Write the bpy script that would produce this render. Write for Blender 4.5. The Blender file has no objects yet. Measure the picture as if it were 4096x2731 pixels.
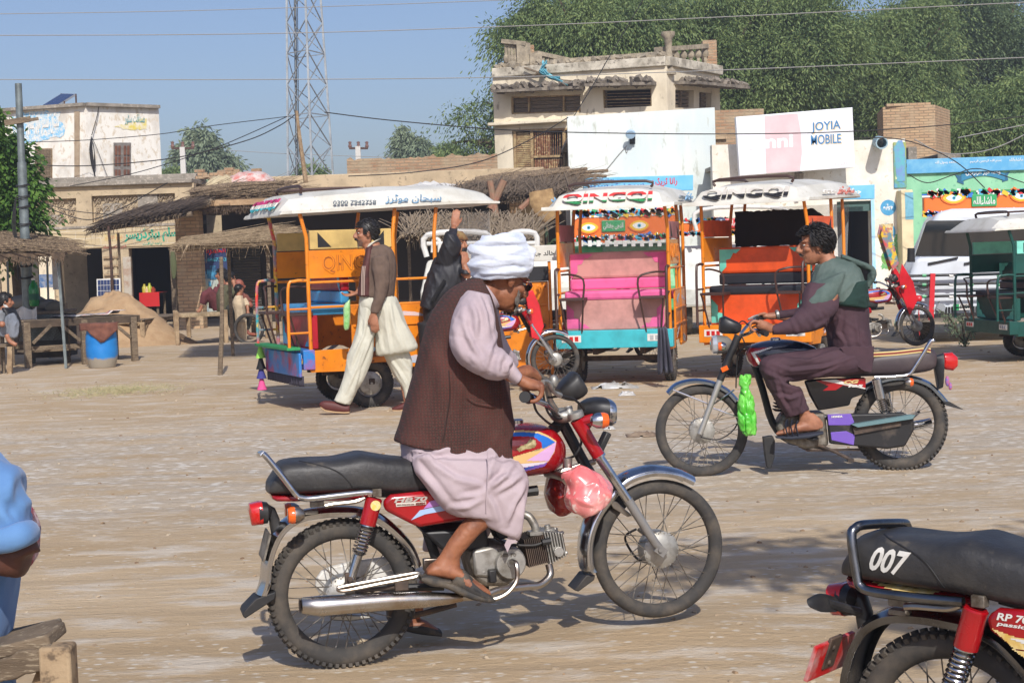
import bpy,math,random
import numpy as np
from mathutils import Vector,Matrix,Euler,noise
R=math.radians
random.seed(7)
SC=bpy.context.scene
COL=SC.collection
# -- camera, sky, sun, exposure
QW,QH,QF=4096.0,2731.0,6618.0
CAMH,PITCH,ROLL=1.53,3.07,2.0
cd=bpy.data.cameras.new("camera");cam=bpy.data.objects.new("camera",cd);COL.objects.link(cam)
cd.sensor_width=36;cd.lens=QF/QW*36;cd.clip_end=3000;cd.clip_start=.05
CR=Matrix.Rotation(R(90-PITCH),3,'X')@Matrix.Rotation(R(-ROLL),3,'Z')
cam.matrix_world=Matrix.Translation((0,0,CAMH))@CR.to_4x4()
SC.camera=cam
SUN_EL,SUN_AZ_TRAVEL=39.0,Vector((-.17,1.0))
w=bpy.data.worlds.new("World");SC.world=w;w.use_nodes=True
nt=w.node_tree;bg=nt.nodes['Background']
sky=nt.nodes.new('ShaderNodeTexSky');sky.sky_type='NISHITA';sky.sun_disc=False
sky.sun_elevation=R(SUN_EL);sky.sun_rotation=math.atan2(.17,-1.0)
sky.air_density=1.0;sky.dust_density=2.0;sky.ozone_density=4.5;sky.altitude=0
tint=nt.nodes.new('ShaderNodeMix');tint.data_type='RGBA';tint.blend_type='MULTIPLY';tint.inputs[0].default_value=1;tint.inputs[7].default_value=(1.06,1.0,1.08,1)
nt.links.new(sky.outputs[0],tint.inputs[6]);nt.links.new(tint.outputs[2],bg.inputs[0]);bg.inputs[1].default_value=.118
sd=bpy.data.lights.new("sun",'SUN');so=bpy.data.objects.new("sun",sd);COL.objects.link(so)
sd.energy=4.45;sd.angle=R(.53);sd.color=(1,.955,.89)
_t=SUN_AZ_TRAVEL.normalized()
so.rotation_euler=Vector((_t.x*math.cos(R(SUN_EL)),_t.y*math.cos(R(SUN_EL)),-math.sin(R(SUN_EL)))).to_track_quat('-Z','Y').to_euler()
SC.view_settings.view_transform='Standard';SC.view_settings.look='None'
SC.view_settings.exposure=0.0;SC.view_settings.gamma=1
SC.cycles.max_bounces=8;SC.cycles.transparent_max_bounces=16
# -- photograph pixel -> place
def ray(qx,qy):
 return(CR@Vector(((qx-QW/2)/QF,-(qy-QH/2)/QF,-1.0)))
CO=Vector((0,0,CAMH))
def G(qx,qy,z=0.0):
 d=ray(qx,qy);t=(z-CAMH)/d.z;return CO+d*t
def Y(qx,qy,y):
 d=ray(qx,qy);return CO+d*(y/d.y)
PQ=4096/2352.0
def Yp(px,py,y):return Y(px*PQ,py*PQ,y)
def Gp(px,py,z=0.0):return G(px*PQ,py*PQ,z)
def catmull(pts,k=4,closed=False):
 pts=[Vector(p)for p in pts];n=len(pts)
 if n<3 or k<2:return pts
 out=[];rng=range(n)if closed else range(n-1)
 for i in rng:
  if closed:a,b,c,d=pts[i-1],pts[i],pts[(i+1)%n],pts[(i+2)%n]
  else:a,b,c,d=pts[max(i-1,0)],pts[i],pts[i+1],pts[min(i+2,n-1)]
  for j in range(k):
   t=j/k
   out.append(.5*((2*b)+(c-a)*t+(2*a-5*b+4*c-d)*t*t+(3*b-a-3*c+d)*t**3))
 if not closed:out.append(pts[-1])
 return out
# -- materials
def S(r,g,b):
 f=lambda c:(c/255/12.92)if c/255<=.04045 else((c/255+.055)/1.055)**2.4
 return(f(r),f(g),f(b),1)
MATS={}
def mat(name,c,c2=None,sc=6.0,rough=.6,metal=0.0,bump=0.0,bsc=40.0,amt=.5,alpha=None,trans=0.0,coat=0.0,stretch=(1,1,1),c3=None,sc3=40.0,amt3=.5,dirt=0.0,spec=.5,sheen=0.0,sub=0.0,emit=None):
 """Principled surface; c2 / c3 are patches of other colour (wear, dust, stains), bump a fine relief."""
 if name in MATS:return MATS[name]
 m=bpy.data.materials.new(name);m.use_nodes=True;MATS[name]=m
 N=m.node_tree.nodes;L=m.node_tree.links;P=N['Principled BSDF']
 tc=N.new('ShaderNodeTexCoord');mp=N.new('ShaderNodeMapping');mp.inputs['Scale'].default_value=stretch
 L.new(tc.outputs['Object'],mp.inputs[0]);vec=mp.outputs[0]
 def nz(scale,detail=6,rg=.6):
  n=N.new('ShaderNodeTexNoise');n.inputs['Scale'].default_value=scale;n.inputs['Detail'].default_value=detail
  n.inputs['Roughness'].default_value=rg;L.new(vec,n.inputs['Vector']);return n.outputs[0]
 def ramp(src,lo,hi):
  r=N.new('ShaderNodeMapRange');r.inputs[1].default_value=lo;r.inputs[2].default_value=hi;L.new(src,r.inputs[0]);return r.outputs[0]
 def mix(fac,a,b):
  x=N.new('ShaderNodeMix');x.data_type='RGBA';L.new(fac,x.inputs[0])
  for s,i in((a,6),(b,7)):
   if isinstance(s,tuple):x.inputs[i].default_value=s
   else:L.new(s,x.inputs[i])
  return x.outputs[2]
 col=c
 if c2 is not None:col=mix(ramp(nz(sc),1-amt-.12,1-amt+.12),col,c2)
 if c3 is not None:col=mix(ramp(nz(sc3,3),1-amt3-.05,1-amt3+.05),col,c3)
 if isinstance(col,tuple):P.inputs['Base Color'].default_value=col
 else:L.new(col,P.inputs['Base Color'])
 P.inputs['Roughness'].default_value=rough;P.inputs['Metallic'].default_value=metal
 P.inputs['Specular IOR Level'].default_value=spec
 if rough<.5:
  rr=N.new('ShaderNodeMapRange');rr.inputs[3].default_value=rough*.7;rr.inputs[4].default_value=rough*1.6+.03
  L.new(nz(9),rr.inputs[0]);L.new(rr.outputs[0],P.inputs['Roughness'])
 if trans:P.inputs['Transmission Weight'].default_value=trans
 if coat:P.inputs['Coat Weight'].default_value=coat;P.inputs['Coat Roughness'].default_value=.08
 if sheen:P.inputs['Sheen Weight'].default_value=sheen
 if sub:P.inputs['Subsurface Weight'].default_value=sub;P.inputs['Subsurface Scale'].default_value=.01;P.inputs['Subsurface Radius'].default_value=(1,.35,.2)
 if alpha is not None:P.inputs['Alpha'].default_value=alpha
 if bump:
  b=N.new('ShaderNodeBump');b.inputs['Strength'].default_value=1;b.inputs['Distance'].default_value=bump
  L.new(nz(bsc,8,.65),b.inputs['Height']);L.new(b.outputs[0],P.inputs['Normal'])
 return m
def finish(m):
 N=m.node_tree.nodes;return N,m.node_tree.links,N['Principled BSDF']
def brickmat(name,c1,c2,mortar,bw=.23,bh=.075,ms=.012,bump=.01,stain=None,stainamt=.3):
 if name in MATS:return MATS[name]
 m=bpy.data.materials.new(name);m.use_nodes=True;MATS[name]=m
 N,L,P=finish(m);P.inputs['Roughness'].default_value=.9
 tc=N.new('ShaderNodeTexCoord');sx=N.new('ShaderNodeSeparateXYZ');L.new(tc.outputs['Object'],sx.inputs[0])
 ad=N.new('ShaderNodeMath');L.new(sx.outputs[0],ad.inputs[0]);L.new(sx.outputs[1],ad.inputs[1])
 cb=N.new('ShaderNodeCombineXYZ');L.new(ad.outputs[0],cb.inputs[0]);L.new(sx.outputs[2],cb.inputs[1])
 nz=N.new('ShaderNodeTexNoise');nz.inputs['Scale'].default_value=3;L.new(tc.outputs['Object'],nz.inputs[0])
 va=N.new('ShaderNodeVectorMath');va.operation='MULTIPLY_ADD';va.inputs[1].default_value=(.03,.03,0)
 L.new(nz.outputs[1],va.inputs[0]);L.new(cb.outputs[0],va.inputs[2])
 b=N.new('ShaderNodeTexBrick');L.new(va.outputs[0],b.inputs[0])
 b.inputs['Color1'].default_value=c1;b.inputs['Color2'].default_value=c2;b.inputs['Mortar'].default_value=mortar
 b.inputs['Scale'].default_value=1;b.inputs['Mortar Size'].default_value=ms;b.inputs['Brick Width'].default_value=bw;b.inputs['Row Height'].default_value=bh
 b.inputs['Mortar Smooth'].default_value=.3
 n2=N.new('ShaderNodeTexNoise');n2.inputs['Scale'].default_value=2.5;n2.inputs['Detail'].default_value=9;L.new(tc.outputs['Object'],n2.inputs[0])
 mr=N.new('ShaderNodeMapRange');mr.inputs[1].default_value=1-stainamt-.15;mr.inputs[2].default_value=1-stainamt+.1;L.new(n2.outputs[0],mr.inputs[0])
 x=N.new('ShaderNodeMix');x.data_type='RGBA';L.new(mr.outputs[0],x.inputs[0]);L.new(b.outputs[0],x.inputs[6]);x.inputs[7].default_value=stain or mortar
 L.new(x.outputs[2],P.inputs['Base Color'])
 bp=N.new('ShaderNodeBump');bp.inputs['Distance'].default_value=bump;bp.invert=True;L.new(b.outputs['Fac'],bp.inputs['Height']);
 b2=N.new('ShaderNodeBump');b2.inputs['Distance'].default_value=.01;n3=N.new('ShaderNodeTexNoise');n3.inputs['Scale'].default_value=30;n3.inputs['Detail'].default_value=8
 L.new(tc.outputs['Object'],n3.inputs[0]);L.new(n3.outputs[0],b2.inputs['Height']);L.new(bp.outputs[0],b2.inputs['Normal']);L.new(b2.outputs[0],P.inputs['Normal'])
 return m
# -- objects
def prop(o,label=None,cat=None,group=None,kind=None):
 if label:o['label']=label
 if cat:o['category']=cat
 if group:o['group']=group
 if kind:o['kind']=kind
 return o
def thing(name,label,cat,loc=(0,0,0),rz=0.0,group=None):
 o=bpy.data.objects.new(name,None);o.empty_display_size=.1
 o.location=loc;o.rotation_euler=(0,0,rz);COL.objects.link(o)
 return prop(o,label,cat,group)
def copy_tree(o,loc=None,rz=None,label=None,parent=None,scale=None):
 c=o.copy();COL.objects.link(c)
 if parent is not None:c.parent=parent
 if loc is not None:c.location=loc
 if rz is not None:c.rotation_euler=(0,0,rz)
 if scale is not None:c.scale=scale
 if label:c['label']=label
 for ch in[x for x in COL.objects if x.parent==o]:copy_tree(ch,parent=c)
 return c
def rootmat(p):
 while p.parent is not None:p=p.parent
 return Matrix.Translation(p.location)@p.rotation_euler.to_matrix().to_4x4()
def superell(a,e):
 c,s=math.cos(a),math.sin(a)
 return math.copysign(abs(c)**(2/e),c),math.copysign(abs(s)**(2/e),s)
class Crease:
 """cloth relief: a soft base plus ridges with a hollow beside them along traced fold lines"""
 def __init__(s,base,lines,a=.009,w=.012,near=True):s.b,s.l,s.a,s.w,s.near=base,lines,a,w,near
 def __call__(s,co):
  d=np.array([s.b(Vector(c))for c in co]);P=co[:,[0,2]]
  for ln in s.l:
   best=np.full(len(co),9.);side=np.zeros(len(co));n=len(ln)-1;tt=np.zeros(len(co))
   for i in range(n):
    a,b=np.array(ln[i]),np.array(ln[i+1]);e=b-a;t=np.clip(((P-a)@e)/(e@e+1e-12),0,1);q=P-a-t[:,None]*e;r=np.hypot(q[:,0],q[:,1]);k=r<best
    best=np.where(k,r,best);side=np.where(k,np.sign(e[0]*q[:,1]-e[1]*q[:,0]),side);tt=np.where(k,(i+t)/n,tt)
   amp=s.a*np.sin(np.clip(tt,.02,.98)*math.pi)**.5
   if s.near:amp=amp*np.clip((np.median(co[:,1])+.02-co[:,1])/.04,0,1)
   x=best*side/s.w;d+=amp*(np.exp(-x**2)-.9*np.exp(-(x-1.5)**2))
  return d
class M:
 def __init__(s):s.v=[];s.f=[];s.mi=[];s.cur=0
 def add(s,vs,fs):
  o=len(s.v);s.v+=[tuple(x)for x in vs];s.f+=[tuple(i+o for i in f)for f in fs];s.mi+=[s.cur]*len(fs);return s
 def box(s,c,size,rot=None,taper=1.0):
  hx,hy,hz=(x/2 for x in size);vs=[]
  for z in(-hz,hz):
   k=taper if z>0 else 1
   for x,y in((-hx,-hy),(hx,-hy),(hx,hy),(-hx,hy)):vs.append(Vector((x*k,y*k,z)))
  if rot is not None:
   rm=rot if isinstance(rot,Matrix)else Euler(rot).to_matrix()
   vs=[rm@v for v in vs]
  c=Vector(c)
  return s.add([v+c for v in vs],[(0,3,2,1),(4,5,6,7),(0,1,5,4),(1,2,6,5),(2,3,7,6),(3,0,4,7)])
 def bb(s,x0,x1,y0,y1,z0,z1):return s.box(((x0+x1)/2,(y0+y1)/2,(z0+z1)/2),(abs(x1-x0),abs(y1-y0),abs(z1-z0)))
 def beam(s,a,b,wd,ht,up=(0,0,1),taper=1.0):
  a,b=Vector(a),Vector(b);d=(b-a);L=d.length;d.normalize();up=Vector(up)
  if abs(d.dot(up))>.98:up=Vector((0,1,0))
  x=d.cross(up).normalized();z=x.cross(d).normalized();vs=[]
  for p,k in((a,1),(b,taper)):
   for i,j in((-1,-1),(1,-1),(1,1),(-1,1)):vs.append(p+x*(i*wd/2*k)+z*(j*ht/2*k))
  return s.add(vs,[(0,1,2,3),(7,6,5,4),(0,4,5,1),(1,5,6,2),(2,6,7,3),(3,7,4,0)])
 def rings(s,rs,closed=False,caps=True):
  n=len(rs[0]);vs=[p for r in rs for p in r];fs=[];m=len(rs)
  for i in range(m if closed else m-1):
   a,b=i*n,((i+1)%m)*n
   for j in range(n):k=(j+1)%n;fs.append((a+j,a+k,b+k,b+j))
  if caps and not closed:fs.append(tuple(reversed(range(n))));fs.append(tuple((m-1)*n+j for j in range(n)))
  return s.add(vs,fs)
 def tube(s,pts,r,n=8,closed=False,k=1,caps=True,flat=1.0,up=None):
  if not isinstance(r,(list,tuple)):r=[r]*len(pts)
  if k>1:
   q=catmull([(*p,)for p in pts],k,closed);rr=[]
   for i in range(len(q)):
    t=i/k;a=min(int(t),len(r)-1);b=(a+1)%len(r)if closed else min(a+1,len(r)-1);rr.append(r[a]+(r[b]-r[a])*(t-a))
   pts,r=q,rr
  pts=[Vector(p)for p in pts];m=len(pts);rs=[];px=None
  for i,p in enumerate(pts):
   if closed:t=pts[(i+1)%m]-pts[i-1]
   else:t=pts[min(i+1,m-1)]-pts[max(i-1,0)]
   if t.length<1e-9:t=Vector((0,0,1))
   t.normalize()
   if px is None:
    u=Vector(up)if up else(Vector((0,1,0))if abs(t.y)<.9 else Vector((0,0,1)))
    px=(u-t*u.dot(t)).normalized()
   else:
    px=px-t*px.dot(t)
    px=px.normalized()if px.length>1e-6 else Vector((1,0,0))
   py=t.cross(px)
   rs.append([p+px*(math.cos(2*math.pi*j/n)*r[i])+py*(math.sin(2*math.pi*j/n)*r[i]*flat)for j in range(n)])
  return s.rings(rs,closed,caps)
 def ell(s,c,r,rot=None,n=16,m=10,e=2.0):
  if not isinstance(r,(tuple,list)):r=(r,r,r)
  c=Vector(c);rm=None
  if rot is not None:rm=rot if isinstance(rot,Matrix)else Euler(rot).to_matrix()
  rs=[]
  for i in range(m+1):
   a=-math.pi/2+math.pi*i/m;cz,sz=math.cos(a),math.sin(a)
   cz=max(cz,.02)**(2/e);sz=math.copysign(abs(sz)**(2/e),sz);row=[]
   for j in range(n):
    x,y=superell(2*math.pi*j/n,e);p=Vector((x*cz*r[0],y*cz*r[1],sz*r[2]))
    row.append(c+(rm@p if rm else p))
   rs.append(row)
  return s.rings(rs)
 def lathe(s,prof,c=(0,0,0),axis=(0,1,0),n=32,closed=False,caps=True):
  ax=Vector(axis).normalized();u=ax.cross(Vector((0,0,1)))
  if u.length<.1:u=ax.cross(Vector((1,0,0)))
  u.normalize();w_=ax.cross(u);c=Vector(c)
  rs=[[c+ax*h+(u*math.cos(2*math.pi*j/n)+w_*math.sin(2*math.pi*j/n))*max(r,.0004)for j in range(n)]for r,h in prof]
  return s.rings(rs,closed,caps)
 def ext(s,poly,w0,w1):
  n=len(poly);vs=[(p[0],w0,p[1])for p in poly]+[(p[0],w1,p[1])for p in poly]
  a=sum(poly[i][0]*poly[(i+1)%n][1]-poly[(i+1)%n][0]*poly[i][1]for i in range(n))
  fs=[tuple(range(n)),tuple(reversed(range(n,2*n)))]+[(i,i+n,(i+1)%n+n,(i+1)%n)for i in range(n)]
  if a<0:fs=[tuple(reversed(f))for f in fs]
  return s.add(vs,fs)
 def sil(s,secs,n=16,e=2.2,k=1,caps=True):
  """round body through silhouette pairs: each section (A, B, half width[, shift]) gives both edges as seen in the photograph's plane"""
  S_=[(Vector(a[0]),Vector(a[1]),a[2],a[3]if len(a)>3 else 0.0)for a in secs]
  if k>1:
   A=catmull([a[0]for a in S_],k);B=catmull([a[1]for a in S_],k);H=catmull([(a[2],a[3],0)for a in S_],k)
   S_=[(a,b,max(h.x,.001),h.y)for a,b,h in zip(A,B,H)]
  rs=[]
  for a,b,h,sh in S_:
   mid=(a+b)/2;d=(b-a)/2;yy=Vector((0,1,0))
   rs.append([mid+yy*sh+d*x+yy*(y*h)for x,y in(superell(2*math.pi*j/n,e)for j in range(n))])
  s.rings(rs,False,caps);return s
 def join(s,o,mtx=None):
  vs=o.v if mtx is None else[mtx@Vector(v)for v in o.v]
  off=len(s.v);s.v+=[tuple(v)for v in vs];s.f+=[tuple(i+off for i in f)for f in o.f];s.mi+=o.mi;return s
 def mesh(s,name):
  me=bpy.data.meshes.new(name);me.from_pydata(s.v,[],s.f)
  if any(s.mi):me.polygons.foreach_set('material_index',s.mi)
  me.validate();return me
 def build(s,name,mt,parent=None,smooth=True,world=False,bev=0.0,remesh=0.0,relax=0,disp=None,label=None,ang=40,sub=0,fixn=False,thick=0.0):
  if not s.v:return None
  loc=Vector((0,0,0))
  if parent is None:
   a=np.array(s.v);loc=Vector(((a[:,0].min()+a[:,0].max())/2,(a[:,1].min()+a[:,1].max())/2,a[:,2].min()))
   s.v=[tuple(Vector(v)-loc)for v in s.v]
  elif world:
   im=rootmat(parent).inverted();s.v=[tuple(im@Vector(v))for v in s.v]
  me=s.mesh(name);o=bpy.data.objects.new(name,me);COL.objects.link(o);o.location=loc
  for x in(mt if isinstance(mt,(list,tuple))else[mt]):me.materials.append(x)
  if thick:
   md=o.modifiers.new('t','SOLIDIFY');md.thickness=thick;md.offset=0
  if remesh:
   md=o.modifiers.new('r','REMESH');md.mode='VOXEL';md.voxel_size=remesh
   if relax:ms=o.modifiers.new('s','SMOOTH');ms.iterations=relax;ms.factor=.5
  elif sub:
   md=o.modifiers.new('u','SUBSURF');md.levels=sub;md.render_levels=sub
  if remesh or(disp and sub):
   dg=bpy.context.evaluated_depsgraph_get();me2=bpy.data.meshes.new_from_object(o.evaluated_get(dg));o.modifiers.clear();o.data=me2
   me2.materials.clear()
   for x in(mt if isinstance(mt,(list,tuple))else[mt]):me2.materials.append(x)
   me=me2;me.name=name
  if disp:
   nv=len(me.vertices);co=np.empty(nv*3);nn=np.empty(nv*3)
   me.vertices.foreach_get('co',co);me.vertices.foreach_get('normal',nn)
   co=co.reshape(-1,3);nn=nn.reshape(-1,3);d=disp(co)if isinstance(disp,Crease)else np.array([disp(Vector(c))for c in co])
   co+=nn*d[:,None];me.vertices.foreach_set('co',co.ravel());me.update()
  if smooth:
   me.polygons.foreach_set('use_smooth',[True]*len(me.polygons))
   if not remesh and ang<170:me.set_sharp_from_angle(angle=R(ang))
  if bev:
   md=o.modifiers.new('b','BEVEL');md.width=bev;md.segments=2;md.limit_method='ANGLE';md.angle_limit=R(35)
  if parent is not None:o.parent=parent
  if label:o['label']=label
  return o
class Fr:
 """a standing frame: x along its heading, y away to its left, z up; q() turns a photograph pixel into a point of the plane y = w"""
 def __init__(s,o,deg):s.o=Vector((o[0],o[1],0));s.a=R(deg);s.m=Matrix.Translation(s.o)@Matrix.Rotation(s.a,4,'Z');s.i=s.m.inverted()
 def q(s,qx,qy,w=0.0):
  c=s.i@CO;d=s.i.to_3x3()@ray(qx,qy);t=(w-c.y)/d.y;return c+d*t
 def p(s,px,py,w=0.0):return s.q(px*PQ,py*PQ,w)
 def uv(s,pts,w=0.0):return[(a.x,a.z)for a in(s.q(x,y,w)for x,y in pts)]
 def thing(s,name,label,cat,group=None):return thing(name,label,cat,s.o,s.a,group)
# -- writing
AR=dict(zip('ءآأؤإئابةتثجحخدذرزسشصضطظعغفقكلمنهوىي',(0xFE80,0xFE81,0xFE83,0xFE85,0xFE87,0xFE89,0xFE8D,0xFE8F,0xFE93,0xFE95,0xFE99,0xFE9D,0xFEA1,0xFEA5,0xFEA9,0xFEAB,0xFEAD,0xFEAF,0xFEB1,0xFEB5,0xFEB9,0xFEBD,0xFEC1,0xFEC5,0xFEC9,0xFECD,0xFED1,0xFED5,0xFED9,0xFEDD,0xFEE1,0xFEE5,0xFEE9,0xFEED,0xFEEF,0xFEF1)))
AR.update({'پ':0xFB56,'ٹ':0xFB66,'چ':0xFB7A,'ڈ':0xFB88,'ڑ':0xFB8C,'ک':0xFB8E,'گ':0xFB92,'ں':0xFB9E,'ہ':0xFBA6,'ھ':0xFBAA,'ے':0xFBAE,'ی':0xFBFC})
RIGHT=set('آأؤإاةدذرزوىڈڑےںء')
def urdu(t):
 out=[]
 for i,ch in enumerate(t):
  if ch not in AR:out.append(ch);continue
  pj=i>0 and t[i-1]in AR and t[i-1]not in RIGHT
  nj=i+1<len(t)and t[i+1]in AR and ch not in RIGHT and t[i+1]!='ء'
  out.append(chr(AR[ch]+(3 if pj and nj else 2 if nj else 1 if pj else 0)))
 return ''.join(reversed(out))
def text_mesh(txt,size=1.0,extr=.002,bold=0.0,shear=0.0,res=3):
 c=bpy.data.curves.new('t','FONT');c.body=txt;c.size=size;c.extrude=extr;c.offset=bold;c.shear=shear;c.resolution_u=res
 o=bpy.data.objects.new('t',c);COL.objects.link(o);bpy.context.view_layer.update()
 me=bpy.data.meshes.new_from_object(o.evaluated_get(bpy.context.evaluated_depsgraph_get()))
 m=M();m.v=[tuple(v.co)for v in me.vertices];m.f=[tuple(p.vertices)for p in me.polygons];m.mi=[0]*len(m.f)
 bpy.data.objects.remove(o);bpy.data.curves.remove(c);bpy.data.meshes.remove(me);return m
def write(txt,o,u,v,mt,parent,name='lettering',bold=0.0,shear=0.0,extr=.002,world=False,clip=None,split=None,lift=.002,ret=False):
 """letters filling the parallelogram from corner o along u and v (facing u x v)"""
 m=text_mesh(txt,1.0,0,bold,shear)
 if not m.v:return None
 a=np.array(m.v);x0,x1=a[:,0].min(),a[:,0].max();y0,y1=a[:,1].min(),a[:,1].max()
 o,u,v=Vector(o),Vector(u),Vector(v);nrm=u.cross(v).normalized()
 vs=[o+u*((p[0]-x0)/(x1-x0))+v*((p[1]-y0)/(y1-y0))+nrm*lift for p in m.v]
 t=M()
 t.add(vs,m.f);k=len(vs)
 ed={}
 for f in m.f:
  for i in range(len(f)):
   a_,b_=f[i],f[(i+1)%len(f)];ed[(a_,b_)]=1
 side=[(a_,b_)for a_,b_ in ed if(b_,a_)not in ed]
 vs2=[p-nrm*(extr+lift)for p in vs];off=len(t.v);t.v+=[tuple(p)for p in vs2]
 for a_,b_ in side:t.f.append((b_,a_,a_+off,b_+off));t.mi.append(0)
 if split:
  for i,f in enumerate(t.f):
   pass
 if ret:return t
 return t.build(name,mt,parent,smooth=False,world=world)
def panel_pts(fr,pts,w):return[fr.q(x,y,w)for x,y in pts]
# -- ground
def gz(x,y):
 """height of the dirt: nearly level, with ruts, and a slight swell under the near motorcycle's front wheel"""
 z=.045*math.exp(-(((x-.60)/.55)**2+((y-6.45)/.5)**2))
 a=min(max((y-5.2)/4,0),1)
 z+=a*.022*noise.noise(Vector((x*.22,y*.9,3.1)))+.006*noise.noise(Vector((x*1.3,y*3.5,9.7)))
 return z
def ground():
 xs=[-400,-120,-60]+[i*1.0 for i in range(-26,-9)]+[i*.16 for i in range(-56,57)]+[i*1.0 for i in range(10,27)]+[60,120,400]
 ys=[-60,-20,-5,0,2]+[3+i*.12 for i in range(0,120)]+[17.5+i*.6 for i in range(0,45)]+[60,120,300,1500]
 v=[];f=[]
 for y in ys:
  for x in xs:v.append((x,y,gz(x,y)if 2.5<y<46 else 0))
 n=len(xs)
 for j in range(len(ys)-1):
  for i in range(n-1):a=j*n+i;f.append((a,a+1,a+n+1,a+n))
 m=M();m.add(v,f);me=m.mesh('ground');o=bpy.data.objects.new('ground',me);COL.objects.link(o)
 me.polygons.foreach_set('use_smooth',[True]*len(me.polygons));o['kind']='structure';o['label']='dusty pale brown dirt road with tyre ruts'
 mt=bpy.data.materials.new('dirt_road');mt.use_nodes=True;N,L,P=finish(mt);me.materials.append(mt)
 tc=N.new('ShaderNodeTexCoord')
 def mp(s):k=N.new('ShaderNodeMapping');k.inputs['Scale'].default_value=s;L.new(tc.outputs['Object'],k.inputs[0]);return k.outputs[0]
 def nz(vec,sc,det=8,rg=.6):k=N.new('ShaderNodeTexNoise');k.inputs['Scale'].default_value=sc;k.inputs['Detail'].default_value=det;k.inputs['Roughness'].default_value=rg;L.new(vec,k.inputs['Vector']);return k.outputs[0]
 def rmp(s,a,b):k=N.new('ShaderNodeMapRange');k.inputs[1].default_value=a;k.inputs[2].default_value=b;L.new(s,k.inputs[0]);return k.outputs[0]
 def mx(fc,a,b):
  k=N.new('ShaderNodeMix');k.data_type='RGBA';L.new(fc,k.inputs[0])
  for s,i in((a,6),(b,7)):
   if isinstance(s,tuple):k.inputs[i].default_value=s
   else:L.new(s,k.inputs[i])
  return k.outputs[2]
 rut=nz(mp((.2,.8,1)),1.1,7,.6);mid=nz(mp((.7,1.5,1)),2.6,9,.62);fine=nz(mp((1,1.7,1)),38,6,.7)
 speck=N.new('ShaderNodeTexVoronoi');speck.inputs['Scale'].default_value=17;L.new(mp((.8,1.2,1)),speck.inputs['Vector'])
 c=mx(rmp(rut,.3,.7),S(174,150,117),S(193,171,140))
 c=mx(rmp(mid,.50,.64),c,S(200,187,168))
 c=mx(rmp(fine,.6,.72),c,S(158,137,111))
 pal=N.new('ShaderNodeMath');pal.operation='MULTIPLY'
 sp=rmp(speck.outputs['Distance'],.27,.12);L.new(sp,pal.inputs[0]);L.new(rmp(nz(mp((.4,1.0,1)),1.1,3),.44,.56),pal.inputs[1])
 c=mx(pal.outputs[0],c,S(208,199,182))
 sy=N.new('ShaderNodeSeparateXYZ');wob=N.new('ShaderNodeMath');wob.operation='MULTIPLY_ADD';wob.inputs[1].default_value=5;L.new(tc.outputs['Object'],sy.inputs[0]);L.new(nz(mp((.25,.5,1)),1,4),wob.inputs[0]);L.new(sy.outputs[1],wob.inputs[2])
 up=rmp(wob.outputs[0],11,13.5);dn=rmp(wob.outputs[0],19.5,17);st=N.new('ShaderNodeMath');st.operation='MULTIPLY';L.new(up,st.inputs[0]);L.new(dn,st.inputs[1])
 gv=N.new('ShaderNodeTexVoronoi');gv.inputs['Scale'].default_value=11;L.new(mp((.9,1.3,1)),gv.inputs['Vector']);gc=mx(rmp(gv.outputs['Distance'],.42,.2),mx(rmp(fine,.5,.66),S(184,170,150),S(156,140,120)),S(214,208,196))
 s2=N.new('ShaderNodeMath');s2.operation='MULTIPLY';L.new(st.outputs[0],s2.inputs[0]);L.new(rmp(nz(mp((.6,1.1,1)),2.0,6),.36,.56),s2.inputs[1]);c=mx(s2.outputs[0],c,gc)
 L.new(c,P.inputs['Base Color']);P.inputs['Roughness'].default_value=.95;P.inputs['Specular IOR Level'].default_value=.2
 tr=N.new('ShaderNodeBump');tr.inputs['Distance'].default_value=.025;L.new(nz(mp((.1,2.6,1)),1.6,5,.6),tr.inputs['Height'])
 b=N.new('ShaderNodeBump');b.inputs['Distance'].default_value=.03;L.new(tr.outputs[0],b.inputs['Normal']);ad=N.new('ShaderNodeMath');L.new(mid,ad.inputs[0])
 ad2=N.new('ShaderNodeMath');ad2.operation='MULTIPLY';ad2.inputs[1].default_value=.35;L.new(fine,ad2.inputs[0]);L.new(ad2.outputs[0],ad.inputs[1])
 L.new(ad.outputs[0],b.inputs['Height']);L.new(b.outputs[0],P.inputs['Normal'])
ground()
# -- shared materials
PLASTER=mat('white_plaster',S(222,218,208),S(176,168,152),1.6,.9,bump=.006,bsc=30,amt=.45,c3=S(150,140,124),sc3=7,amt3=.33)
WHITEWASH=mat('whitewashed_plaster',S(226,222,212),S(180,172,160),1.3,.9,bump=.006,bsc=25,amt=.42,c3=S(202,190,170),sc3=9,amt3=.4,stretch=(1,1,.6))
CREAM=mat('cream_plaster',S(226,214,188),S(196,184,160),1.2,.9,bump=.005,amt=.45,c3=S(160,148,128),sc3=5,amt3=.33,stretch=(1,1,.5))
PALEBLUE=mat('pale_blue_plaster',S(204,214,212),S(222,224,216),.9,.9,bump=.004,amt=.5,c3=S(180,184,172),sc3=4,amt3=.36,stretch=(1,1,.4))
CONC=mat('grey_concrete',S(150,142,130),S(120,113,102),2.5,.9,bump=.008,amt=.5,c3=S(172,162,148),sc3=14,amt3=.4)
TANWALL=mat('tan_cement',S(186,168,138),S(160,144,118),1.8,.9,bump=.006,amt=.45,c3=S(140,126,104),sc3=9,amt3=.36)
MUD=mat('mud_plaster',S(178,150,116),S(150,122,92),2.2,.95,bump=.02,bsc=14,amt=.5)
BRICK=brickmat('old_brick',S(176,142,110),S(150,112,84),S(150,132,108),.25,.085,.014,.015,S(168,148,120),.45)
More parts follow.
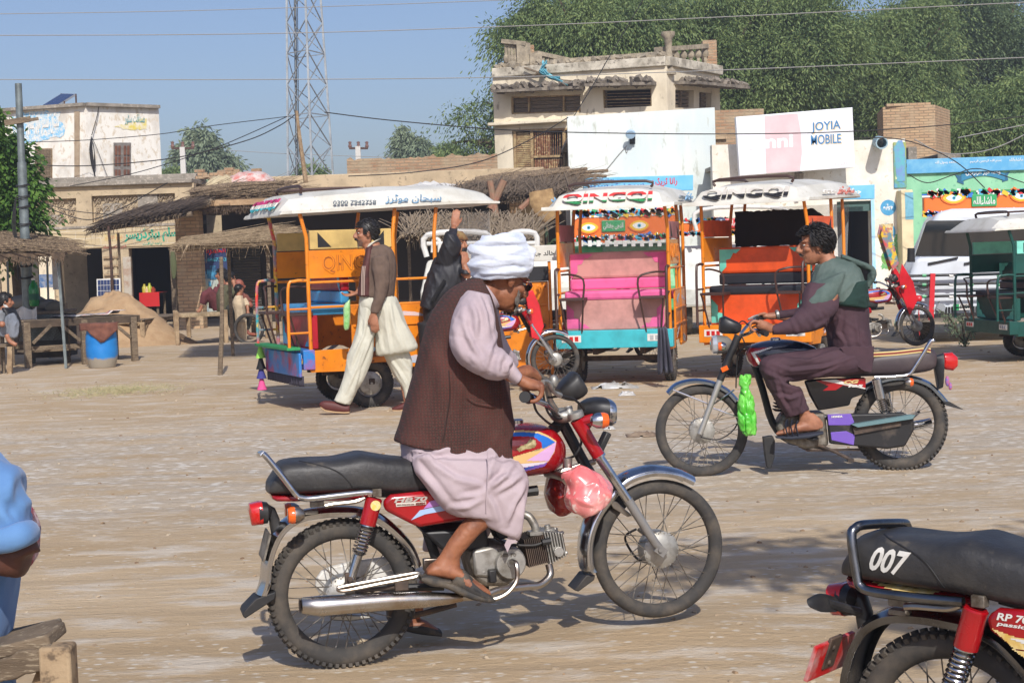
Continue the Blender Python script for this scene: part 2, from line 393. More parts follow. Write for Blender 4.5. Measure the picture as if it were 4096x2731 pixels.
BRICKL=brickmat('light_brick',S(190,160,124),S(166,134,104),S(140,122,98),.25,.085,.012,.012,S(178,156,126),.4)
BLOCKM=brickmat('painted_block',S(196,178,142),S(184,166,130),S(206,196,176),.42,.19,.008,.003,S(178,162,134),.35)
WOODG=mat('weathered_wood',S(122,106,86),S(92,78,62),5,.85,bump=.004,amt=.5,stretch=(1,1,6),c3=S(148,134,112),sc3=30,amt3=.4)
WOODL=mat('pale_wood',S(164,142,112),S(128,106,80),6,.85,bump=.004,amt=.5,c3=S(100,84,66),sc3=24,amt3=.36)
WOODY=mat('yellowed_window_wood',S(178,156,112),S(140,112,78),6,.8,amt=.5,c3=S(112,72,50),sc3=18,amt3=.38,bump=.003)
THATCH=mat('dry_thatch',S(124,106,86),S(84,70,56),12,.95,amt=.5,c3=S(172,152,122),sc3=50,amt3=.4)
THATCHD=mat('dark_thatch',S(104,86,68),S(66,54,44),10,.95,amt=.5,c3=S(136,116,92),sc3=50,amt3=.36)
THATCHL=mat('pale_reeds',S(160,140,112),S(120,102,80),12,.9,amt=.5,c3=S(190,172,142),sc3=50,amt3=.4)
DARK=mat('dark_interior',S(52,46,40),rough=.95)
BLACK=mat('black_paint',S(26,25,26),rough=.45)
RUST=mat('rusty_steel',S(84,58,46),S(58,44,38),14,.8,amt=.5)
STEELG=mat('galvanised_pipe',S(128,138,138),S(104,112,112),6,.5,metal=.4,amt=.5)
WIREM=mat('wire',S(44,42,42),rough=.6);WIREL=mat('bare_wire',S(150,148,144),rough=.6)
PVC=mat('pvc_pipe',S(196,182,158),S(170,150,122),8,.6,amt=.4)
SHUT=mat('dark_shutter',S(72,66,54),S(50,46,40),3,.6,amt=.5,stretch=(1,1,8))
CLOTHW=mat('white_sheet',S(214,212,206),S(190,186,178),6,.8,amt=.4)
PAINTB=mat('sky_blue_paint',S(84,160,204),S(120,180,210),4,.6,amt=.45)
def cut(o,cm):
 me=cm.mesh('c');c=bpy.data.objects.new('c',me);COL.objects.link(c);c.matrix_world=Matrix.Translation(o.location)if o.parent is None else rootmat(o)
 if o.parent is None:pass
 md=o.modifiers.new('c','BOOLEAN');md.operation='DIFFERENCE';md.object=c;md.solver='EXACT'
 bpy.context.view_layer.update()
 me2=bpy.data.meshes.new_from_object(o.evaluated_get(bpy.context.evaluated_depsgraph_get()));o.modifiers.clear();o.data=me2;bpy.data.objects.remove(c)
def xz(pts,D):return[(a.x,a.z)for a in(Yp(x,y,D)for x,y in pts)]
def slab(m,pts,D,t,grow=0):return m.ext(xz(pts,D),D,D+t)
def base(px,D):a=Yp(px,700,D);return(a.x,D,0)
def wbuild(m,*a,**k):k['world']=True;return m.build(*a,**k)
def cutw(o,boxes,root):
 """cut openings given in world coordinates: (x0, x1, y0, y1, z0, z1)"""
 c=M();l=root.location
 for b in boxes:c.bb(b[0]-l.x,b[1]-l.x,b[2]-l.y,b[3]-l.y,b[4]-l.z,b[5]-l.z)
 me=c.mesh('c');co=bpy.data.objects.new('c',me);COL.objects.link(co);co.location=l
 md=o.modifiers.new('c','BOOLEAN');md.operation='DIFFERENCE';md.object=co;md.solver='EXACT'
 bpy.context.view_layer.update()
 mats=list(o.data.materials)
 me2=bpy.data.meshes.new_from_object(o.evaluated_get(bpy.context.evaluated_depsgraph_get()));o.modifiers.clear();o.data=me2
 bpy.data.objects.remove(co)
def rect(px0,px1,py0,py1,D):
 a=Yp(px0,py0,D);b=Yp(px1,py0,D);c=Yp(px1,py1,D);d=Yp(px0,py1,D)
 return(a.x+d.x)/2,(b.x+c.x)/2,(c.z+d.z)/2,(a.z+b.z)/2
def pwrite(txt,px0,py0,px1,py1,h,D,mt,root,**k):
 """writing on a wall at distance D: base line from (px0, py0) to (px1, py1), height h in pixels"""
 a=Yp(px0,py0,D);b=Yp(px1,py1,D);c=Yp(px0,py0-h,D);c.x=a.x
 return write(txt,a,b-a,Vector((0,0,c.z-a.z)),mt,root,world=True,**k)
def wavy(pts,amp,sd=0):
 """turn a corner list into a ragged edge"""
 out=[];rnd=random.Random(sd)
 for i in range(len(pts)):
  a,b=Vector(pts[i]),Vector(pts[(i+1)%len(pts)]);n=max(1,int((b-a).length/(amp*3)))
  for k in range(n):t=k/n;out.append(tuple(a.lerp(b,t)+Vector((rnd.uniform(-1,1),rnd.uniform(-1,1)))*(amp if k else 0)))
 return out
def blotch(px0,px1,py0,py1,D,n,sd,rmax=.5,lift=.0):
 """flat paint patches (peeling mural) on a wall face at distance D"""
 m=M();rnd=random.Random(sd);x0,x1,z0,z1=rect(px0,px1,py0,py1,D)
 for i in range(n):
  cx,cz=rnd.uniform(x0,x1),rnd.uniform(z0,z1);r=rnd.uniform(.15,1)*rmax;k=9;y=D-.004-i*.0012
  ph=rnd.random()*9
  m.add([(cx,y,cz)]+[(cx+math.cos(a)*r*(.6+.5*noise.noise(Vector((math.cos(a)*1.4,math.sin(a)*1.4,ph))))*1.6,y,cz+math.sin(a)*r*.6*(.7+.5*noise.noise(Vector((math.cos(a),math.sin(a),ph+5)))))for a in(2*math.pi*j/k for j in range(k))],[(0,1+(j+1)%k,1+j)for j in range(k)])
 return m
def sticks(m,a,b,c,d,n,r=.008,ln=1.0,jit=.12,lift=.0,rnd=random,curl=0.0,flat=False):
 """n dry stalks laid over the sheet a-b (near edge), d-c (far edge); they run from near to far edge"""
 a,b,c,d=map(Vector,(a,b,c,d))
 for i in range(n):
  s_=rnd.random();t0=rnd.uniform(-.12,1-ln*.8);t1=t0+ln*rnd.uniform(.6,1.15)
  P0=a.lerp(b,s_).lerp(d.lerp(c,s_),t0);s2=s_+rnd.gauss(0,jit);P1=a.lerp(b,s2).lerp(d.lerp(c,s2),t1)
  up=Vector((0,0,1));l=rnd.uniform(0,lift)
  P0=P0+up*l+up*rnd.gauss(0,.012);P1=P1+up*l+up*rnd.gauss(0,.03)
  k=r*rnd.uniform(.6,1.6)
  if curl:P0.z-=rnd.uniform(0,curl)
  m.beam(P0,P1,k*2,k*(.5 if flat else 2))
def wire(name,label,pts,r,mt,k=8,group='wires strung across the street'):
 m=M();m.tube(pts,r,4,k=k);return prop(m.build(name,mt),label,'wire',group)
# -- left white building
def white_house():
 D=46;c=Yp(197,244,D);zt=c.z
 l=G(-60*PQ,262*PQ,zt);r=G(364.5*PQ,249.7*PQ,zt)
 l=Vector((l.x,min(max(l.y,D+.3),D+3),zt));r=Vector((r.x,min(max(r.y,D+.5),D+3),zt))
 t=thing('white_house','peeling white two-storey house with faded blue wall painting at far left','house',(c.x,c.y,0))
 m=M();bk=7
 ring=[Vector((l.x,l.y,0)),Vector((c.x,c.y,0)),Vector((r.x,r.y,0)),Vector((r.x*(r.y+bk)/r.y-.3,r.y+bk,0)),Vector((l.x-1,l.y+bk,0))]
 m.rings([ring,[p+Vector((0,0,zt))for p in ring]]);w_=wbuild(m,'wall',WHITEWASH,t,smooth=False)
 m=M()
 for a,b in((l,c),(c,r)):
  a=Vector((a.x,a.y-.05,zt+.04));b=Vector((b.x,b.y-.05,zt+.04));m.beam(a,b,.25,.09)
 wbuild(m,'coping',CONC,t)
 def on(a,b,px,py,off=.02):
  """line of sight meets the vertical face through a and b"""
  d=ray(px*PQ,py*PQ);n=Vector((b.y-a.y,-(b.x-a.x),0)).normalized();k=(a-CO).dot(n)/d.dot(n);return CO+d*k+n*off*(-1 if n.y>0 else 1)
 def patch(a,b,x0,x1,y0,y1,off,dep=.03,name='panel',mt=WOODY):
  P_=[on(a,b,x,y,off)for x,y in((x0,y0),(x1,y0),(x1,y1),(x0,y1))];q=M();bk_=[p+Vector((0,dep,0))for p in P_]
  q.rings([P_,bk_]);return wbuild(q,name,mt,t,smooth=False)
 bl=mat('faded_blue_mural',S(120,184,220),S(214,216,212),9,.85,amt=.47,c3=S(226,222,212),sc3=26,amt3=.42)
 P_=[on(l,c,x,y,.012)for x,y in wavy([(30,262),(95,256),(140,257),(132,275),(150,290),(146,312),(90,326),(28,331)],3.2,3)]
 q=M();q.add(P_,[tuple(range(len(P_)))]);wbuild(q,'mural',bl,t,smooth=False)
 a=on(l,c,62,312,.03);b=on(l,c,138,306,.03);write(urdu('ملتان سیلر اورزسٹور'),a,b-a,Vector((0,0,.75)),mat('mural_letter',S(226,224,218),rough=.9),t,world=True,bold=.02)
 yl=mat('faded_yellow_mural',S(214,196,92),S(222,216,200),8,.9,amt=.5)
 P_=[on(c,r,x,y,.012)for x,y in wavy([(276,286),(300,280),(332,272),(337,273),(337,298),(288,297),(262,292)],2.2,5)]
 q=M();q.add(P_,[tuple(range(len(P_)))]);wbuild(q,'mural',yl,t,smooth=False)
 a=on(c,r,286,287,.03);b=on(c,r,332,287,.03);write(urdu('صداقت سٹور'),a,b-a,Vector((0,0,.3)),mat('teal_letter',S(110,160,160),rough=.9),t,world=True)
 patch(l,c,172,184,256,414,.03,.05,'pilaster',mat('brown_pilaster',S(166,148,124),S(140,120,98),4,.9,amt=.5))
 patch(l,c,82,121,341,416,.02,.05,'window',WOODL)
 q=M()
 for i in range(11):
  x=84+i*3.5;a=on(l,c,x,343,.06);b=on(l,c,x,415,.06);q.beam(a,b,.025,.03)
 for i in range(5):q.beam(on(l,c,84,352+i*14,.07),on(l,c,120,360+i*11,.07),.02,.02)
 wbuild(q,'window_grille',WOODG,t)
 patch(c,r,260,300,328,414,.02,.05,'door',mat('grey_door_wood',S(130,124,118),S(104,98,92),8,.8,amt=.5))
 pn=mat('rust_door_panel',S(118,78,58),S(92,58,44),9,.8,amt=.5)
 for i in range(4):
  for j,(y0,y1)in enumerate(((335,357),(360,381),(390,412))):
   x0=262+(0,7.5,20,28)[i];q=M();P_=[on(c,r,x,y,.05)for x,y in((x0,y0),(x0+5.6,y0),(x0+5.6,y1),(x0,y1))];q.rings([P_,[p+Vector((0,.02,0))for p in P_]]);wbuild(q,'door_panel',pn,t,smooth=False,bev=.01)
 q=M();rnd=random.Random(4)
 q.tube([on(c,r,224,246,.08),on(c,r,218,272,.1),on(c,r,206,312,.12)],.012,4,k=5)
 for i in range(5):
  x=204+i*1.5;q.tube([on(c,r,206,314,.1),on(c,r,x-3,345,.12),on(c,r,207+i*2,380+i*7,.1),on(c,r,215-i,385,.1),on(c,r,213,350,.1),on(c,r,206,314,.1)],.009,4,k=5)
 q.tube([on(c,r,209,320,.1),on(c,r,222,350,.1),on(c,r,245,412,.1)],.008,4,k=4)
 wbuild(q,'cable',WIREM,t)
white_house()
def solar_rack():
 D=47.5;t=thing('solar_panel','dark blue solar panel tilted on a steel rack on the white roof','solar panel',(Yp(130,250,D).x,D,Yp(130,250,D).z-.05))
 a,b,c,d=Yp(86,249,D-.7),Yp(120,249,D-1.2),Yp(174,216,D-.3),Yp(141,215,D+.6)
 q=M();n=(b-a).cross(d-a).normalized()
 q.rings([[a,b,c,d],[p-n*.05 for p in(a,b,c,d)]]);wbuild(q,'frame',mat('grey_aluminium',S(176,180,184),rough=.4,metal=.6),t,smooth=False)
 cell=mat('solar_cell',S(36,48,84),S(50,64,104),3,.2)
 for i in range(6):
  for j in range(3):
   def pt(u,v_):return a.lerp(b,v_).lerp(d.lerp(c,v_),u)+n*.006*(1 if n.z>0 else-1)
   u0,u1,v0,v1=.03+i*.158,.03+i*.158+.15,.05+j*.305,.05+j*.305+.29
   qq=M()if(i==0 and j==0)else qq;qq.add([pt(u0,v0),pt(u0,v1),pt(u1,v1),pt(u1,v0)],[(0,1,2,3)])
 wbuild(qq,'cells',cell,t,smooth=False)
 q=M();z0=Yp(130,252,D).z-.05
 for p in(b.lerp(c,.5),c,d):q.beam(p,(p.x,p.y,z0),.04,.04)
 wbuild(q,'rack',RUST,t)
solar_rack()
# -- hairdresser's building
def curl_panel(m,x0,x1,z0,z1,y):
 """cast scroll work"""
 st=.21;nx=int((x1-x0)/st);nzr=max(1,int((z1-z0)/st))
 for i in range(nx):
  for j in range(nzr):
   cx=x0+(i+.5)*(x1-x0)/nx;cz=z0+(j+.5)*(z1-z0)/nzr;s_=1 if(i+j)%2 else-1
   pts=[(cx+s_*.1*(1-k/9)*math.cos(k*.75),y,cz+.1*(1-k/11)*math.sin(k*.75))for k in range(9)]
   m.tube(pts,.016,4)
   m.tube([(cx-.1,y,cz-.1),(cx,y-.01,cz-.02*s_),(cx+.1,y,cz+.1)],.014,4)
def salon():
 D=42;x0,x1,_,_=rect(-40,452,430,740,D);ztop=Yp(250,427,D).z
 t=thing('salon_building','tan cement shop building with scrollwork parapet panels and green painted shop name','building',(x0+3,D,0))
 m=M();m.bb(x0,x1,D+4,D+4.3,0,ztop);wbuild(m,'back_wall',TANWALL,t,smooth=False);m=M();m.bb(x0,x1,D,D+.35,0,ztop);wl=wbuild(m,'wall',TANWALL,t,smooth=False)
 j1=rect(80,176,457,516,D);j2=rect(211,403,447,508,D);d1=rect(140,238,572,745,D);d2=rect(299,404,568,745,D)
 cutw(wl,[(j1[0],j1[1],D-1,D+.17,j1[2],j1[3]),(j2[0],j2[1],D-1,D+.17,j2[2],j2[3]),(d1[0],d1[1],D-1,D+1,-.1,d1[3]),(d2[0],d2[1],D-1,D+1,-.1,d2[3])],t)
 for jj in(j1,j2):m=M();curl_panel(m,jj[0]+.03,jj[1]-.03,jj[2],jj[3],D+.1);wbuild(m,'scroll_panel',mat('scroll_cement',S(164,148,124),S(134,120,100),6,.9,amt=.5),t)
 for q in((j2[0]+.25,j2[0]+.75,D+.11,D+.15,j2[2],j2[3]-.2),(j2[0]+1.15,j2[0]+1.65,D+.08,D+.15,j2[2],j2[3]),(j1[0]+.15,j1[1]-.4,D+.12,D+.15,j1[2],j1[2]+.25)):m=M();m.bb(*q);wbuild(m,'patch',CONC,t,smooth=False)
 zb=Yp(250,440,D).z
 m=M();m.bb(x0,x1-.02,D-.14,D+4.4,ztop,ztop+.12);wbuild(m,'roof',CONC,t,bev=.02)
 m=M();m.bb(x0,x1,D+1.4,D+1.7,ztop+.1,ztop+.32);wbuild(m,'parapet',CONC,t,bev=.02)
 b=rect(90,405,524,568,D);m=M();m.bb(b[0]-.6,b[1]+.3,D-.03,D,b[2],b[3]);wbuild(m,'sign_band',BLOCKM,t,smooth=False)
 m=M();m.bb(b[0]-.6,b[1]+.3,D-.05,D+.02,b[3]+.003,b[3]+.07);wbuild(m,'ledge',CONC,t,bev=.01)
 gr=mat('green_sign_paint',S(20,150,122),S(40,170,140),9,.7,amt=.4)
 yw=mat('yellow_sign_paint',S(206,178,96),rough=.8)
 pwrite(urdu('سلم ہیئرڈریسر'),286,561,409,553,34,D-.035,gr,t,bold=.04)
 pwrite(urdu('راجہ لیاقت'),328,565,372,563,9,D-.035,gr,t,bold=.01)
 m=M();r_=rect(240,284,537,553,D);m.bb(r_[0],r_[1],D-.036,D-.031,r_[2],r_[3]);wbuild(m,'painted_panel',mat('faded_yellow',S(200,172,104),S(190,176,138),10,.9,amt=.55),t)
 pwrite(urdu('شیو کٹنگ'),243,551,282,550,11,D-.038,mat('faded_orange',S(200,130,90),rough=.9),t)
 pwrite(urdu('فون نمبر ہیئر'),236,572,290,570,9,D-.035,mat('faded_red',S(190,110,100),rough=.9),t)
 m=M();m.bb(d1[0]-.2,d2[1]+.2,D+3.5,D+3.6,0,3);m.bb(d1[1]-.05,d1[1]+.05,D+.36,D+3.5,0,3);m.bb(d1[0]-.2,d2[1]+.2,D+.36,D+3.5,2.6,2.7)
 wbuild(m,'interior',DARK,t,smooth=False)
 m=M();m.bb(d1[1]+.3,d2[0]-.3,D-.05,D,0,d1[3]-.1);
 wbuild(m,'wooden_door',mat('cream_door_wood',S(190,176,144),S(150,134,106),6,.8,amt=.5,stretch=(1,1,.4),bump=.004),t,bev=.01)
 m=M();r_=rect(240,276,584,660,D)
 for i in range(4):z=r_[2]+(r_[3]-r_[2])*(.1+i*.26);m.bb(r_[0],r_[1],D-.075,D-.052,z,z+.05)
 wbuild(m,'door_rail',WOODL,t)
 m=M();r_=rect(286,300,590,700,D);m.bb(r_[0],r_[1]+.05,D-.12,D-.001,0,r_[3]);wbuild(m,'pillar',mat('chipped_plaster',S(176,168,154),S(150,110,84),5,.9,amt=.42,bump=.02,bsc=12),t,bev=.02)
 m=M();r_=rect(394,407,575,715,D);m.bb(r_[0],r_[1],D-.1,D+.02,0,r_[3]);wbuild(m,'door_leaf',WOODG,t,bev=.01)
 r_=rect(95,128,580,720,D);m=M();m.bb(r_[0],r_[1],D-.16,D-.002,0,r_[3]);wbuild(m,'pier',CREAM,t,bev=.01)
 r2=rect(95,128,630,660,D);m=M();m.bb(r_[0]-.005,r_[1]+.005,D-.166,D-.155,r2[2],r2[3]);wbuild(m,'painted_band',mat('worn_blue_band',S(70,100,140),S(160,160,160),8,.9,amt=.45),t)
 m=M();r_=rect(40,92,590,740,D);m.bb(r_[0],r_[1],D-.1,D-.002,0,r_[3]);wbuild(m,'dark_shutter',SHUT,t)
 return t
salon()
D=41.6
m=M();r_=rect(393,402,578,640,D);m.sil([((r_[0],0,r_[3]),(r_[1],0,r_[3]),.03),((r_[0]-.02,0,(r_[2]+r_[3])/2),(r_[1]+.05,0,(r_[2]+r_[3])/2),.05),((r_[0]+.02,0,r_[2]),(r_[1],0,r_[2]),.02)],k=4)
m.v=[(a,b+D,c)for a,b,c in m.v];prop(m.build('hanging_cloth',mat('olive_cloth',S(86,92,62),rough=.9)),'olive cloth hanging at the right of the dark salon doorway','cloth')
t=thing('shop_table','table under a bright red cloth inside the salon doorway','table',(Yp(350,690,43.2).x,43.2,0))
m=M();x0,x1,z0,z1=rect(330,372,672,690,43.2);m.bb(x0,x1,42.8,43.8,z1-.04,z1);wbuild(m,'table_top',WOODG,t)
m=M();m.bb(x0-.02,x1+.02,42.78,43.82,z1,z1+.012);m.bb(x0-.02,x1+.02,42.77,42.79,z1-.35,z1);wbuild(m,'tablecloth',mat('red_cloth',S(190,22,26),rough=.7),t)
m=M()
for xx in(x0+.05,x1-.05):m.bb(xx-.03,xx+.03,42.85,42.9,0,z1-.04);m.bb(xx-.03,xx+.03,43.7,43.75,0,z1-.04)
wbuild(m,'leg',WOODG,t)
for i,(px,c_,h)in enumerate(((332,S(180,170,60),.22),(338,S(210,190,150),.16),(344,S(170,180,60),.24),(352,S(150,60,40),.14))):
 p=Yp(px,672,43.0);m=M();m.lathe([(.02,0),(.06,.0),(.065,h*.6),(.03,h*.8),(.03,h),(.001,h)],(p.x,43.0,z1+.013),(0,0,1),12)
 prop(m.build('jar',mat(f'jar_{i}',c_,rough=.4)),('yellow oil jar','tan paper-wrapped jar','tall green-yellow jar','small brown jar')[i]+' on the red cloth table in the salon','jar','jars on the red cloth table')
# -- brick pillar and the thatched shop row
def shop_row():
 D=39
 t=thing('shop_row','long low row of mud-roofed shops with bricks, thatch and rags on the roof','building',(Yp(860,700,D).x,D,0))
 x0,x1,_,_=rect(410,1312,470,700,D);L_=Yp(440,473,D).z;R_=Yp(1300,445,D).z;zr=(L_+R_)/2
 for(a,b)in((406,462),(1175,1200)):
  p=rect(a,b,480,740,D);m=M();m.bb(p[0],p[1],D-.02,D+.5,0,zr-.1);wbuild(m,'brick_pillar',BRICKL,t,bev=.015)
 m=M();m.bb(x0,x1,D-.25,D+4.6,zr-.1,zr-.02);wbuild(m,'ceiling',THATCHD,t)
 m=M();n=60
 rr=[]
 for i in range(n+1):
  x=x0+(x1-x0)*i/n;h=.10+.05*noise.noise(Vector((x*.9,0,0)));y=D-.32+.03*noise.noise(Vector((x,4,0)))
  rr.append([(x,y,zr-.02),(x,y,zr+h),(x,y+.3,zr+h+.04),(x,D+4.6,zr+.5+.08*noise.noise(Vector((x*.7,2,0)))),(x,D+4.6,zr-.02)])
 m.rings(rr);wbuild(m,'roof',MUD,t,smooth=False)
 m=M();rnd=random.Random(3)
 for i in range(70):
  x=x0+1.2+i*.27;
  if x>x1-7.5 or rnd.random()<.12:continue
  m.box((x,D-.3+rnd.gauss(0,.02),zr+.02+rnd.gauss(0,.01)),(.24,.12,.07),(0,0,rnd.gauss(0,.08)))
 wbuild(m,'brick_edging',BRICKL,t,bev=.008,smooth=False)
 m=M()
 for i in range(900):
  x=rnd.uniform(x0,x1);y=D-.3+rnd.uniform(-.08,.3);l=rnd.uniform(.04,.2);m.beam((x,y,zr-.03),(x+rnd.gauss(0,.08),y-.03,zr-.05-l),.009,.006)
 wbuild(m,'straw_fringe',THATCHD,t)
 def zroof(x,y):return zr+.12+max(0,(y-D))/4.6*.4
 for(pa,pb,nn)in((418,620,420),(1060,1310,380)):
  m=M();xa,xb,_,_=rect(pa,pb,450,470,D)
  for i in range(nn):
   x=rnd.uniform(xa,xb);y=D+rnd.uniform(-.3,1.8);l=rnd.uniform(.5,1.5);z=zroof(x,y)+rnd.uniform(0,.22);a=rnd.gauss(.25,.35)
   m.beam((x,y,z),(x+l*math.cos(a),y+l*math.sin(a)*.5,z+rnd.gauss(.1,.12)),.02,.012,taper=.4)
  for i in range(9):
   x=rnd.uniform(xa,xb-1);y=D+rnd.uniform(-.2,1);z=zroof(x,y)+rnd.uniform(.08,.25);m.tube([(x,y,z),(x+1,y+.2,z+.12),(x+2,y+.3,z+.1+rnd.gauss(0,.1))],[.06,.05,.035],7,k=3)
  wbuild(m,'thatch',THATCH,t)
 b=rect(540,1250,396,428,D+4.6)
 m=M();m.bb(b[0],b[1],D+4.6,D+4.9,zr,b[3]);wbuild(m,'back_parapet',TANWALL,t,bev=.02)
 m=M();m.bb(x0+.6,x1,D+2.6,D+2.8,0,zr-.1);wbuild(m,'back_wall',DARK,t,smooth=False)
 m=M();q=rect(538,600,560,745,D+2.4)
 for i in range(34):z=.05+i*.07;m.tube([(q[0],D+2.4,z),(q[1],D+2.4,z)],.04,6)
 wbuild(m,'roller_shutter',SHUT,t)
 q=rect(466,523,560,718,D+.8);m=M();m.bb(q[0],q[1],D+.8,D+.86,q[2],q[3]);pz=wbuild(m,'poster_board',mat('poster_dark_blue',S(34,52,96),rough=.5),t)
 zm=q[2]+(q[3]-q[2])*.56;m=M();m.bb(q[0]+.03,q[1]-.03,D+.79,D+.797,q[2],zm);wbuild(m,'poster_print',mat('poster_pale',S(150,170,180),S(186,184,150),1.4,.5,amt=.5),t)
 pwrite(urdu('الحمزہ'),473,586,519,584,18,D+.79,mat('poster_red',S(190,30,34),rough=.5),t,bold=.03)
 pwrite('5-6467343',466,601,520,600,8.5,D+.79,mat('poster_teal',S(60,150,170),rough=.5),t,bold=.02)
 m=M();m.cur=0
 for(px,py,ww,hh)in((489,626,13,32),(479,629,7,22),(500,630,8,20),(471,632,5,18),(508,634,6,17),(482,652,6,11),(498,668,9,16),(476,672,5,10)):
  r_=rect(px-ww/2,px+ww/2,py-hh/2,py+hh/2,D+.78);m.bb(r_[0],r_[1],D+.772,D+.784,r_[2],r_[3])
 wbuild(m,'printed_phone',mat('printed_phone',S(30,74,110),S(70,150,190),5,.4,amt=.5),t,smooth=False)
 q=rect(1196,1250,470,600,D+1.5);m=M();m.bb(q[0],q[1],D+1.5,D+1.6,0,zr-.12);wbuild(m,'mud_wall',TANWALL,t)
 return t,zr,zroof
ROW,ZR,zroof=shop_row()
def roof_rag(px,py,wpx,D,mt,label,sd,dz=.18,name='tarpaulin'):
 p=Yp(px,py,D);w_=wpx/97;m=M();n=16;k=8;g=[]
 for i in range(n+1):
  for j in range(k+1):
   u,v=i/n-.5,j/k-.5;e=max(0,1-(2*abs(u))**3)*max(0,1-(2*abs(v))**3)
   g.append((p.x+u*w_+.08*noise.noise(Vector((u*4,v*4,sd))),D+v*1.1+.08*noise.noise(Vector((u*3,v*5,sd+4))),p.z+e*dz+.12*noise.noise(Vector((u*7,v*7,sd+9)))*e+v*.15))
 f=[(i*(k+1)+j,(i+1)*(k+1)+j,(i+1)*(k+1)+j+1,i*(k+1)+j+1)for i in range(n)for j in range(k)]
 m.add(g,f);return prop(m.build(name,mt,None,thick=.012,ang=180),label,'tarpaulin')
roof_rag(505,437,70,40.2,mat('cream_rag',S(200,186,150),S(170,150,118),4,.9,amt=.5),'crumpled cream tarpaulin on the thatched roof above the brick pillar',2,.34)
roof_rag(575,424,120,40.6,mat('pink_rag',S(206,190,182),S(200,110,100),5,.85,amt=.45,c3=S(90,140,120),sc3=12,amt3=.3),'faded pink and white printed tarpaulin on the shop roof',5,.3)
roof_rag(985,432,130,39.8,CLOTHW,'crumpled white plastic sheet lying on the long shop roof',11,.1)
roof_rag(1205,425,150,40.6,mat('aqua_board',S(170,206,204),S(206,206,198),4,.7,amt=.5),'pale aqua sheet lying under straw at the right end of the roof',15,.06)
rnd=random.Random(12)
for i in range(16):
 p=Yp(462+i*8.5+rnd.uniform(-3,3),405+rnd.uniform(-3,3),43.2);m=M()
 for k in range(rnd.randint(1,3)):m.box((p.x+rnd.gauss(0,.04),43.2,p.z-.02+k*.085),(.25,.13,.078),(0,0,rnd.gauss(0,.3)))
 prop(m.build('brick_pile',BRICK,bev=.006,smooth=False),'little heap of loose old bricks on the roof edge beside the rags','bricks','loose bricks on the shop roof')
for i,(px,py,D_)in enumerate(((459,466,38.3),(823,440,38.3))):
 p=Yp(px,py,D_);m=M();m.lathe([(.085,0),(.1,0),(.1,.8),(.085,.8)],p,(.22,1,.02),16,closed=True)
 prop(m.build('drain_pipe',PVC),('cream drain pipe end sticking out of the roof above the brick pillar','cream drain pipe end sticking out above the orange rickshaw')[i],'pipe','drain pipes in the shop roof')
m=M();m.tube([Yp(703,420,39.5),Yp(690,330,39.5),Yp(681,255,39.5)],[.06,.05,.035],7);prop(m.build('roof_pole',WOODL),'thin crooked wooden pole standing on the shop roof before the tower','pole')
D=45.5;q=rect(797,1143,364,404,D);a=Yp(797,366,D).z;b=Yp(1140,353,D).z
m=M();x0,x1=q[0],q[1];rnd=random.Random(8)
top=[(x0+(x1-x0)*i/40,a+(b-a)*i/40+rnd.choice((0,0,.05,-.04)))for i in range(41)]
m.ext([(x1,0),(x0,0)]+top,D,D+.3);prop(m.build('brick_wall',BRICK,smooth=False),'weathered brick parapet wall left of the two-storey building','wall')
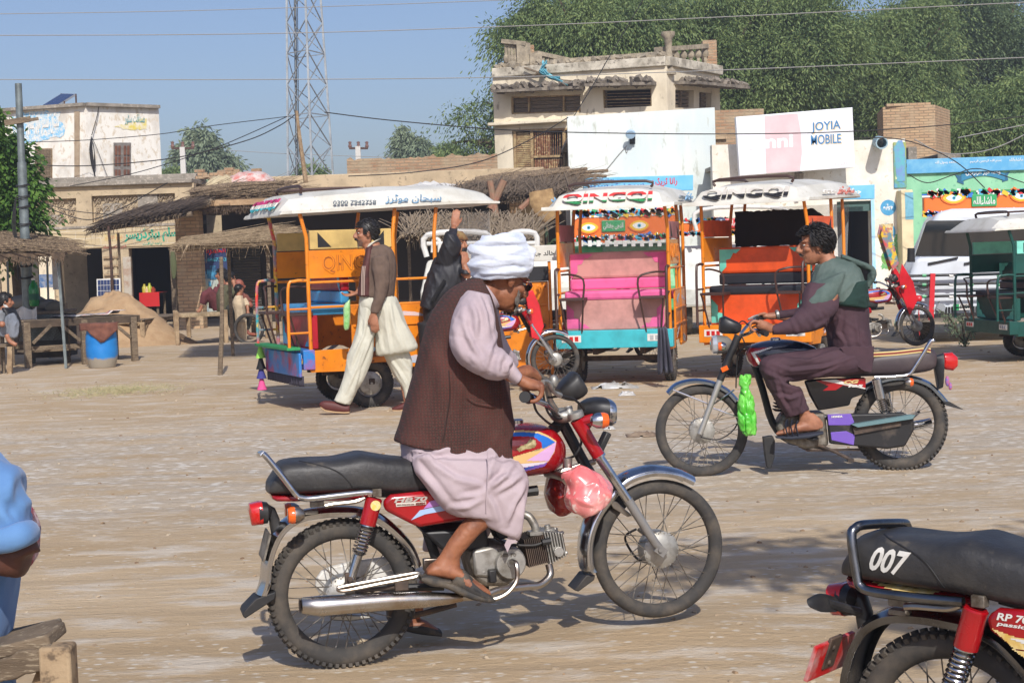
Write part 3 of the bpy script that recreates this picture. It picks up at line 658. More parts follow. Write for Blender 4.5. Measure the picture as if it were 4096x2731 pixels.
# -- two-storey building
def villa():
 D=47;c=Yp(1530,131.5,D);zt=c.z
 l=G(1132*PQ,159*PQ,zt);r=G(1652.6*PQ,153.5*PQ,zt)
 l.y=min(max(l.y,44),50);r.y=min(max(r.y,D+1.5),D+5);l=Vector((Yp(1132,200,l.y).x,l.y,zt));r=Vector((Yp(1653,200,r.y).x,r.y,zt))
 t=thing('two_storey_house','old cream two-storey house with broken balustrade and stone window hoods','house',(c.x,c.y,0))
 bk=8;ring=[Vector((l.x,l.y,0)),Vector((c.x,c.y,0)),Vector((r.x,r.y,0)),Vector((r.x,r.y+bk,0)),Vector((l.x,l.y+bk,0))]
 def on(a,b,px,py,off=0.0):
  d=ray(px*PQ,py*PQ);n=Vector((b.y-a.y,-(b.x-a.x),0)).normalized()
  if n.y>0:n=-n
  k=(a-CO).dot(n)/d.dot(n);return CO+d*k+n*off
 def block(a,b,pts,o0,o1):
  P_=[on(a,b,x,y,o0)for x,y in pts];n=Vector((b.y-a.y,-(b.x-a.x),0)).normalized()
  if n.y>0:n=-n
  q=M();q.rings([P_,[p+n*(o1-o0)for p in P_]]);return q
 m=M();m.rings([ring,[p+Vector((0,0,zt))for p in ring]]);wall=wbuild(m,'wall',CREAM,t,smooth=False)
 holes=[(l,c,[(1173,222),(1333,217),(1334,258),(1174,263)]),(l,c,[(1384,207),(1496,203),(1497,244),(1386,249)]),(c,r,[(1551,206),(1594,208),(1594,248),(1551,248)]),(c,r,[(1606,211),(1634,214),(1634,248),(1606,248)]),(l,c,[(1176,300),(1303,296),(1304,392),(1180,392)])]
 cm=M()
 for a,b,p in holes:cm.join(block(a,b,p,.3,-.45))
 cc=cm;co_m=M();co_m.v=[tuple(Vector(v)-t.location)for v in cc.v];co_m.f=cc.f;co_m.mi=cc.mi
 me=co_m.mesh('c');co=bpy.data.objects.new('c',me);COL.objects.link(co);co.location=t.location
 bmd=wall.modifiers.new('c','BOOLEAN');bmd.object=co;bmd.solver='EXACT';bpy.context.view_layer.update()
 wall.data=bpy.data.meshes.new_from_object(wall.evaluated_get(bpy.context.evaluated_depsgraph_get()));wall.modifiers.clear();bpy.data.objects.remove(co)
 for a,b,y0a,y0b,yb in((l,c,(1132,159),(1530,131.5),20),(c,r,(1530,131.5),(1653,153.5),20)):
  P_=[(y0a[0],y0a[1]-1),(y0b[0],y0b[1]-1),(y0b[0],y0b[1]+yb),(y0a[0],y0a[1]+yb)]
  wbuild(block(a,b,P_,.12,-.05),'cornice',mat('cornice_plaster',S(206,198,180),S(150,142,126),3,.9,amt=.5,bump=.01,c3=S(120,112,100),sc3=12,amt3=.36),t,bev=.02,smooth=False)
 wbuild(block(l,c,[(1127,284),(1306,274),(1306,281),(1127,291)],.3,0),'ledge',CREAM,t,bev=.02,smooth=False)
 rnd=random.Random(5)
 for a,b,x0,y0,x1,y1 in((l,c,1146,214,1344,205),(l,c,1357,200,1508,196),(c,r,1548,194,1678,205)):
  q=M();P0=on(a,b,x0,y0,0);P1=on(a,b,x1,y1,0)if a is l else on(c,r,1655,203,0)+(r-c).normalized()*.5
  n=Vector((b.y-a.y,-(b.x-a.x),0)).normalized();n=-n if n.y>0 else n;N_=22;rr=[]
  for i in range(N_+1):
   p=P0.lerp(P1,i/N_);e=.75+.12*noise.noise(Vector((i*.9,x0,0)));rr.append([p,p+n*e+Vector((0,0,-.05)),p+n*e+Vector((0,0,.03)),p+Vector((0,0,.1))])
  q.rings(rr)
  for i in range(60):
   p=P0.lerp(P1,rnd.random())+n*rnd.uniform(.1,.7);q.box(p+Vector((0,0,.09)),(rnd.uniform(.1,.3),rnd.uniform(.1,.3),rnd.uniform(.05,.16)),(rnd.random(),rnd.random(),rnd.random()*3))
  wbuild(q,'window_hood',mat('crumbling_stone',S(140,130,116),S(100,92,82),5,.95,amt=.5,bump=.02),t,smooth=False)
 def boards(a,b,x0,x1,yl,yr,h,n,off,mt=WOODG):
  q=M()
  for i in range(n):
   f0=i/n;f1=(i+.88)/n;P_=[(x0,yl+h*f0),(x1,yr+h*f0),(x1,yr+h*f1),(x0,yl+h*f1)];q.join(block(a,b,P_,off,off-.05))
  return q
 wbuild(boards(l,c,1178,1210,227,226,33,3,-.2),'window_shutter',WOODG,t,smooth=False)
 wbuild(boards(l,c,1214,1290,225,222,33,4,-.2),'window_shutter',WOODG,t,smooth=False)
 wbuild(boards(l,c,1294,1330,223,221,33,4,-.2),'window_shutter',WOODG,t,smooth=False)
 q=M()
 for x in(1174.5,1212,1292,1331.5):q.join(block(l,c,[(x-1.8,221),(x+1.8,221),(x+1.8,262),(x-1.8,262)],-.1,-.25))
 q.join(block(l,c,[(1173,259),(1333,254),(1333,259),(1173,264)],-.1,-.25));q.join(block(l,c,[(1173,221),(1333,216),(1333,220),(1173,225)],-.12,-.24));wbuild(q,'window_frame',WOODY,t,smooth=False)
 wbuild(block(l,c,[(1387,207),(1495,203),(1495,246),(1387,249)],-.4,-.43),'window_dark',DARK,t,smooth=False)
 q=M()
 for k in range(5):q.join(block(l,c,[(1386,214+k*7),(1495,211+k*7),(1495,212.4+k*7),(1386,215.4+k*7)],-.2,-.22))
 q.join(block(l,c,[(1381,206),(1386,206),(1388,250),(1383,250)],-.05,-.25));q.join(block(l,c,[(1493,202),(1497,202),(1498,246),(1494,246)],-.05,-.25));q.join(block(l,c,[(1384,227.5),(1495,224.5),(1495,227),(1384,230)],-.1,-.22));wbuild(q,'window_bars',WOODY,t,smooth=False)
 for x0,x1 in((1552,1592),(1607,1632)):
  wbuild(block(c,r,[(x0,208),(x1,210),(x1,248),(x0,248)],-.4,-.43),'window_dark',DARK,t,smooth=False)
  q=M()
  for k in range(4):q.join(block(c,r,[(x0,212+k*9),(x1,213+k*9),(x1,219+k*9),(x0,218+k*9)],-.15,-.2))
  q.join(block(c,r,[((x0+x1)/2-1.5,208),((x0+x1)/2+1.5,208),((x0+x1)/2+1.5,248),((x0+x1)/2-1.5,248)],-.1,-.2));wbuild(q,'window_shutter',WOODG,t,smooth=False)
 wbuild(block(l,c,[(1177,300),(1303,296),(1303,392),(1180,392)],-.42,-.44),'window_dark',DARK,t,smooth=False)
 q=M()
 for x in(1179,1218,1292):q.join(block(l,c,[(x,300),(x+6,300),(x+7,392),(x+1,392)],0,-.2))
 q.join(block(l,c,[(1177,298),(1302,294),(1302,299),(1177,303)],.02,-.2));q.join(block(l,c,[(1225,358),(1292,356),(1292,361),(1225,363)],0,-.15));wbuild(q,'window_frame',WOODY,t,smooth=False)
 q=M()
 for k in range(20):q.join(block(l,c,[(1186,305+k*4.4),(1218,304.4+k*4.4),(1218,307.6+k*4.4),(1186,308.4+k*4.4)],-.05,-.12))
 wbuild(q,'louvre',WOODY,t,smooth=False);q=M()
 for k in range(20):q.join(block(l,c,[(1299,330+k*4.4),(1304,330+k*4.4),(1304,333+k*4.4),(1299,333+k*4.4)],-.02,-.1))
 wbuild(q,'louvre',WOODY,t,smooth=False)
 q=M()
 for k in range(7):x=1226+k*5.2;q.join(block(l,c,[(x,304),(x+3.6,304),(x+3.8,358),(x+.2,358)],-.08,-.12))
 for k in range(6):x=1263+k*5.2;q.join(block(l,c,[(x,304),(x+1,304),(x+1.2,358),(x+.2,358)],-.08,-.1))
 for k in range(12):x=1227+k*5.4;q.join(block(l,c,[(x,364),(x+4,364),(x+4.2,392),(x+.2,392)],-.06,-.1))
 wbuild(q,'shutter_slats',mat('reddish_peeling_wood',S(150,112,78),S(110,66,46),9,.8,amt=.5,c3=S(184,162,120),sc3=14,amt3=.42),t,smooth=False)
 ST=mat('old_stone_rail',S(168,156,134),S(128,118,102),5,.95,amt=.5,bump=.012)
 def rail(a,b,p0,p1,nb,off=-.1):
  q=M();A=on(a,b,*p0,off);B=on(a,b,*p1,off);q.beam(A,B,.16,.13)
  for i in range(nb):
   p=A.lerp(B,(i+.5)/nb);q.ell(p+Vector((0,0,-.22)),(.11,.09,.13),n=8,m=6);q.beam(p+Vector((0,0,-.05)),(p.x,p.y,zt),.08,.08)
  return q
 q=rail(l,c,(1286,130),(1530,112),13,-1.2);q2=rail(c,r,(1530,112),(1648,104),7,-.3);q.join(q2);wbuild(q,'balustrade',ST,t)
 q=M();A=on(l,c,1226,121,-.2);B=on(l,c,1288,131,-1.2);q.beam(A,B,.2,.12);q.beam(A,(A.x,A.y,zt),.35,.2)
 for i in range(8):p=A.lerp(B,(i+.7)/8.5);q.beam(p,(p.x,p.y,zt),.09,.09)
 wbuild(q,'balustrade',ST,t)
 q=M();A=on(l,c,1150,94,-.2);B=on(l,c,1206,100,-.2);q.beam(A,B,.3,.12)
 for i in range(6):p=A.lerp(B,.12+i*.13);q.beam(p,(p.x,p.y,zt),.09,.09,taper=.7);q.ell(p+Vector((0,0,-.5)),(.09,.09,.15),n=8,m=6)
 p=A.lerp(B,.85);q.beam(p,(p.x,p.y,zt),.4,.25);wbuild(q,'balustrade',ST,t)
 for(a,b,px,py0,wd)in((l,c,1211,102,.28),(c,r,1644,91,.42)):
  p=on(a,b,px,py0,-.2);q=M();q.bb(p.x-wd/2,p.x+wd/2,p.y,p.y+wd,zt-.1,p.z);wbuild(q,'corner_post',BRICK,t,bev=.02)
 p=on(l,c,1531,72,-.2);q=M();q.lathe([(.2,0),(.2,.1),(.1,.2),(.15,.4),(.09,.7),(.12,1.0),(.2,1.1),(.2,1.2),(.001,1.2)],(p.x,p.y,p.z-1.2),(0,0,1),10);q.bb(p.x-.09,p.x+.09,p.y-.09,p.y+.09,zt,p.z-1.1);wbuild(q,'finial',ST,t)
 q=M()
 for i in range(110):
  p=on(l,c,1140+rnd.random()*385,140,-rnd.uniform(0,.3));q.box((p.x,p.y,zt+.03),(rnd.uniform(.1,.3),.2,rnd.uniform(.05,.2)),(rnd.random(),rnd.random(),rnd.random()*3))
 wbuild(q,'rubble_edge',ST,t,smooth=False)
 return l,c,on
VL,VC,von=villa()
q=M();rnd=random.Random(6)
for k in range(9):
 pts=[von(VL,VC,x+rnd.gauss(0,4),y+rnd.gauss(0,3),.3+rnd.random()*.15)for x,y in((1262,148),(1256,164),(1270,178),(1290,186),(1316,196))]
 q.tube(pts[rnd.randint(0,1):rnd.randint(3,5)],[.11,.1,.07,.06,.04][:5],6,k=4,flat=.3)
prop(q.build('torn_net',mat('aqua_net',S(98,168,186),S(130,190,200),9,.8,amt=.5)),'torn aqua net caught on the cornice of the two-storey house','net')
q=M()
for a,b in(((1210,158),(1320,194)),((1228,178),(1262,158)),((1290,186),(1345,192))):q.tube([von(VL,VC,*a,.25),von(VL,VC,*b,.35)],.03,5)
prop(q.build('stick_bundle',WOODG),'grey sticks stuck out of the two-storey house cornice with the torn net','sticks')
# -- pale plaster wall building
def pale_wall():
 D=42.5;x0,x1,_,_=rect(1305,1644,262,420,D);a=Yp(1304,267.5,D).z;b=Yp(1643,247,D).z
 t=thing('pale_shop_building','tall pale blue plastered wall of a shop with a small lamp on it','building',((x0+x1)/2,D,0))
 m=M();m.ext([(x0,0),(x1,0),(x1,b),(x0,a)],D,D+.35);wbuild(m,'wall',PALEBLUE,t,smooth=False)
 e=G(1699*PQ,270*PQ,b*.97);m=M();m.bb(x1+.002,x1+1.3,D+.3,D+5,Yp(1660,333,D+.3).z,b-.05);wbuild(m,'side_wall',BRICK,t,smooth=False)
 m=M()
 for i in range(5):m.bb(x1+.02,x1+.32,D+.2,D+.31,b-.8-i*.33,b-.65-i*.33)
 wbuild(m,'brick_toothing',BRICKL,t,bev=.01,smooth=False)
 m=M();m.bb(x0,x1,D+.36,D+6,a-.6,a-.5);wbuild(m,'roof',CONC,t)
 p=Yp(1448,313,D);m=M();m.lathe([(.001,0),(.1,.01),(.13,.08),(.11,.12),(.001,.12)],(p.x-.02,D-.28,p.z+.06),(0,-1,-.5),14);wbuild(m,'wall_lamp',mat('pale_blue_lamp',S(160,186,206),rough=.4),t)
 m=M();m.tube([(p.x,D-.28,p.z),(p.x+.03,D-.16,p.z-.16),(p.x+.04,D,p.z-.12)],.02,6);m.box((p.x+.04,D-.1,p.z-.1),(.14,.1,.2),(.5,0,0));wbuild(m,'lamp_bracket',BLACK,t)
 m=M();m.tube([Yp(1440,335,D-.02),Yp(1420,357,D-.02),Yp(1390,392,D-.02),Yp(1362,408,D-.02)],.012,4,k=5);m.tube([Yp(1436,338,D-.02),Yp(1439,352,D-.02),Yp(1443,340,D-.02)],.008,4,k=4);wbuild(m,'lamp_cable',WIREL,t)
pale_wall()
def blue_sign(px0,px1,y0l,y1l,y0r,y1r,D,label,texts):
 a=Yp(px0,y0l,D);b=Yp(px1,y0r,D);c=Yp(px1,y1r,D);d=Yp(px0,y1l,D)
 t=thing('shop_sign',label,'sign',((a.x+b.x)/2,D,0),group=None)
 m=M();m.ext([(d.x,d.z),(c.x,c.z),(b.x,b.z),(a.x,a.z)],D,D+.3);wbuild(m,'board',mat('sign_blue',S(96,178,222),S(118,190,226),3,.5,amt=.5),t,smooth=False,bev=.01)
 for tx,x0,yy,x1,y2,h,mt_ in texts:pwrite(urdu(tx),x0,yy,x1,y2,h,D,mt_,t,bold=.03,name='letters')
 return t
REDP=mat('sign_red',S(200,50,60),rough=.5);WHP=mat('sign_white',S(230,232,232),rough=.5);NAVY=mat('sign_navy',S(40,100,170),rough=.5)
blue_sign(1340,1592,409,441,402,437,41.2,'light blue shop sign with red Urdu writing under the pale blue wall',[('رانا ٹریڈرز',1496,431,1556,427,21,REDP),('پروپرائیٹر رانا محمد سلیم',1350,419,1410,417,8,NAVY),('سیمنٹ سریا',1356,434,1480,430,12,NAVY)])
# -- white building with the billboard
def white_shop():
 D=41;x0,x1,_,_=rect(1640,2083,330,700,D);zt=Yp(2020,321,D).z;zl=Yp(1645,333,D).z
 t=thing('white_shop','white shop building with painted round emblems beside its dark doorway','building',((x0+x1)/2,D,0))
 m=M();m.ext([(x0,0),(x1,0),(x1,zt),(x0,zl)],D,D+.4);w_=wbuild(m,'wall',mat('shop_white',S(228,224,212),S(208,200,182),1.5,.9,bump=.006,bsc=20,amt=.45,c3=S(190,178,156),sc3=7,amt3=.36),t,smooth=False)
 d=rect(1925,2004,462,720,D);cutw(w_,[(d[0],d[1],D-1,D+1,-.1,d[3])],t)
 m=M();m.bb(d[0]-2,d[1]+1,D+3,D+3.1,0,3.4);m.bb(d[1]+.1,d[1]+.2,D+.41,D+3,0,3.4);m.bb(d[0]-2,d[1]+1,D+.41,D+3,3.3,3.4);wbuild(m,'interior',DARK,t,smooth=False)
 m=M();m.bb(d[0],d[1],D+.1,D+.2,d[3]-.25,d[3]);wbuild(m,'shutter_box',mat('green_grey_box',S(66,96,92),rough=.6),t)
 m=M()
 for k in range(4):m.bb(d[0]+.3,d[1]-.15,D+2.2,D+2.6,.6+k*.6,.63+k*.6)
 wbuild(m,'shelf',WOODG,t)
 lb=mat('light_blue_trim',S(160,208,236),S(190,214,226),5,.8,amt=.45)
 m=M()
 for(a,b,c_,e)in((2003,2011,458,700),(2066,2073,436,668),(2011,2066,663,668)):
  r_=rect(a,b,c_,e,D);m.bb(r_[0],r_[1],D-.006,D-.001,r_[2],r_[3])
 wbuild(m,'painted_trim',lb,t,smooth=False)
 def disc(px,py,rpx,mt_,off,n=28,sq=1.0):
  p=Yp(px,py,D);r=rpx/(3800/D);q=M();q.add([(p.x+r*math.cos(2*math.pi*j/n),D-off,p.z+sq*r*math.sin(2*math.pi*j/n))for j in range(n)],[tuple(range(n))]);return wbuild(q,'painted_emblem',mt_,t,smooth=False)
 EB=mat('emblem_blue',S(70,150,196),S(120,176,206),9,.8,amt=.4);EG=mat('emblem_green',S(120,170,84),S(96,150,70),8,.8,amt=.45)
 disc(2040,477,18,EB,.006);disc(2037,533,20,EB,.006);disc(2043,592,19,EG,.006)
 r_=rect(2024,2051,514,552,D);m=M();m.bb(r_[0],r_[1],D-.012,D-.007,r_[2],r_[3]);wbuild(m,'painted_picture',mat('cream_picture',S(214,196,150),S(150,120,90),14,.8,amt=.45),t)
 pwrite(urdu('جوئیہ'),2029,483,2051,482,14,D-.008,WHP,t,bold=.04);pwrite(urdu('پیکج'),2033,597,2056,596,11,D-.008,WHP,t,bold=.04)
 pwrite('NET',2027,544,2048,543,6,D-.014,NAVY,t);pwrite('SIM',2027,530,2048,529,6,D-.014,REDP,t)
 m=M();rnd=random.Random(9)
 for i in range(150):
  px=rnd.choice((rnd.gauss(2060,4),rnd.uniform(2025,2060)));py=rnd.uniform(540,612)if px>2050 else rnd.choice((rnd.uniform(555,572),rnd.uniform(608,616)));p=Yp(px,py,D);a=rnd.random()*6
  u=Vector((math.cos(a),0,math.sin(a)))*.05;v=Vector((-math.sin(a),0,math.cos(a)))*.022;p.y=D-.007-i*1e-5;m.add([p-u,p-v,p+u,p+v],[(0,1,2,3)])
 wbuild(m,'painted_vine',mat('vine_green',S(110,176,110),rough=.8),t,smooth=False)
 r_=rect(2052,2081,327,432,D);m=M();m.bb(r_[0],r_[1],D-.05,D,r_[2],r_[3]);wbuild(m,'painted_panel',mat('panel_teal',S(60,150,140),S(170,166,60),.7,.6,amt=.48,c3=S(84,150,190),sc3=3,amt3=.42),t,bev=.01)
 m=M();p=Yp(2067,370,D);m.sil([((p.x-.05,0,p.z+.5),(p.x+.05,0,p.z+.5),.01),((p.x-.15,0,p.z+.3),(p.x+.12,0,p.z+.3),.01),((p.x-.1,0,p.z-.5),(p.x+.1,0,p.z-.5),.01)],n=8);m.v=[(a,b+D-.055,c)for a,b,c in m.v];wbuild(m,'painted_figure',mat('panel_blue',S(110,140,190),S(90,170,180),6,.6,amt=.5),t)
 pwrite(urdu('موبائل'),2057,415,2078,380,20,D-.055,mat('panel_white',S(230,226,170),rough=.6),t,bold=.03)
 p=Yp(2011,333,D);m=M();m.lathe([(.12,0),(.15,0),(.15,.7),(.12,.7)],(p.x,D-.7,p.z),(.1,1,.1),16,closed=True);wbuild(m,'spout',mat('pale_pipe',S(150,176,186),rough=.6),t)
 p=Yp(1830,395,D);m=M();m.box((p.x,D-.2,p.z-.25),(.1,.35,.5),(.3,0,.2));wbuild(m,'bracket',CONC,t)
 r_=rect(2073,2100,436,745,D-.5);m=M();m.bb(r_[0],r_[1],D-.5,D+.5,0,r_[3]);wbuild(m,'pier',mat('beige_pier',S(220,206,168),S(200,186,150),3,.9,amt=.5),t,bev=.02)
 r_=rect(2079,2098,442,504,D-.5);m=M();m.bb(r_[0],r_[1],D-.51,D-.49,r_[2],r_[3]);wbuild(m,'pier_panel',mat('pier_blue',S(120,176,196),S(100,160,180),9,.8,amt=.5),t)
 m=M();m.bb(x0,x1,D+.42,D+7,zt-.6,zt-.5);wbuild(m,'roof',CONC,t)
white_shop()
blue_sign(1938,2009,427,458,424,457,40.2,'light blue shop sign with white and orange writing over the dark doorway',[('جوئیہ',1945,451,1978,449,18,WHP),('۔۔',1952,455,1976,453,3,mat('sign_orange',S(224,170,60),rough=.5))])
def billboard():
 D=40.3;P_=[Yp(1699,404,D),Yp(1964,384,D),Yp(1958,247,D),Yp(1690,269,D)]
 t=thing('billboard','large sun-bleached white billboard reading JOYIA MOBILE with a faded pink stripe','billboard',(P_[0].x+1.4,D,0))
 m=M();m.ext([(p.x,p.z)for p in P_],D,D+.25);wbuild(m,'board',mat('billboard_white',S(226,229,234),S(214,214,218),2,.35,amt=.4),t,bev=.01,smooth=False)
 m=M();q=[Yp(x,y,D)for x,y in((1760,398),(1838,392),(1842,350),(1840,310),(1832,261),(1756,267))];m.ext([(p.x,p.z)for p in q],D-.006,D-.002);wbuild(m,'pink_stripe',mat('faded_pink',S(222,196,198),S(214,180,184),1.2,.4,amt=.5),t,smooth=False)
 bl=mat('joyia_blue',S(46,116,170),S(70,140,180),6,.5,amt=.4);og=mat('joyia_shadow',S(222,200,160),rough=.5)
 for tx,a,b,h in(('JOYIA',(1864,308),(1931,302),26),('MOBILE',(1863,333),(1932,329),22)):
  pwrite(tx,a[0]+2,a[1]+2,b[0]+2,b[1]+2,h,D-.002,og,t,bold=.02,extr=.0005);pwrite(tx,*a,*b,h,D-.006,bl,t,bold=.015)
 pwrite('omni',1712,345,1822,338,30,D-.007,mat('omni_white',S(236,234,238),rough=.5),t,bold=.03)
 for k in range(3):pwrite('U',1918+k*13,381-k,1928+k*13,380-k,8,D-.003,mat('faded_tiny',S(220,200,200),rough=.5),t)
 m=M();m.box((P_[0].x+1.5,D+.45,P_[0].z+.5),(.08,.5,.08));m.box((P_[1].x-1.2,D+.45,P_[1].z+.5),(.08,.5,.08));wbuild(m,'bracket',RUST,t)
billboard()
# -- brick water tower, concrete house, green building
D=52;t=thing('brick_tank_tower','square tan brick tank tower behind the green building','tower',(Yp(2100,300,D).x,D,0))
a=Yp(2031,245,D);b=Yp(2147,240,D);c=Yp(2197,247,D+1.6);m=M()
ring=[Vector((a.x,D+.2,0)),Vector((b.x,D,0)),Vector((c.x,D+2.4,0)),Vector((a.x+.4,D+2.8,0))]
m.rings([ring,[p+Vector((0,0,a.z))for p in ring]]);wbuild(m,'wall',BRICKL,t,smooth=False)
m=M();m.bb(a.x+.1,b.x-.1,D+.1,D+.3,a.z,a.z+.09);wbuild(m,'coping',BRICKL,t,smooth=False)
D=47;m=M();r_=rect(2086,2212,336,372,D);m.bb(r_[0],r_[1]-1.3,D,D+3,0,r_[3]);r2=rect(2158,2212,352,372,D);m.bb(r2[0]-.002,r2[1],D+.2,D+3,0,r2[3]);prop(m.build('concrete_house',CONC,smooth=False,bev=.02),'plain grey cement house top under the brick tank tower','house')
def green_house():
 D=43;x0,x1,_,_=rect(2082,2430,380,560,D);a=Yp(2084,376,D).z;b=Yp(2352,364,D).z
 t=thing('green_building','mint green painted building with a sky blue band along its top','building',(x0+4,D,0))
 m=M();m.bb(x0,x1,D,D+.4,0,a-.1);wbuild(m,'wall',mat('mint_wall',S(128,190,152),S(146,204,166),2,.8,amt=.5,bump=.004,c3=S(108,172,140),sc3=6,amt3=.36),t,smooth=False)
 m=M();z0=Yp(2200,383,D).z;m.bb(x0,x1,D-.1,D+.5,a-.27,a+.1);wbuild(m,'top_band',PAINTB,t,smooth=False,bev=.01)
 pwrite(urdu('بسم اللہ الرحمن الرحیم'),2228,376,2300,373,8,D-.105,WHP,t,bold=.01);pwrite(urdu('محمد رسول اللہ'),2148,378,2196,376,8,D-.105,WHP,t,bold=.01);pwrite(urdu('ماشاءاللہ'),2318,371,2350,370,8,D-.105,WHP,t)
 q=[];
 for k in range(13):u=k/12;q.append((2208+u*100,400-12*math.sin(math.pi*u)-u*2))
 rb=[(x,y)for x,y in q]+[(x,y+17)for x,y in reversed(q)]
 m=M();m.ext(xz(rb,D-.03),D-.03,D-.005);wbuild(m,'painted_ribbon',mat('ribbon_teal',S(44,124,160),rough=.7),t,smooth=False)
 m=M();m.ext(xz([(2194,402),(2212,404),(2214,424),(2198,418),(2200,412)],D-.02),D-.02,D-.003);m.ext(xz([(2304,400),(2320,394),(2314,404),(2316,414),(2302,418)],D-.02),D-.02,D-.003);wbuild(m,'painted_ribbon',mat('ribbon_dark',S(34,96,130),rough=.7),t,smooth=False)
 pwrite(urdu('واللہ خیر الرازقین'),2218,404,2298,402,14,D-.033,WHP,t,bold=.015)
 pwrite(urdu('کریانہ سٹور'),2150,404,2180,402,12,D-.003,mat('mint_dark',S(84,160,130),rough=.7),t);pwrite(urdu('سپلائی'),2328,400,2350,399,9,D-.003,mat('mint_dark',S(84,160,130)),t)
green_house()
# -- trees
LEAFS={}
def leafmat(name,a,b,c,sc=.5):
 if name in MATS:return MATS[name]
 m=bpy.data.materials.new(name);m.use_nodes=True;MATS[name]=m;N,L,P=finish(m)
 tc=N.new('ShaderNodeTexCoord');n1=N.new('ShaderNodeTexNoise');n1.inputs['Scale'].default_value=sc;n1.inputs['Detail'].default_value=4;L.new(tc.outputs['Object'],n1.inputs[0])
 n2=N.new('ShaderNodeTexNoise');n2.inputs['Scale'].default_value=9;L.new(tc.outputs['Object'],n2.inputs[0])
 def mx(s,lo,hi,p,q):
  r=N.new('ShaderNodeMapRange');r.inputs[1].default_value=lo;r.inputs[2].default_value=hi;L.new(s,r.inputs[0]);x=N.new('ShaderNodeMix');x.data_type='RGBA';L.new(r.outputs[0],x.inputs[0])
  for v,i in((p,6),(q,7)):
   if isinstance(v,tuple):x.inputs[i].default_value=v
   else:L.new(v,x.inputs[i])
  return x.outputs[2]
 col=mx(n2.outputs[0],.52,.68,mx(n1.outputs[0],.42,.6,a,b),c);L.new(col,P.inputs['Base Color'])
 P.inputs['Roughness'].default_value=.6;P.inputs['Specular IOR Level'].default_value=.3
 tr=N.new('ShaderNodeBsdfTranslucent');L.new(col,tr.inputs[0]);ms=N.new('ShaderNodeMixShader');ms.inputs[0].default_value=.35
 L.new(P.outputs[0],ms.inputs[1]);L.new(tr.outputs[0],ms.inputs[2]);L.new(ms.outputs[0],N['Material Output'].inputs[0]);return m
def npmesh(name,V,F):
 me=bpy.data.meshes.new(name);nv,nf=len(V),len(F);me.vertices.add(nv);me.vertices.foreach_set('co',V.ravel())
 me.loops.add(nf*4);me.polygons.add(nf);me.loops.foreach_set('vertex_index',F.ravel().astype(np.int32));me.polygons.foreach_set('loop_start',np.arange(nf,dtype=np.int32)*4)
 me.update(calc_edges=True);return me
def crown_mesh(name,lobes,nclump,nleaf,lsize,spread,droop,sd,shell=.55,aspect=2.6,group=1):
 """leaf quads in clumps through the lobes' volume; lobes = (centre, radii)"""
 rg=np.random.default_rng(sd);vol=np.array([l[1][0]*l[1][1]*l[1][2]for l in lobes])**.67;pick=rg.choice(len(lobes),nclump,p=vol/vol.sum())
 d=rg.normal(size=(nclump,3));d/=np.linalg.norm(d,axis=1)[:,None];rad=shell+(1.06-shell)*rg.random(nclump)**.8
 wob=np.array([.82+.38*noise.noise(Vector((*(x*1.7+sd),)))for x in d])
 C=np.array([lobes[i][0]for i in pick])+d*np.array([lobes[i][1]for i in pick])*(rad*wob)[:,None]
 if group>1:
  ns=max(4,nclump//group);own=rg.integers(0,ns,nclump);C=C[own]+rg.normal(size=(nclump,3))*np.array([1,1,.55])*spread*1.35;C[:,2]-=droop*np.hypot(C[:,0]-C[own][:,0],C[:,1]-C[own][:,1])*.2
 n=nclump*nleaf;cc=np.repeat(C,nleaf,0);sp=np.repeat(rg.uniform(.6,1.4,nclump),nleaf)*spread
 off=rg.normal(size=(n,3))*sp[:,None]*np.array([1,1,.45]);rr=np.hypot(off[:,0],off[:,1]);off[:,2]-=droop*rr**1.6/max(spread,.01)
 p=cc+off;a=off+rg.normal(size=(n,3))*.35*spread;a[:,2]-=droop*.4*spread;a/=np.linalg.norm(a,axis=1)[:,None]+1e-9
 b=np.cross(a,rg.normal(size=(n,3))*np.array([.6,.6,1]));b/=np.linalg.norm(b,axis=1)[:,None]+1e-9
 s=lsize*rg.uniform(.6,1.4,n)[:,None];a=a*s;b=b*s/aspect
 V=np.stack([p-a,p-b,p+a,p+b],1).reshape(-1,3);F=np.arange(n*4).reshape(-1,4);return npmesh(name,V,F)
BARK=mat('bark',S(92,78,64),S(66,54,44),8,.95,bump=.01,amt=.5)
def trunk_mesh(m,h,r,lobes,rnd,lean=(0,0)):
 top=Vector((lean[0],lean[1],h));m.tube([(0,0,-.1),(lean[0]*.3+rnd.gauss(0,.05),lean[1]*.3,h*.35),(lean[0]*.7,lean[1]*.6,h*.7),top],[r*1.25,r,r*.8,r*.6],8,k=3)
 for c,rd in lobes:
  c=Vector(c);a=Vector((lean[0]*.7,lean[1]*.6,h*rnd.uniform(.55,.9)))
  m.tube([a,a.lerp(c,.5)+Vector((rnd.gauss(0,.2),rnd.gauss(0,.2),-.1)),c+Vector((0,0,rd[2]*.3))],[r*.5,r*.35,r*.12],6,k=3)
  for i in range(5):
   e=c+Vector((rnd.uniform(-1,1)*rd[0],rnd.uniform(-1,1)*rd[1],rnd.uniform(-.6,.9)*rd[2]))*.8;m.tube([a.lerp(c,.6),a.lerp(c,.6).lerp(e,.6)+Vector((0,0,.15)),e],[r*.22,r*.14,r*.04],5,k=2)
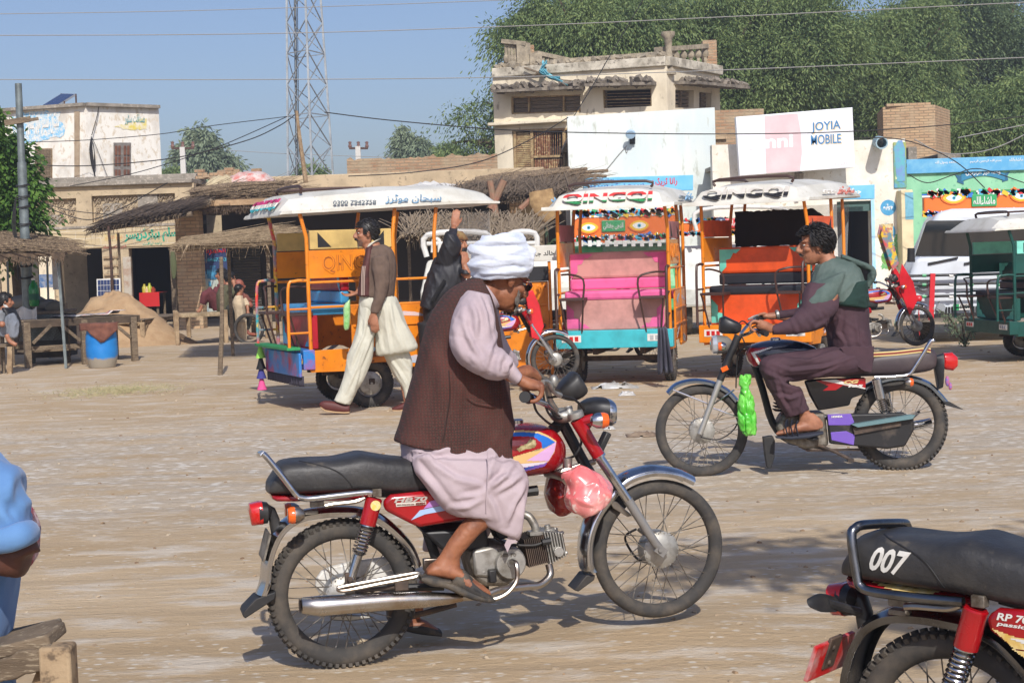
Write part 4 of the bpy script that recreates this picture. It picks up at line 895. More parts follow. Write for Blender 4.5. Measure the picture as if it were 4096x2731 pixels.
def tree(label,loc,h,r,lobes,nclump,nleaf,lsize,spread,droop,sd,mt,name='tree',lean=(0,0),shell=.4,group=None,aspect=3.4):
 D_=loc[1];t=thing(name,label,'tree',loc,0,group);rnd=random.Random(sd);m=M();trunk_mesh(m,h,r,lobes,rnd,lean);m.build('trunk',BARK,t)
 me=crown_mesh('crown',lobes,nclump,nleaf,lsize,spread,droop,sd,shell,aspect,9 if lsize<.09 and D_>50 else 1);me.materials.append(mt);o=bpy.data.objects.new('crown',me);COL.objects.link(o);o.parent=t;return t
ACA=leafmat('feathery_leaf',S(92,114,72),S(122,142,88),S(156,168,102));ACD=leafmat('dark_leaf',S(76,96,70),S(102,122,84),S(126,142,94))
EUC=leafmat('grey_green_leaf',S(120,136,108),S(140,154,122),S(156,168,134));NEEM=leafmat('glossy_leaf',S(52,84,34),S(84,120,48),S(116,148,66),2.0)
def at(px,D):p=Yp(px,700,D);return(p.x,D,0)
GRP='tall feathery trees behind the shops'
def L(px,py,D,rp,rz,t,dy=0,ry=None):
 p=Yp(px,py,D);s_=3800/D;return((p.x-t[0],dy,p.z),(rp/s_,ry or rp/s_*.8,rz/s_))
D=60;t0=at(1330,D)
tree('feathery green tree rising behind the old two-storey house',t0,5.5,.35,[L(1400,40,D,190,110,t0),L(1270,50,D,100,80,t0),L(1195,40,D,45,50,t0),L(1250,150,D,80,70,t0),L(1360,170,D,180,80,t0),L(1120,240,D,26,34,t0,1),L(1075,325,D,50,12,t0,1),L(1120,345,D,40,30,t0,2)],1644,120,.08,.38,.45,3,ACA,group=None)
D=62;t0=at(1700,D)
tree('broad feathery tree rising behind the pale blue wall and billboard',t0,5.5,.4,[L(1620,30,D,190,120,t0),L(1760,120,D,180,120,t0),L(1700,230,D,170,80,t0),L(1860,40,D,150,110,t0)],1419,120,.08,.38,.4,5,ACA)
D=66;t0=at(2000,D)
tree('broad bright feathery tree behind the brick tank tower',t0,5.5,.4,[L(1990,190,D,190,130,t0),L(1900,90,D,160,110,t0),L(2100,100,D,130,120,t0),L(2060,300,D,150,60,t0),L(1900,290,D,130,70,t0)],1419,120,.08,.38,.4,8,ACA)
D=72;t0=at(2240,D)
tree('tall dark tree with sky showing through at the far right',t0,7,.45,[L(2200,20,D,150,110,t0),L(2320,70,D,140,130,t0),L(2250,170,D,150,90,t0),L(2120,60,D,90,70,t0)],926,120,.08,.38,.3,12,ACD)
D=58;t0=at(2290,D)
tree('low feathery tree behind the mint green building',t0,3,.3,[L(2280,280,D,130,80,t0),L(2210,330,D,90,60,t0),L(2370,240,D,90,90,t0)],626,120,.08,.38,.45,15,ACA)
D=110;t0=at(470,D)
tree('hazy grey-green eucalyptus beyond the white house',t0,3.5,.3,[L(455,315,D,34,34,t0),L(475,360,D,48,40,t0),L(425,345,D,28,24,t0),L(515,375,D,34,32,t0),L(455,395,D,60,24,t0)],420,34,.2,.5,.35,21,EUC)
t0=at(948,D)
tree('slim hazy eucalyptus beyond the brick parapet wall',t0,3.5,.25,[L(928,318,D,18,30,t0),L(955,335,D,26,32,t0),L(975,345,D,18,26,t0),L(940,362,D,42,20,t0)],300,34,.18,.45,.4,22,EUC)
D=90
for px,py,w_,lb in((392,400,34,'dark bush at the foot of the white house skyline'),(715,395,40,'thin bush behind the foot of the lattice tower'),(1030,345,34,'feathery bush between the brick wall and tall tree')):
 t0=at(px,D);tree(lb,t0,1.5,.12,[L(px,py,D,w_,18,t0),L(px,py+25,D,w_,22,t0)],120,34,.14,.35,.3,px,ACA,name='bush')
D=30;t0=at(40,D)
tree('leafy green tree behind the steel pole at the left edge',t0,2.4,.1,[L(5,350,D,60,60,t0),L(45,420,D,50,56,t0),L(15,480,D,60,50,t0),L(-30,270,D,36,34,t0),L(60,490,D,34,36,t0),L(0,560,D,36,30,t0)],420,26,.06,.16,.2,31,NEEM,aspect=1.9)
tree('roadside tree out of frame whose shade falls by the parked motorcycle',(5.2,.8,0),3.6,.16,[((-1.9,.2,4.6),(1.0,.9,.4)),((-.6,.6,5.2),(1.3,1.0,.5)),((-1.3,-.8,5.4),(1.5,.8,.4)),((-2.9,.9,5.2),(.8,.5,.3)),((-.2,1.6,4.4),(.9,.7,.3))],330,24,.09,.2,.2,40,NEEM,aspect=2.2)
# -- lattice tower
def tower():
 D=62;t=thing('lattice_tower','tall grey steel lattice telecom tower behind the shop roofs','tower',(Yp(710,400,D).x,D,0));m=M();b=M()
 LG=[((661,658),62),((716,700),61),((765,737),62.6),((683,680),63.6)]
 def pt(i,z):
  (xb,xt),dd=LG[i];A=Yp(xb,400,dd);B=Yp(xt,0,dd);k=(z-A.z)/(B.z-A.z);p=A.lerp(B,k);return Vector((p.x,dd+(62.3-dd)*min(max((z-2)/60,0),.5),z))
 for i in range(4):m.beam(pt(i,0),pt(i,19),.075,.075)
 z=0;k=0;st=1.15
 while z<18:
  for i in range(4):
   j=(i+1)%4;a=.035 if i in(0,1)else.028;b.beam(pt(i,z),pt(j,z+st),a,a)
   if k%2==0 or i==1:b.beam(pt(j,z),pt(i,z+st),a,a)
   if k%2==0:b.beam(pt(i,z),pt(j,z),a,a)
  z+=st;k+=1
 g=mat('tower_grey',S(160,166,170),S(132,138,142),2,.6,metal=.2,amt=.5)
 wbuild(m,'legs',g,t);wbuild(b,'bracing',g,t)
 m=M();
 for dx in(-.03,.03,.09):m.tube([pt(3,0)+Vector((dx,-.1,0)),pt(3,19)+Vector((dx,-.1,0))],.015,5)
 wbuild(m,'feeder_cable',BLACK,t)
tower()
for px,y0,y1,D,bar,lb in((419,338,400,80,(394,446,341),'pale concrete utility pole with a crossbar before the far eucalyptus'),(822,336,365,80,(802,845,341),'far utility pole top with insulators above the brick wall')):
 a=Yp(px,y0,D);t=thing('utility_pole',lb,'pole',(a.x,D,0));m=M();m.beam((a.x,D,0),(a.x,D,a.z),.3,.22,taper=.8);wbuild(m,'post',mat('pole_concrete',S(196,194,188),rough=.9),t)
 m=M();p,q=Yp(bar[0],bar[2],D),Yp(bar[1],bar[2],D);m.beam(p,q,.1,.1)
 wbuild(m,'crossbar',RUST,t)
 for f in(.05,.5,.95):c=p.lerp(q,f);m=M();m.lathe([(.05,0),(.1,.1),(.06,.2),(.09,.3),(.001,.34)],c,(0,0,1),8);wbuild(m,'insulator',mat('insulator',S(120,90,80),rough=.3),t)
def steel_pole():
 D=27;a=Yp(65,735,D);b=Yp(42,192,D);t=thing('steel_pole','stepped grey steel pole wrapped with wire rising through the left stall','pole',(a.x,D,0));a=Vector((a.x,D,0));b.y=D
 m=M();P=lambda k:a.lerp(b,k);r=[(0,.088),(.42,.086),(.421,.076),(.72,.074),(.721,.058),(.95,.056),(1,.055)]
 m.tube([P(k)for k,_ in r],[x for _,x in r],14);wbuild(m,'post',STEELG,t)
 c=P(.86);m=M();m.beam(c+Vector((-.22,-.09,.0)),c+Vector((.2,-.09,.05)),.04,.09);m.beam(c+Vector((-.05,-.13,.0)),c+Vector((.33,-.1,.05)),.03,.05);wbuild(m,'crossboard',WOODG,t)
 m=M();rnd=random.Random(2)
 for k in(.3,.36,.44,.5,.56,.6,.64,.865):
  for j in range(2):c=P(k+rnd.uniform(-.01,.01));m.tube([(c.x+.105*math.cos(x),D+.105*math.sin(x),c.z+.02*math.sin(x+j))for x in[i*.7 for i in range(9)]],.009,4,closed=True)
 for j in range(4):m.tube([P(.6)+Vector((-.1,-.05,0)),P(.5)+Vector((-.12-j*.02,-.08,0)),P(.4)+Vector((-.1,-.06,0)),P(.3+j*.02)+Vector((-.12,-.08,0))],.008,4,k=4)
 wbuild(m,'wrapped_wire',WIREM,t)
steel_pole()
# -- wires
def pw(lbl,pts,D,r=.008,mt=WIREL,k=8):wire('overhead_wire',lbl,[Yp(x,y,D)for x,y in pts],r,mt,k)
pw('topmost pale wire crossing the sky at upper left',[(-30,33),(400,26),(800,14),(1260,-3)],21,.0045)
pw('long pale wire crossing above the old house to the upper right',[(-30,82),(600,78),(1200,60),(1800,33),(2390,4)],21,.0055)
pw('long pale wire crossing the old house front at its top windows',[(-30,183),(600,183),(1140,178),(1700,160),(2390,131)],21,.0055)
pw('black cable from the steel pole up to the lattice tower',[(70,378),(200,381),(400,363),(560,325),(640,290),(680,262)],40,.012,WIREM)
pw('lower thin black wire rising from the tan roof to the tower',[(160,428),(300,400),(420,365),(520,330),(660,268)],40,.010,WIREM)
pw('thin wire from the white house to the tower',[(60,327),(200,322),(370,308),(480,290),(660,268)],45,.010,WIREM)
pw('sagging black wire from the tower across the pale wall and billboard',[(745,258),(900,277),(1150,298),(1400,306),(1700,308),(1960,302),(2200,285),(2390,262)],38,.012,WIREM)
pw('wire slanting down over the brick wall beside the old house',[(800,405),(950,396),(1100,372),(1220,320),(1305,270)],40,.012,WIREM)
pw('thin wire drooping behind the salon awning',[(100,474),(200,505),(280,478),(340,445),(385,420)],41,.012,WIREM)
pw('thin wire crossing the scroll panels of the salon',[(88,462),(160,483),(260,493),(400,496)],41,.010,WIREM)
pw('black cable slanting from the white shop to the painted truck',[(1965,318),(2050,318),(2120,335),(2200,375),(2262,432)],38,.012,WIREM)
pw('thin wires looping across the mint green wall',[(2085,400),(2130,420),(2190,402),(2250,388),(2352,420)],40,.012,WIREM)
pw('pale wire looping before the tree at far right',[(2100,320),(2160,350),(2230,352),(2300,335),(2390,290)],46,.014,WIREL)
pw('straight pale wire before the tree at far right',[(2200,317),(2390,280)],46,.014,WIREL)
pw('far thin wire behind the lattice tower',[(520,345),(650,353),(900,362)],75,.012,WIREL)
pw('thin guy wire beside the old house corner',[(1310,280),(1360,200),(1400,130),(1480,-5)],44,.012,WIREM)
# -- left stall
rnd=random.Random(77)
def left_stall():
 D=25;t=thing('thatched_stall','thatched roadside stall with mesh counter around the steel pole','stall',at(60,D))
 a,b,c,d=Yp(-60,592,D),Yp(150,588,D),Yp(168,568,30),Yp(-60,548,30)
 m=M();m.rings([[a,b,c,d],[p+Vector((0,0,.05))for p in(a,b,c,d)]]);wbuild(m,'roof_mat',THATCHD,t,smooth=False)
 m=M();a2,b2,c2,d2=[p+Vector((0,0,.06))for p in(a,b,c,d)]
 for i in range(620):
  s_=rnd.random();v0=rnd.uniform(-.1,.6);p=a2.lerp(b2,v0).lerp(d2.lerp(c2,v0),s_);q=a2.lerp(b2,v0+.5).lerp(d2.lerp(c2,v0+.5),s_+rnd.gauss(0,.05));l=rnd.uniform(0,.16)
  m.beam(p+Vector((0,0,l)),q+Vector((rnd.uniform(0,.25),0,l*.5+rnd.gauss(-.03,.04))),.022,.012,taper=.5)
 wbuild(m,'thatch',THATCH,t)
 m=M()
 for i in range(150):
  p=a.lerp(b,rnd.random());m.beam(p,p+Vector((rnd.gauss(0,.05),-.02,-rnd.uniform(.05,.16))),.012,.006)
 wbuild(m,'straw_fringe',THATCHD,t)
 for x0,y0,x1,dd,w_ in((133,588,146,25.3,.04),(136,598,152,28.5,.05),(108,590,110,28,.03),(17,600,18,28,.03),(-2,640,2,24.6,.05)):
  p=Yp(x0,y0,dd);q=Yp(x1,724,dd);m=M();m.beam((q.x,dd,0),p,w_,w_);wbuild(m,'post',WOODG if w_>.04 else STEELG,t)
 p,q=Yp(64,722,26.6),Yp(140,716,26.6);z=(p.z+q.z)/2-.02
 m=M();m.bb(p.x,q.x,26.6,27.6,z,z+.05);wbuild(m,'counter_top',WOODG,t,bev=.01)
 m=M()
 for i in range(26):
  x=p.x+(q.x-p.x)*i/25;m.beam((x,26.6,z),(x-.16,26.6,z-.42),.006,.006);m.beam((x-.16,26.605,z),(x,26.605,z-.42),.006,.006)
 wbuild(m,'wire_mesh',STEELG,t)
 m=M();m.bb(p.x,q.x,26.7,27.5,.1,z-.02);wbuild(m,'counter_box',mat('counter_dark',S(74,70,64),S(54,50,46),4,.9,amt=.5),t)
 m=M();x0,x1,z0,z1=rect(24,64,715,758,26.3)
 g=[(x0+(x1+.15-x0)*i/10,26.3-.05*math.sin(i*1.3),z1+.05-(z1-z0)*j/6-.03*math.sin(i))for i in range(11)for j in range(7)]
 m.add(g,[(i*7+j,i*7+j+1,i*7+7+j+1,i*7+7+j)for i in range(10)for j in range(6)]);wbuild(m,'cloth',CLOTHW,t,thick=.01)
 m=M();x0,x1,z0,z1=rect(2,134,700,716,28.2);m.bb(x0,x1,28.2,28.8,.5,z1);wbuild(m,'back_counter',WOODG,t)
 m=M();x0,x1,z0,z1=rect(120,131,588,665,27.5);m.bb(x0,x1,27.5,27.6,z0,z1);wbuild(m,'white_board',CLOTHW,t)
left_stall()
p=Yp(79,700,26.9);GL=mat('green_bottle',S(40,150,70),rough=.15,trans=.3)
t=thing('soda_bottle','large green plastic soda bottle on the left stall counter','bottle',(p.x,26.9,p.z-.02));m=M();m.lathe([(.001,0),(.07,.0),(.085,.05),(.08,.16),(.085,.26),(.07,.33),(.03,.39),(.026,.42),(.001,.42)],(p.x,26.9,p.z-.02),(0,0,1),16);wbuild(m,'bottle_body',GL,t)
m=M();m.lathe([(.03,.42),(.03,.45),(.001,.45)],(p.x,26.9,p.z-.02),(0,0,1),12);wbuild(m,'bottle_cap',mat('white_cap',S(220,220,220)),t)
m=M();m.lathe([(.086,.1),(.0865,.2)],(p.x,26.9,p.z-.02),(0,0,1),16,caps=False);wbuild(m,'bottle_label',mat('dark_green_label',S(20,90,60)),t)
for i,(px,py,dd,c_,lb,rr)in enumerate(((104,700,27.1,S(110,108,104),'grey bundle lying on the left stall counter',(.3,.2,.09)),(125,706,26.7,S(92,88,76),'dark rag hanging on the left stall counter corner',(.14,.12,.1)),(60,693,28.3,S(128,128,126),'grey sack on the back shelf of the left stall',(.35,.2,.12)))):
 p=Yp(px,py,dd);m=M();m.ell(p,rr,n=16,m=10);prop(m.build('cloth_bundle',mat(f'bundle_{i}',c_,rough=.9),disp=lambda v:.02*noise.noise(v*9)),lb,'bundle')
m=M();p=Yp(153,650,25.2);x0,x1,z0,z1=rect(149,158,636,664,25.2);
# -- old wooden table
def table():
 A=Yp(54,734,25.7);B=Yp(313,720,26.7);zt=.74;ang=math.degrees(math.atan2(26.7-25.7,B.x-A.x));fr=Fr((A.x,25.7),ang);Lx=(Vector((B.x,26.7))-Vector((A.x,25.7))).length
 t=fr.thing('wooden_table','long weathered wooden table with braced legs beside the blue drum','table')
 for k in range(5):m=M();m.bb(-.02,Lx+.02,.01+k*.19,.18+k*.19,zt-.03,zt);m.build('top_plank',WOODG,t,bev=.006)
 m=M();m.bb(0,Lx,-.04,0,zt-.12,zt-.005);m.build('apron',mat('dark_wood',S(84,70,56),S(62,52,42),7,.85,amt=.5),t,bev=.006)
 m=M();m.bb(Lx+.02,Lx+.06,0,.95,zt-.12,zt-.005);m.build('apron',MATS['dark_wood'],t,bev=.006)
 for x in(.04,Lx*.52,Lx-.06):
  for y in(.0,.9):m=M();m.beam((x,y,0),(x,y,zt-.03),.1,.09);m.build('leg',WOODG,t,bev=.008)
 for x,s_ in((.08,1),(Lx*.49,-1),(Lx*.55,1),(Lx-.1,-1)):m=M();m.beam((x+.03*s_,-.05,.38),(x+.33*s_,-.05,zt-.09),.03,.05);m.build('brace',WOODG,t,bev=.004)
 for y in(.0,.9):m=M();m.bb(0,Lx*.5,y+.05,y+.08,.26,.33);m.build('stretcher',WOODG,t,bev=.004)
 m=M();m.bb(.1,Lx*.5,.3,.75,.22,.25);m.build('shelf',WOODG,t)
 g=[];c=M()
 for i in range(15):
  for j in range(6):g.append((.62+i*.075,.02+j*.12+.02*math.sin(i),zt+.012+.022*(1+noise.noise(Vector((i*.5,j*.9,0))))+(.05 if i>10 and j<3 else 0)))
 c.add(g,[(i*6+j,(i+1)*6+j,(i+1)*6+j+1,i*6+j+1)for i in range(14)for j in range(5)])
 c.v=[tuple(fr.m@Vector(v))for v in c.v];prop(c.build('printed_sack',mat('printed_sack',S(200,196,190),S(180,90,84),5,.8,amt=.4,c3=S(70,84,130),sc3=9,amt3=.36),thick=.006),'crumpled printed white sack lying on the wooden table','sack')
table()
def drum():
 c=Yp(236,844,25.25);r=.24;h=.62;t=thing('plastic_drum','bright blue plastic drum with a mud-greyed bottom beside the table','drum',(c.x,25.25,0))
 m=M();m.lathe([(.001,0),(r*.8,0),(r*.84,.02),(r*.96,.15),(r,.22),(r*1.0,.3),(r*.98,.34),(r,.38),(r*.97,.48),(r*.9,.56),(r*.84,h),(.001,h)],(0,0,0),(0,0,1),36)
 dm=mat('drum_blue',S(24,116,190),S(40,130,200),3,.35,amt=.5);m.build('drum_body',dm,t)
 N,Lk,P=finish(dm);tc=N.new('ShaderNodeTexCoord');sx=N.new('ShaderNodeSeparateXYZ');Lk.new(tc.outputs['Object'],sx.inputs[0]);nn=N.new('ShaderNodeTexNoise');nn.inputs['Scale'].default_value=7;Lk.new(tc.outputs['Object'],nn.inputs[0])
 ad=N.new('ShaderNodeMath');ad.operation='MULTIPLY_ADD';ad.inputs[1].default_value=.14;Lk.new(nn.outputs[0],ad.inputs[0]);Lk.new(sx.outputs[2],ad.inputs[2]);mr=N.new('ShaderNodeMapRange');mr.inputs[1].default_value=.2;mr.inputs[2].default_value=.235;Lk.new(ad.outputs[0],mr.inputs[0])
 x=N.new('ShaderNodeMix');x.data_type='RGBA';x.inputs[6].default_value=S(150,142,128);src=P.inputs['Base Color'].links[0].from_socket;Lk.new(src,x.inputs[7]);Lk.new(mr.outputs[0],x.inputs[0]);Lk.new(x.outputs[2],P.inputs['Base Color'])
 m=M();m.lathe([(.06,h),(.06,h+.03),(.001,h+.03)],(.08,0,0),(0,0,1),14);m.build('bung',dm,t)
 rg=M();g=[]
 for i in range(13):
  for j in range(9):
   u,v=i/12-.5,j/8;x_=u*.58;d=.24*math.cos(u*2.2);down=max(0,v-.35);y_=-.0-min(v/.35,1)*d*.95-.03-.012*math.sin(i*2.1)
   z_=h+.06-down*(.16+.32*max(0,1-abs(u-.12)*2.6))+.012*noise.noise(Vector((i*.7,j*.7,1)));g.append((c.x+x_,25.25+y_,z_))
 rg.add(g,[(i*9+j,(i+1)*9+j,(i+1)*9+j+1,i*9+j+1)for i in range(12)for j in range(8)])
 prop(rg.build('rag',mat('brown_rag',S(126,82,66),S(104,66,54),9,.95,amt=.5),thick=.012),'brown rag draped over the top of the blue drum','rag')
drum()
def mound():
 c=Yp(262,720,32.2);m=M();n=60;k=22;v=[(0,0,1.08)];f=[]
 for j in range(1,k+1):
  for i in range(n):
   a=2*math.pi*i/n;r=1.6*j/k;x,y=r*math.cos(a)*1.0,r*math.sin(a)*.8
   e=r/1.6;z=1.02*(1-e)**1.25*(1+.35*math.sin(e*math.pi))+.16*noise.noise(Vector((x*2,y*2,5)))*(1-e)+.09*noise.noise(Vector((x*6,y*6,5)))*(1-e)+.04*noise.noise(Vector((x*17,y*17,5)));v.append((x,y,z if j<k else-.02))
 for i in range(n):f.append((0,1+i,1+(i+1)%n))
 for j in range(k-1):
  for i in range(n):a,b=1+j*n+i,1+j*n+(i+1)%n;f.append((a,a+n,b+n,b))
 v=[(x+c.x,y+32.2,z)for x,y,z in v];m.add(v,f);prop(m.build('sand_heap',mat('sand',S(176,148,114),S(164,134,100),5,.95,amt=.5,bump=.02,bsc=18)),'heap of tan sand in front of the salon door','sand heap')
mound()
def leaning_panel():
 D=33.8;x0,x1,z0,z1=rect(223,277,640,695,D);t=thing('solar_panel','small solar panel with white frame leaning behind the sand heap','solar panel',((x0+x1)/2,D,0));rx=.12
 m=M();m.box(((x0+x1)/2,D,(z0+z1)/2),(x1-x0,.04,z1-z0),(-rx,0,.03));wbuild(m,'frame',CLOTHW,t,bev=.004)
 m=M();w_,h_=(x1-x0-.04)/7,(z1-z0-.04)/4;Rm=Euler((-rx,0,.03)).to_matrix()
 for i in range(7):
  for j in range(4):m.box(Vector(((x0+x1)/2,D,(z0+z1)/2))+Rm@Vector(((i-3)*w_,-.023,(j-1.5)*h_)),(w_*.9,.008,h_*.9),Rm)
 wbuild(m,'cells',MATS['solar_cell'],t,smooth=False)
 m=M();m.beam((x0+.2,D+.3,0),(x0+.2,D+.02,z1-.1),.03,.03);m.beam((x1-.2,D+.3,0),(x1-.2,D+.02,z1-.1),.03,.03);wbuild(m,'stand',RUST,t)
leaning_panel()
def post(label,p0,p1,D,r,mt=RUST,name='wooden_post',r2=None):
 a,b=Yp(*p0,D),Yp(*p1,D);m=M();md=a.lerp(b,.5)+Vector((.02,0,0));m.tube([Vector((b.x,D,-.02)),md,a],[r*1.15,r,r2 or r*.85],8,k=4);return prop(m.build(name,mt),label,'post')
post('dark wooden post standing in the dirt left of the orange rickshaw',(508,590),(505,862),22.5,.03,WOODG)
post('thin rusty pole propping the palm awning before the salon',(249,520),(258,700),33.5,.03)
# -- string cots and bench
def cot(name,label,pA,pB,DA,DB,zt,wd,zl,strung=True):
 A=Yp(*pA,DA);B=Yp(*pB,DB);fr=Fr((A.x,DA),math.degrees(math.atan2(DB-DA,B.x-A.x)));Lx=(Vector((B.x,DB))-Vector((A.x,DA))).length
 t=fr.thing(name,label,'cot' if strung else 'bench')
 for x in(0,Lx):
  for y in(0,wd):m=M();m.beam((x,y,0),(x,y,zl),.075,.08,taper=1.15);m.build('leg',WOODL,t,bev=.01)
 for y in(0,wd):m=M();m.beam((.04,y,zt),(Lx-.04,y,zt),.06,.055);m.build('side_rail',WOODL,t,bev=.008)
 for x in(0,Lx):m=M();m.beam((x,.04,zt),(x,wd-.04,zt),.06,.055);m.build('end_rail',WOODL,t,bev=.008)
 m=M()
 if strung:
  for i in range(34):
   x=.1+(Lx-.2)*i/33;m.beam((x,-.035,zt+.01),(x+.1,wd+.03,zt-.005),.03,.012)
   m.tube([(x,-.034,zt-.035),(x,-.04,zt),(x,-.03,zt+.035),(x,.03,zt+.035)],.011,4)
  for i in range(12):y=.06+(wd-.1)*i/11;m.beam((.03,y,zt+.018),(Lx-.03,y,zt+.018),.03,.012)
  m.build('woven_string',mat('cot_string',S(176,158,128),S(138,120,94),14,.9,amt=.5),t)
 else:
  for i in range(4):y=.02+i*wd/3.6;m.bb(-.06,Lx+.06,y-.07,y+.07,zt+.03,zt+.055)
  m.build('seat_plank',WOODG,t,bev=.005);m=M();m.beam((.0,0,zl*.35),(0,wd,zl*.35),.03,.04);m.beam((0,-.01,zl*.45),(.25,-.01,zl*.92),.03,.04);m.build('brace',WOODL,t)
 return t
cot('wooden_bench','plain wooden bench behind the string cot, right of the sand heap',(327,735),(432,718),31.4,34.2,.46,.6,.46,False)
cot('string_cot','string cot with rope-wound rail left of the seated men',(405,720),(517,714),31.2,31.4,.56,.9,.64)
cot('string_cot','string cot at right behind the child with the tyre',(540,700),(612,700),33.2,33.0,.5,.8,.56)
# -- awnings in front of the shops
def awning(label,a,b,c,d,nst,mt,posts,poles=True,fringe=60,sd=1,lift=.14,name='thatched_awning',along=False,curl=.35):
 rn=random.Random(sd);ctr=(a+b+c+d)/4;t=thing(name,label,'awning',(ctr.x,ctr.y,0));m=M();q=M()
 sticks(m,*((a,d,c,b)if along else(a,b,c,d)),nst*3,.0065,.9,.12,lift=lift,rnd=rn,flat=True);wbuild(m,'thatch',mt,t)
 m=M();m.rings([[a,b,c,d],[p+Vector((0,0,.02))for p in(a,b,c,d)]]);wbuild(m,'mat',THATCHD,t,smooth=False)
 if poles:
  for k in(.15,.85):m=M();e=(b-a)*.06;m.tube([a.lerp(d,k)-e,b.lerp(c,k)+e],.055,8);wbuild(m,'pole',WOODG,t)
 m=M()
 for i in range(fringe):
  p=a.lerp(b,rn.random())+Vector((0,-.02,.05));l=rn.uniform(.06,curl);x=rn.gauss(0,.1)
  m.tube([p,p+Vector((x*.4,-.12,.0)),p+Vector((x,-.16,-l))],[.009,.008,.003],4,k=3,flat=.4)
 wbuild(m,'hanging_strips',THATCHL,t)
 for p0,h in posts:m=M();m.beam((p0[0],p0[1],0),(p0[0],p0[1],h),.05,.05);wbuild(m,'post',WOODG,t)
 return t
a,b,c,d=Yp(412,574,25),Yp(640,556,25),Yp(650,530,28.2),Yp(440,552,28.2)
awning('pale reed awning with rolled poles left of the orange rickshaw',a,b,c,d,520,THATCHL,[((a.x+.4,27),a.z),((b.x-.2,25.2),b.z)],fringe=50,sd=2,lift=.07,curl=.3,along=True)
a,b,c,d=Yp(205,536,35.5),Yp(420,498,35.5),Yp(470,470,38.7),Yp(330,492,38.7)
awning('dark palm frond awning leaning over the salon sign',a,b,c,d,520,THATCHD,[((a.x+.5,36),a.z)],fringe=70,sd=4,lift=.2)
a,b,c,d=Yp(930,548,28),Yp(1230,562,28),Yp(1215,508,32),Yp(960,505,32)
awning('shaggy pale thatch awning behind the man on the telephone',a,b,c,d,560,THATCHL,[((a.x,29),a.z),((b.x-.1,28.2),b.z)],fringe=170,sd=6,curl=.25)
a,b,c,d=Yp(1020,470,35),Yp(1310,460,35),Yp(1320,420,38),Yp(1060,438,38)
awning('dusty brushwood awning under the pale shop wall',a,b,c,d,460,THATCH,[((a.x,36),a.z),((b.x-.5,35.5),b.z)],fringe=40,sd=8,lift=.22)
for i,(p0,p1,r_)in enumerate((((1125,415),(1140,500),.07),((1158,415),(1128,480),.08),((1240,440),(1195,480),.06))):
 m=M();m.tube([Yp(*p0,34.6),Yp(*p1,34.6)],r_,8);prop(m.build('bamboo_pole',mat('reddish_bamboo',S(150,106,84),S(130,110,88),6,.8,amt=.5)),('upright splintered pole','crooked bamboo pole','short slanted bamboo')[i]+' tied at the left end of the brushwood awning','pole')
p=Yp(1247,480,34.5);m=M();m.sil([((p.x-.28,0,p.z+.35),(p.x+.2,0,p.z+.42),.05),((p.x-.25,0,p.z),(p.x+.3,0,p.z+.1),.14),((p.x+.05,0,p.z-.32),(p.x+.38,0,p.z-.1),.08)],n=12,k=4,e=2.6);m.v=[(x,y+34.5,z)for x,y,z in m.v]
prop(m.build('hanging_sack',mat('jute',S(170,140,98),S(140,112,76),8,.95,amt=.5,bump=.006),disp=lambda v:.02*noise.noise(v*8)),'tan jute sack hanging under the brushwood awning','sack')
t=thing('leafy_plant','dark green broad-leaved plant behind the pink seated rickshaw','plant',at(1250,30));m=M();rn=random.Random(4)
for i in range(26):
 p=Vector((at(1250,30)[0]+rn.uniform(-.35,.35),30+rn.uniform(-.2,.2),rn.uniform(.3,1.2)));a=rn.uniform(0,6.28);L_=rn.uniform(.5,.9);d_=Vector((math.cos(a),math.sin(a)*.6,0))
 pts=[p,p+d_*L_*.4+Vector((0,0,L_*.8)),p+d_*L_*.9+Vector((0,0,L_*.7))];m.tube(pts,[.03,.08,.01],4,k=4,flat=.15)
wbuild(m,'leaves',ACD,t)
t=thing('thorn_shrub','grey-green thorny branch on the ground before the white van','shrub',at(2190,23));m=M();g=M();rn=random.Random(9)
base_=Vector(at(2215,23))
for i in range(9):
 e=base_+Vector((rn.uniform(-.55,.1),rn.uniform(-.3,.2),rn.uniform(.15,.6)));md_=base_.lerp(e,.5)+Vector((0,0,.12));m.tube([base_,md_,e],[.012,.008,.004],4,k=3)
 for k in range(46):
  q_=base_.lerp(md_,rn.random())if rn.random()<.4 else md_.lerp(e,rn.random());q_=q_+Vector((rn.gauss(0,.03),rn.gauss(0,.03),rn.gauss(0,.03)));g.box(q_,(.035,.012,.004),(rn.random()*3,rn.random()*3,rn.random()*3))
wbuild(m,'branches',BARK,t);wbuild(g,'leaves',EUC,t)
def tuft(px,py,n,wd,label,sd):
 c=Gp(px,py);m=M();rn=random.Random(sd)
 for i in range(n):
  x,y=c.x+rn.gauss(0,wd),c.y+rn.gauss(0,wd*1.2);m.beam((x,y,.0),(x+rn.gauss(0,.08),y+rn.gauss(0,.05),rn.uniform(.01,.05)),.004,.002)
 o=m.build('dry_grass',mat('dry_grass',S(150,150,110),S(184,170,130),20,.9,amt=.5));o['kind']='stuff';o['label']=label
tuft(268,899,900,.35,'patch of trampled pale grass clippings on the dirt at left',1)
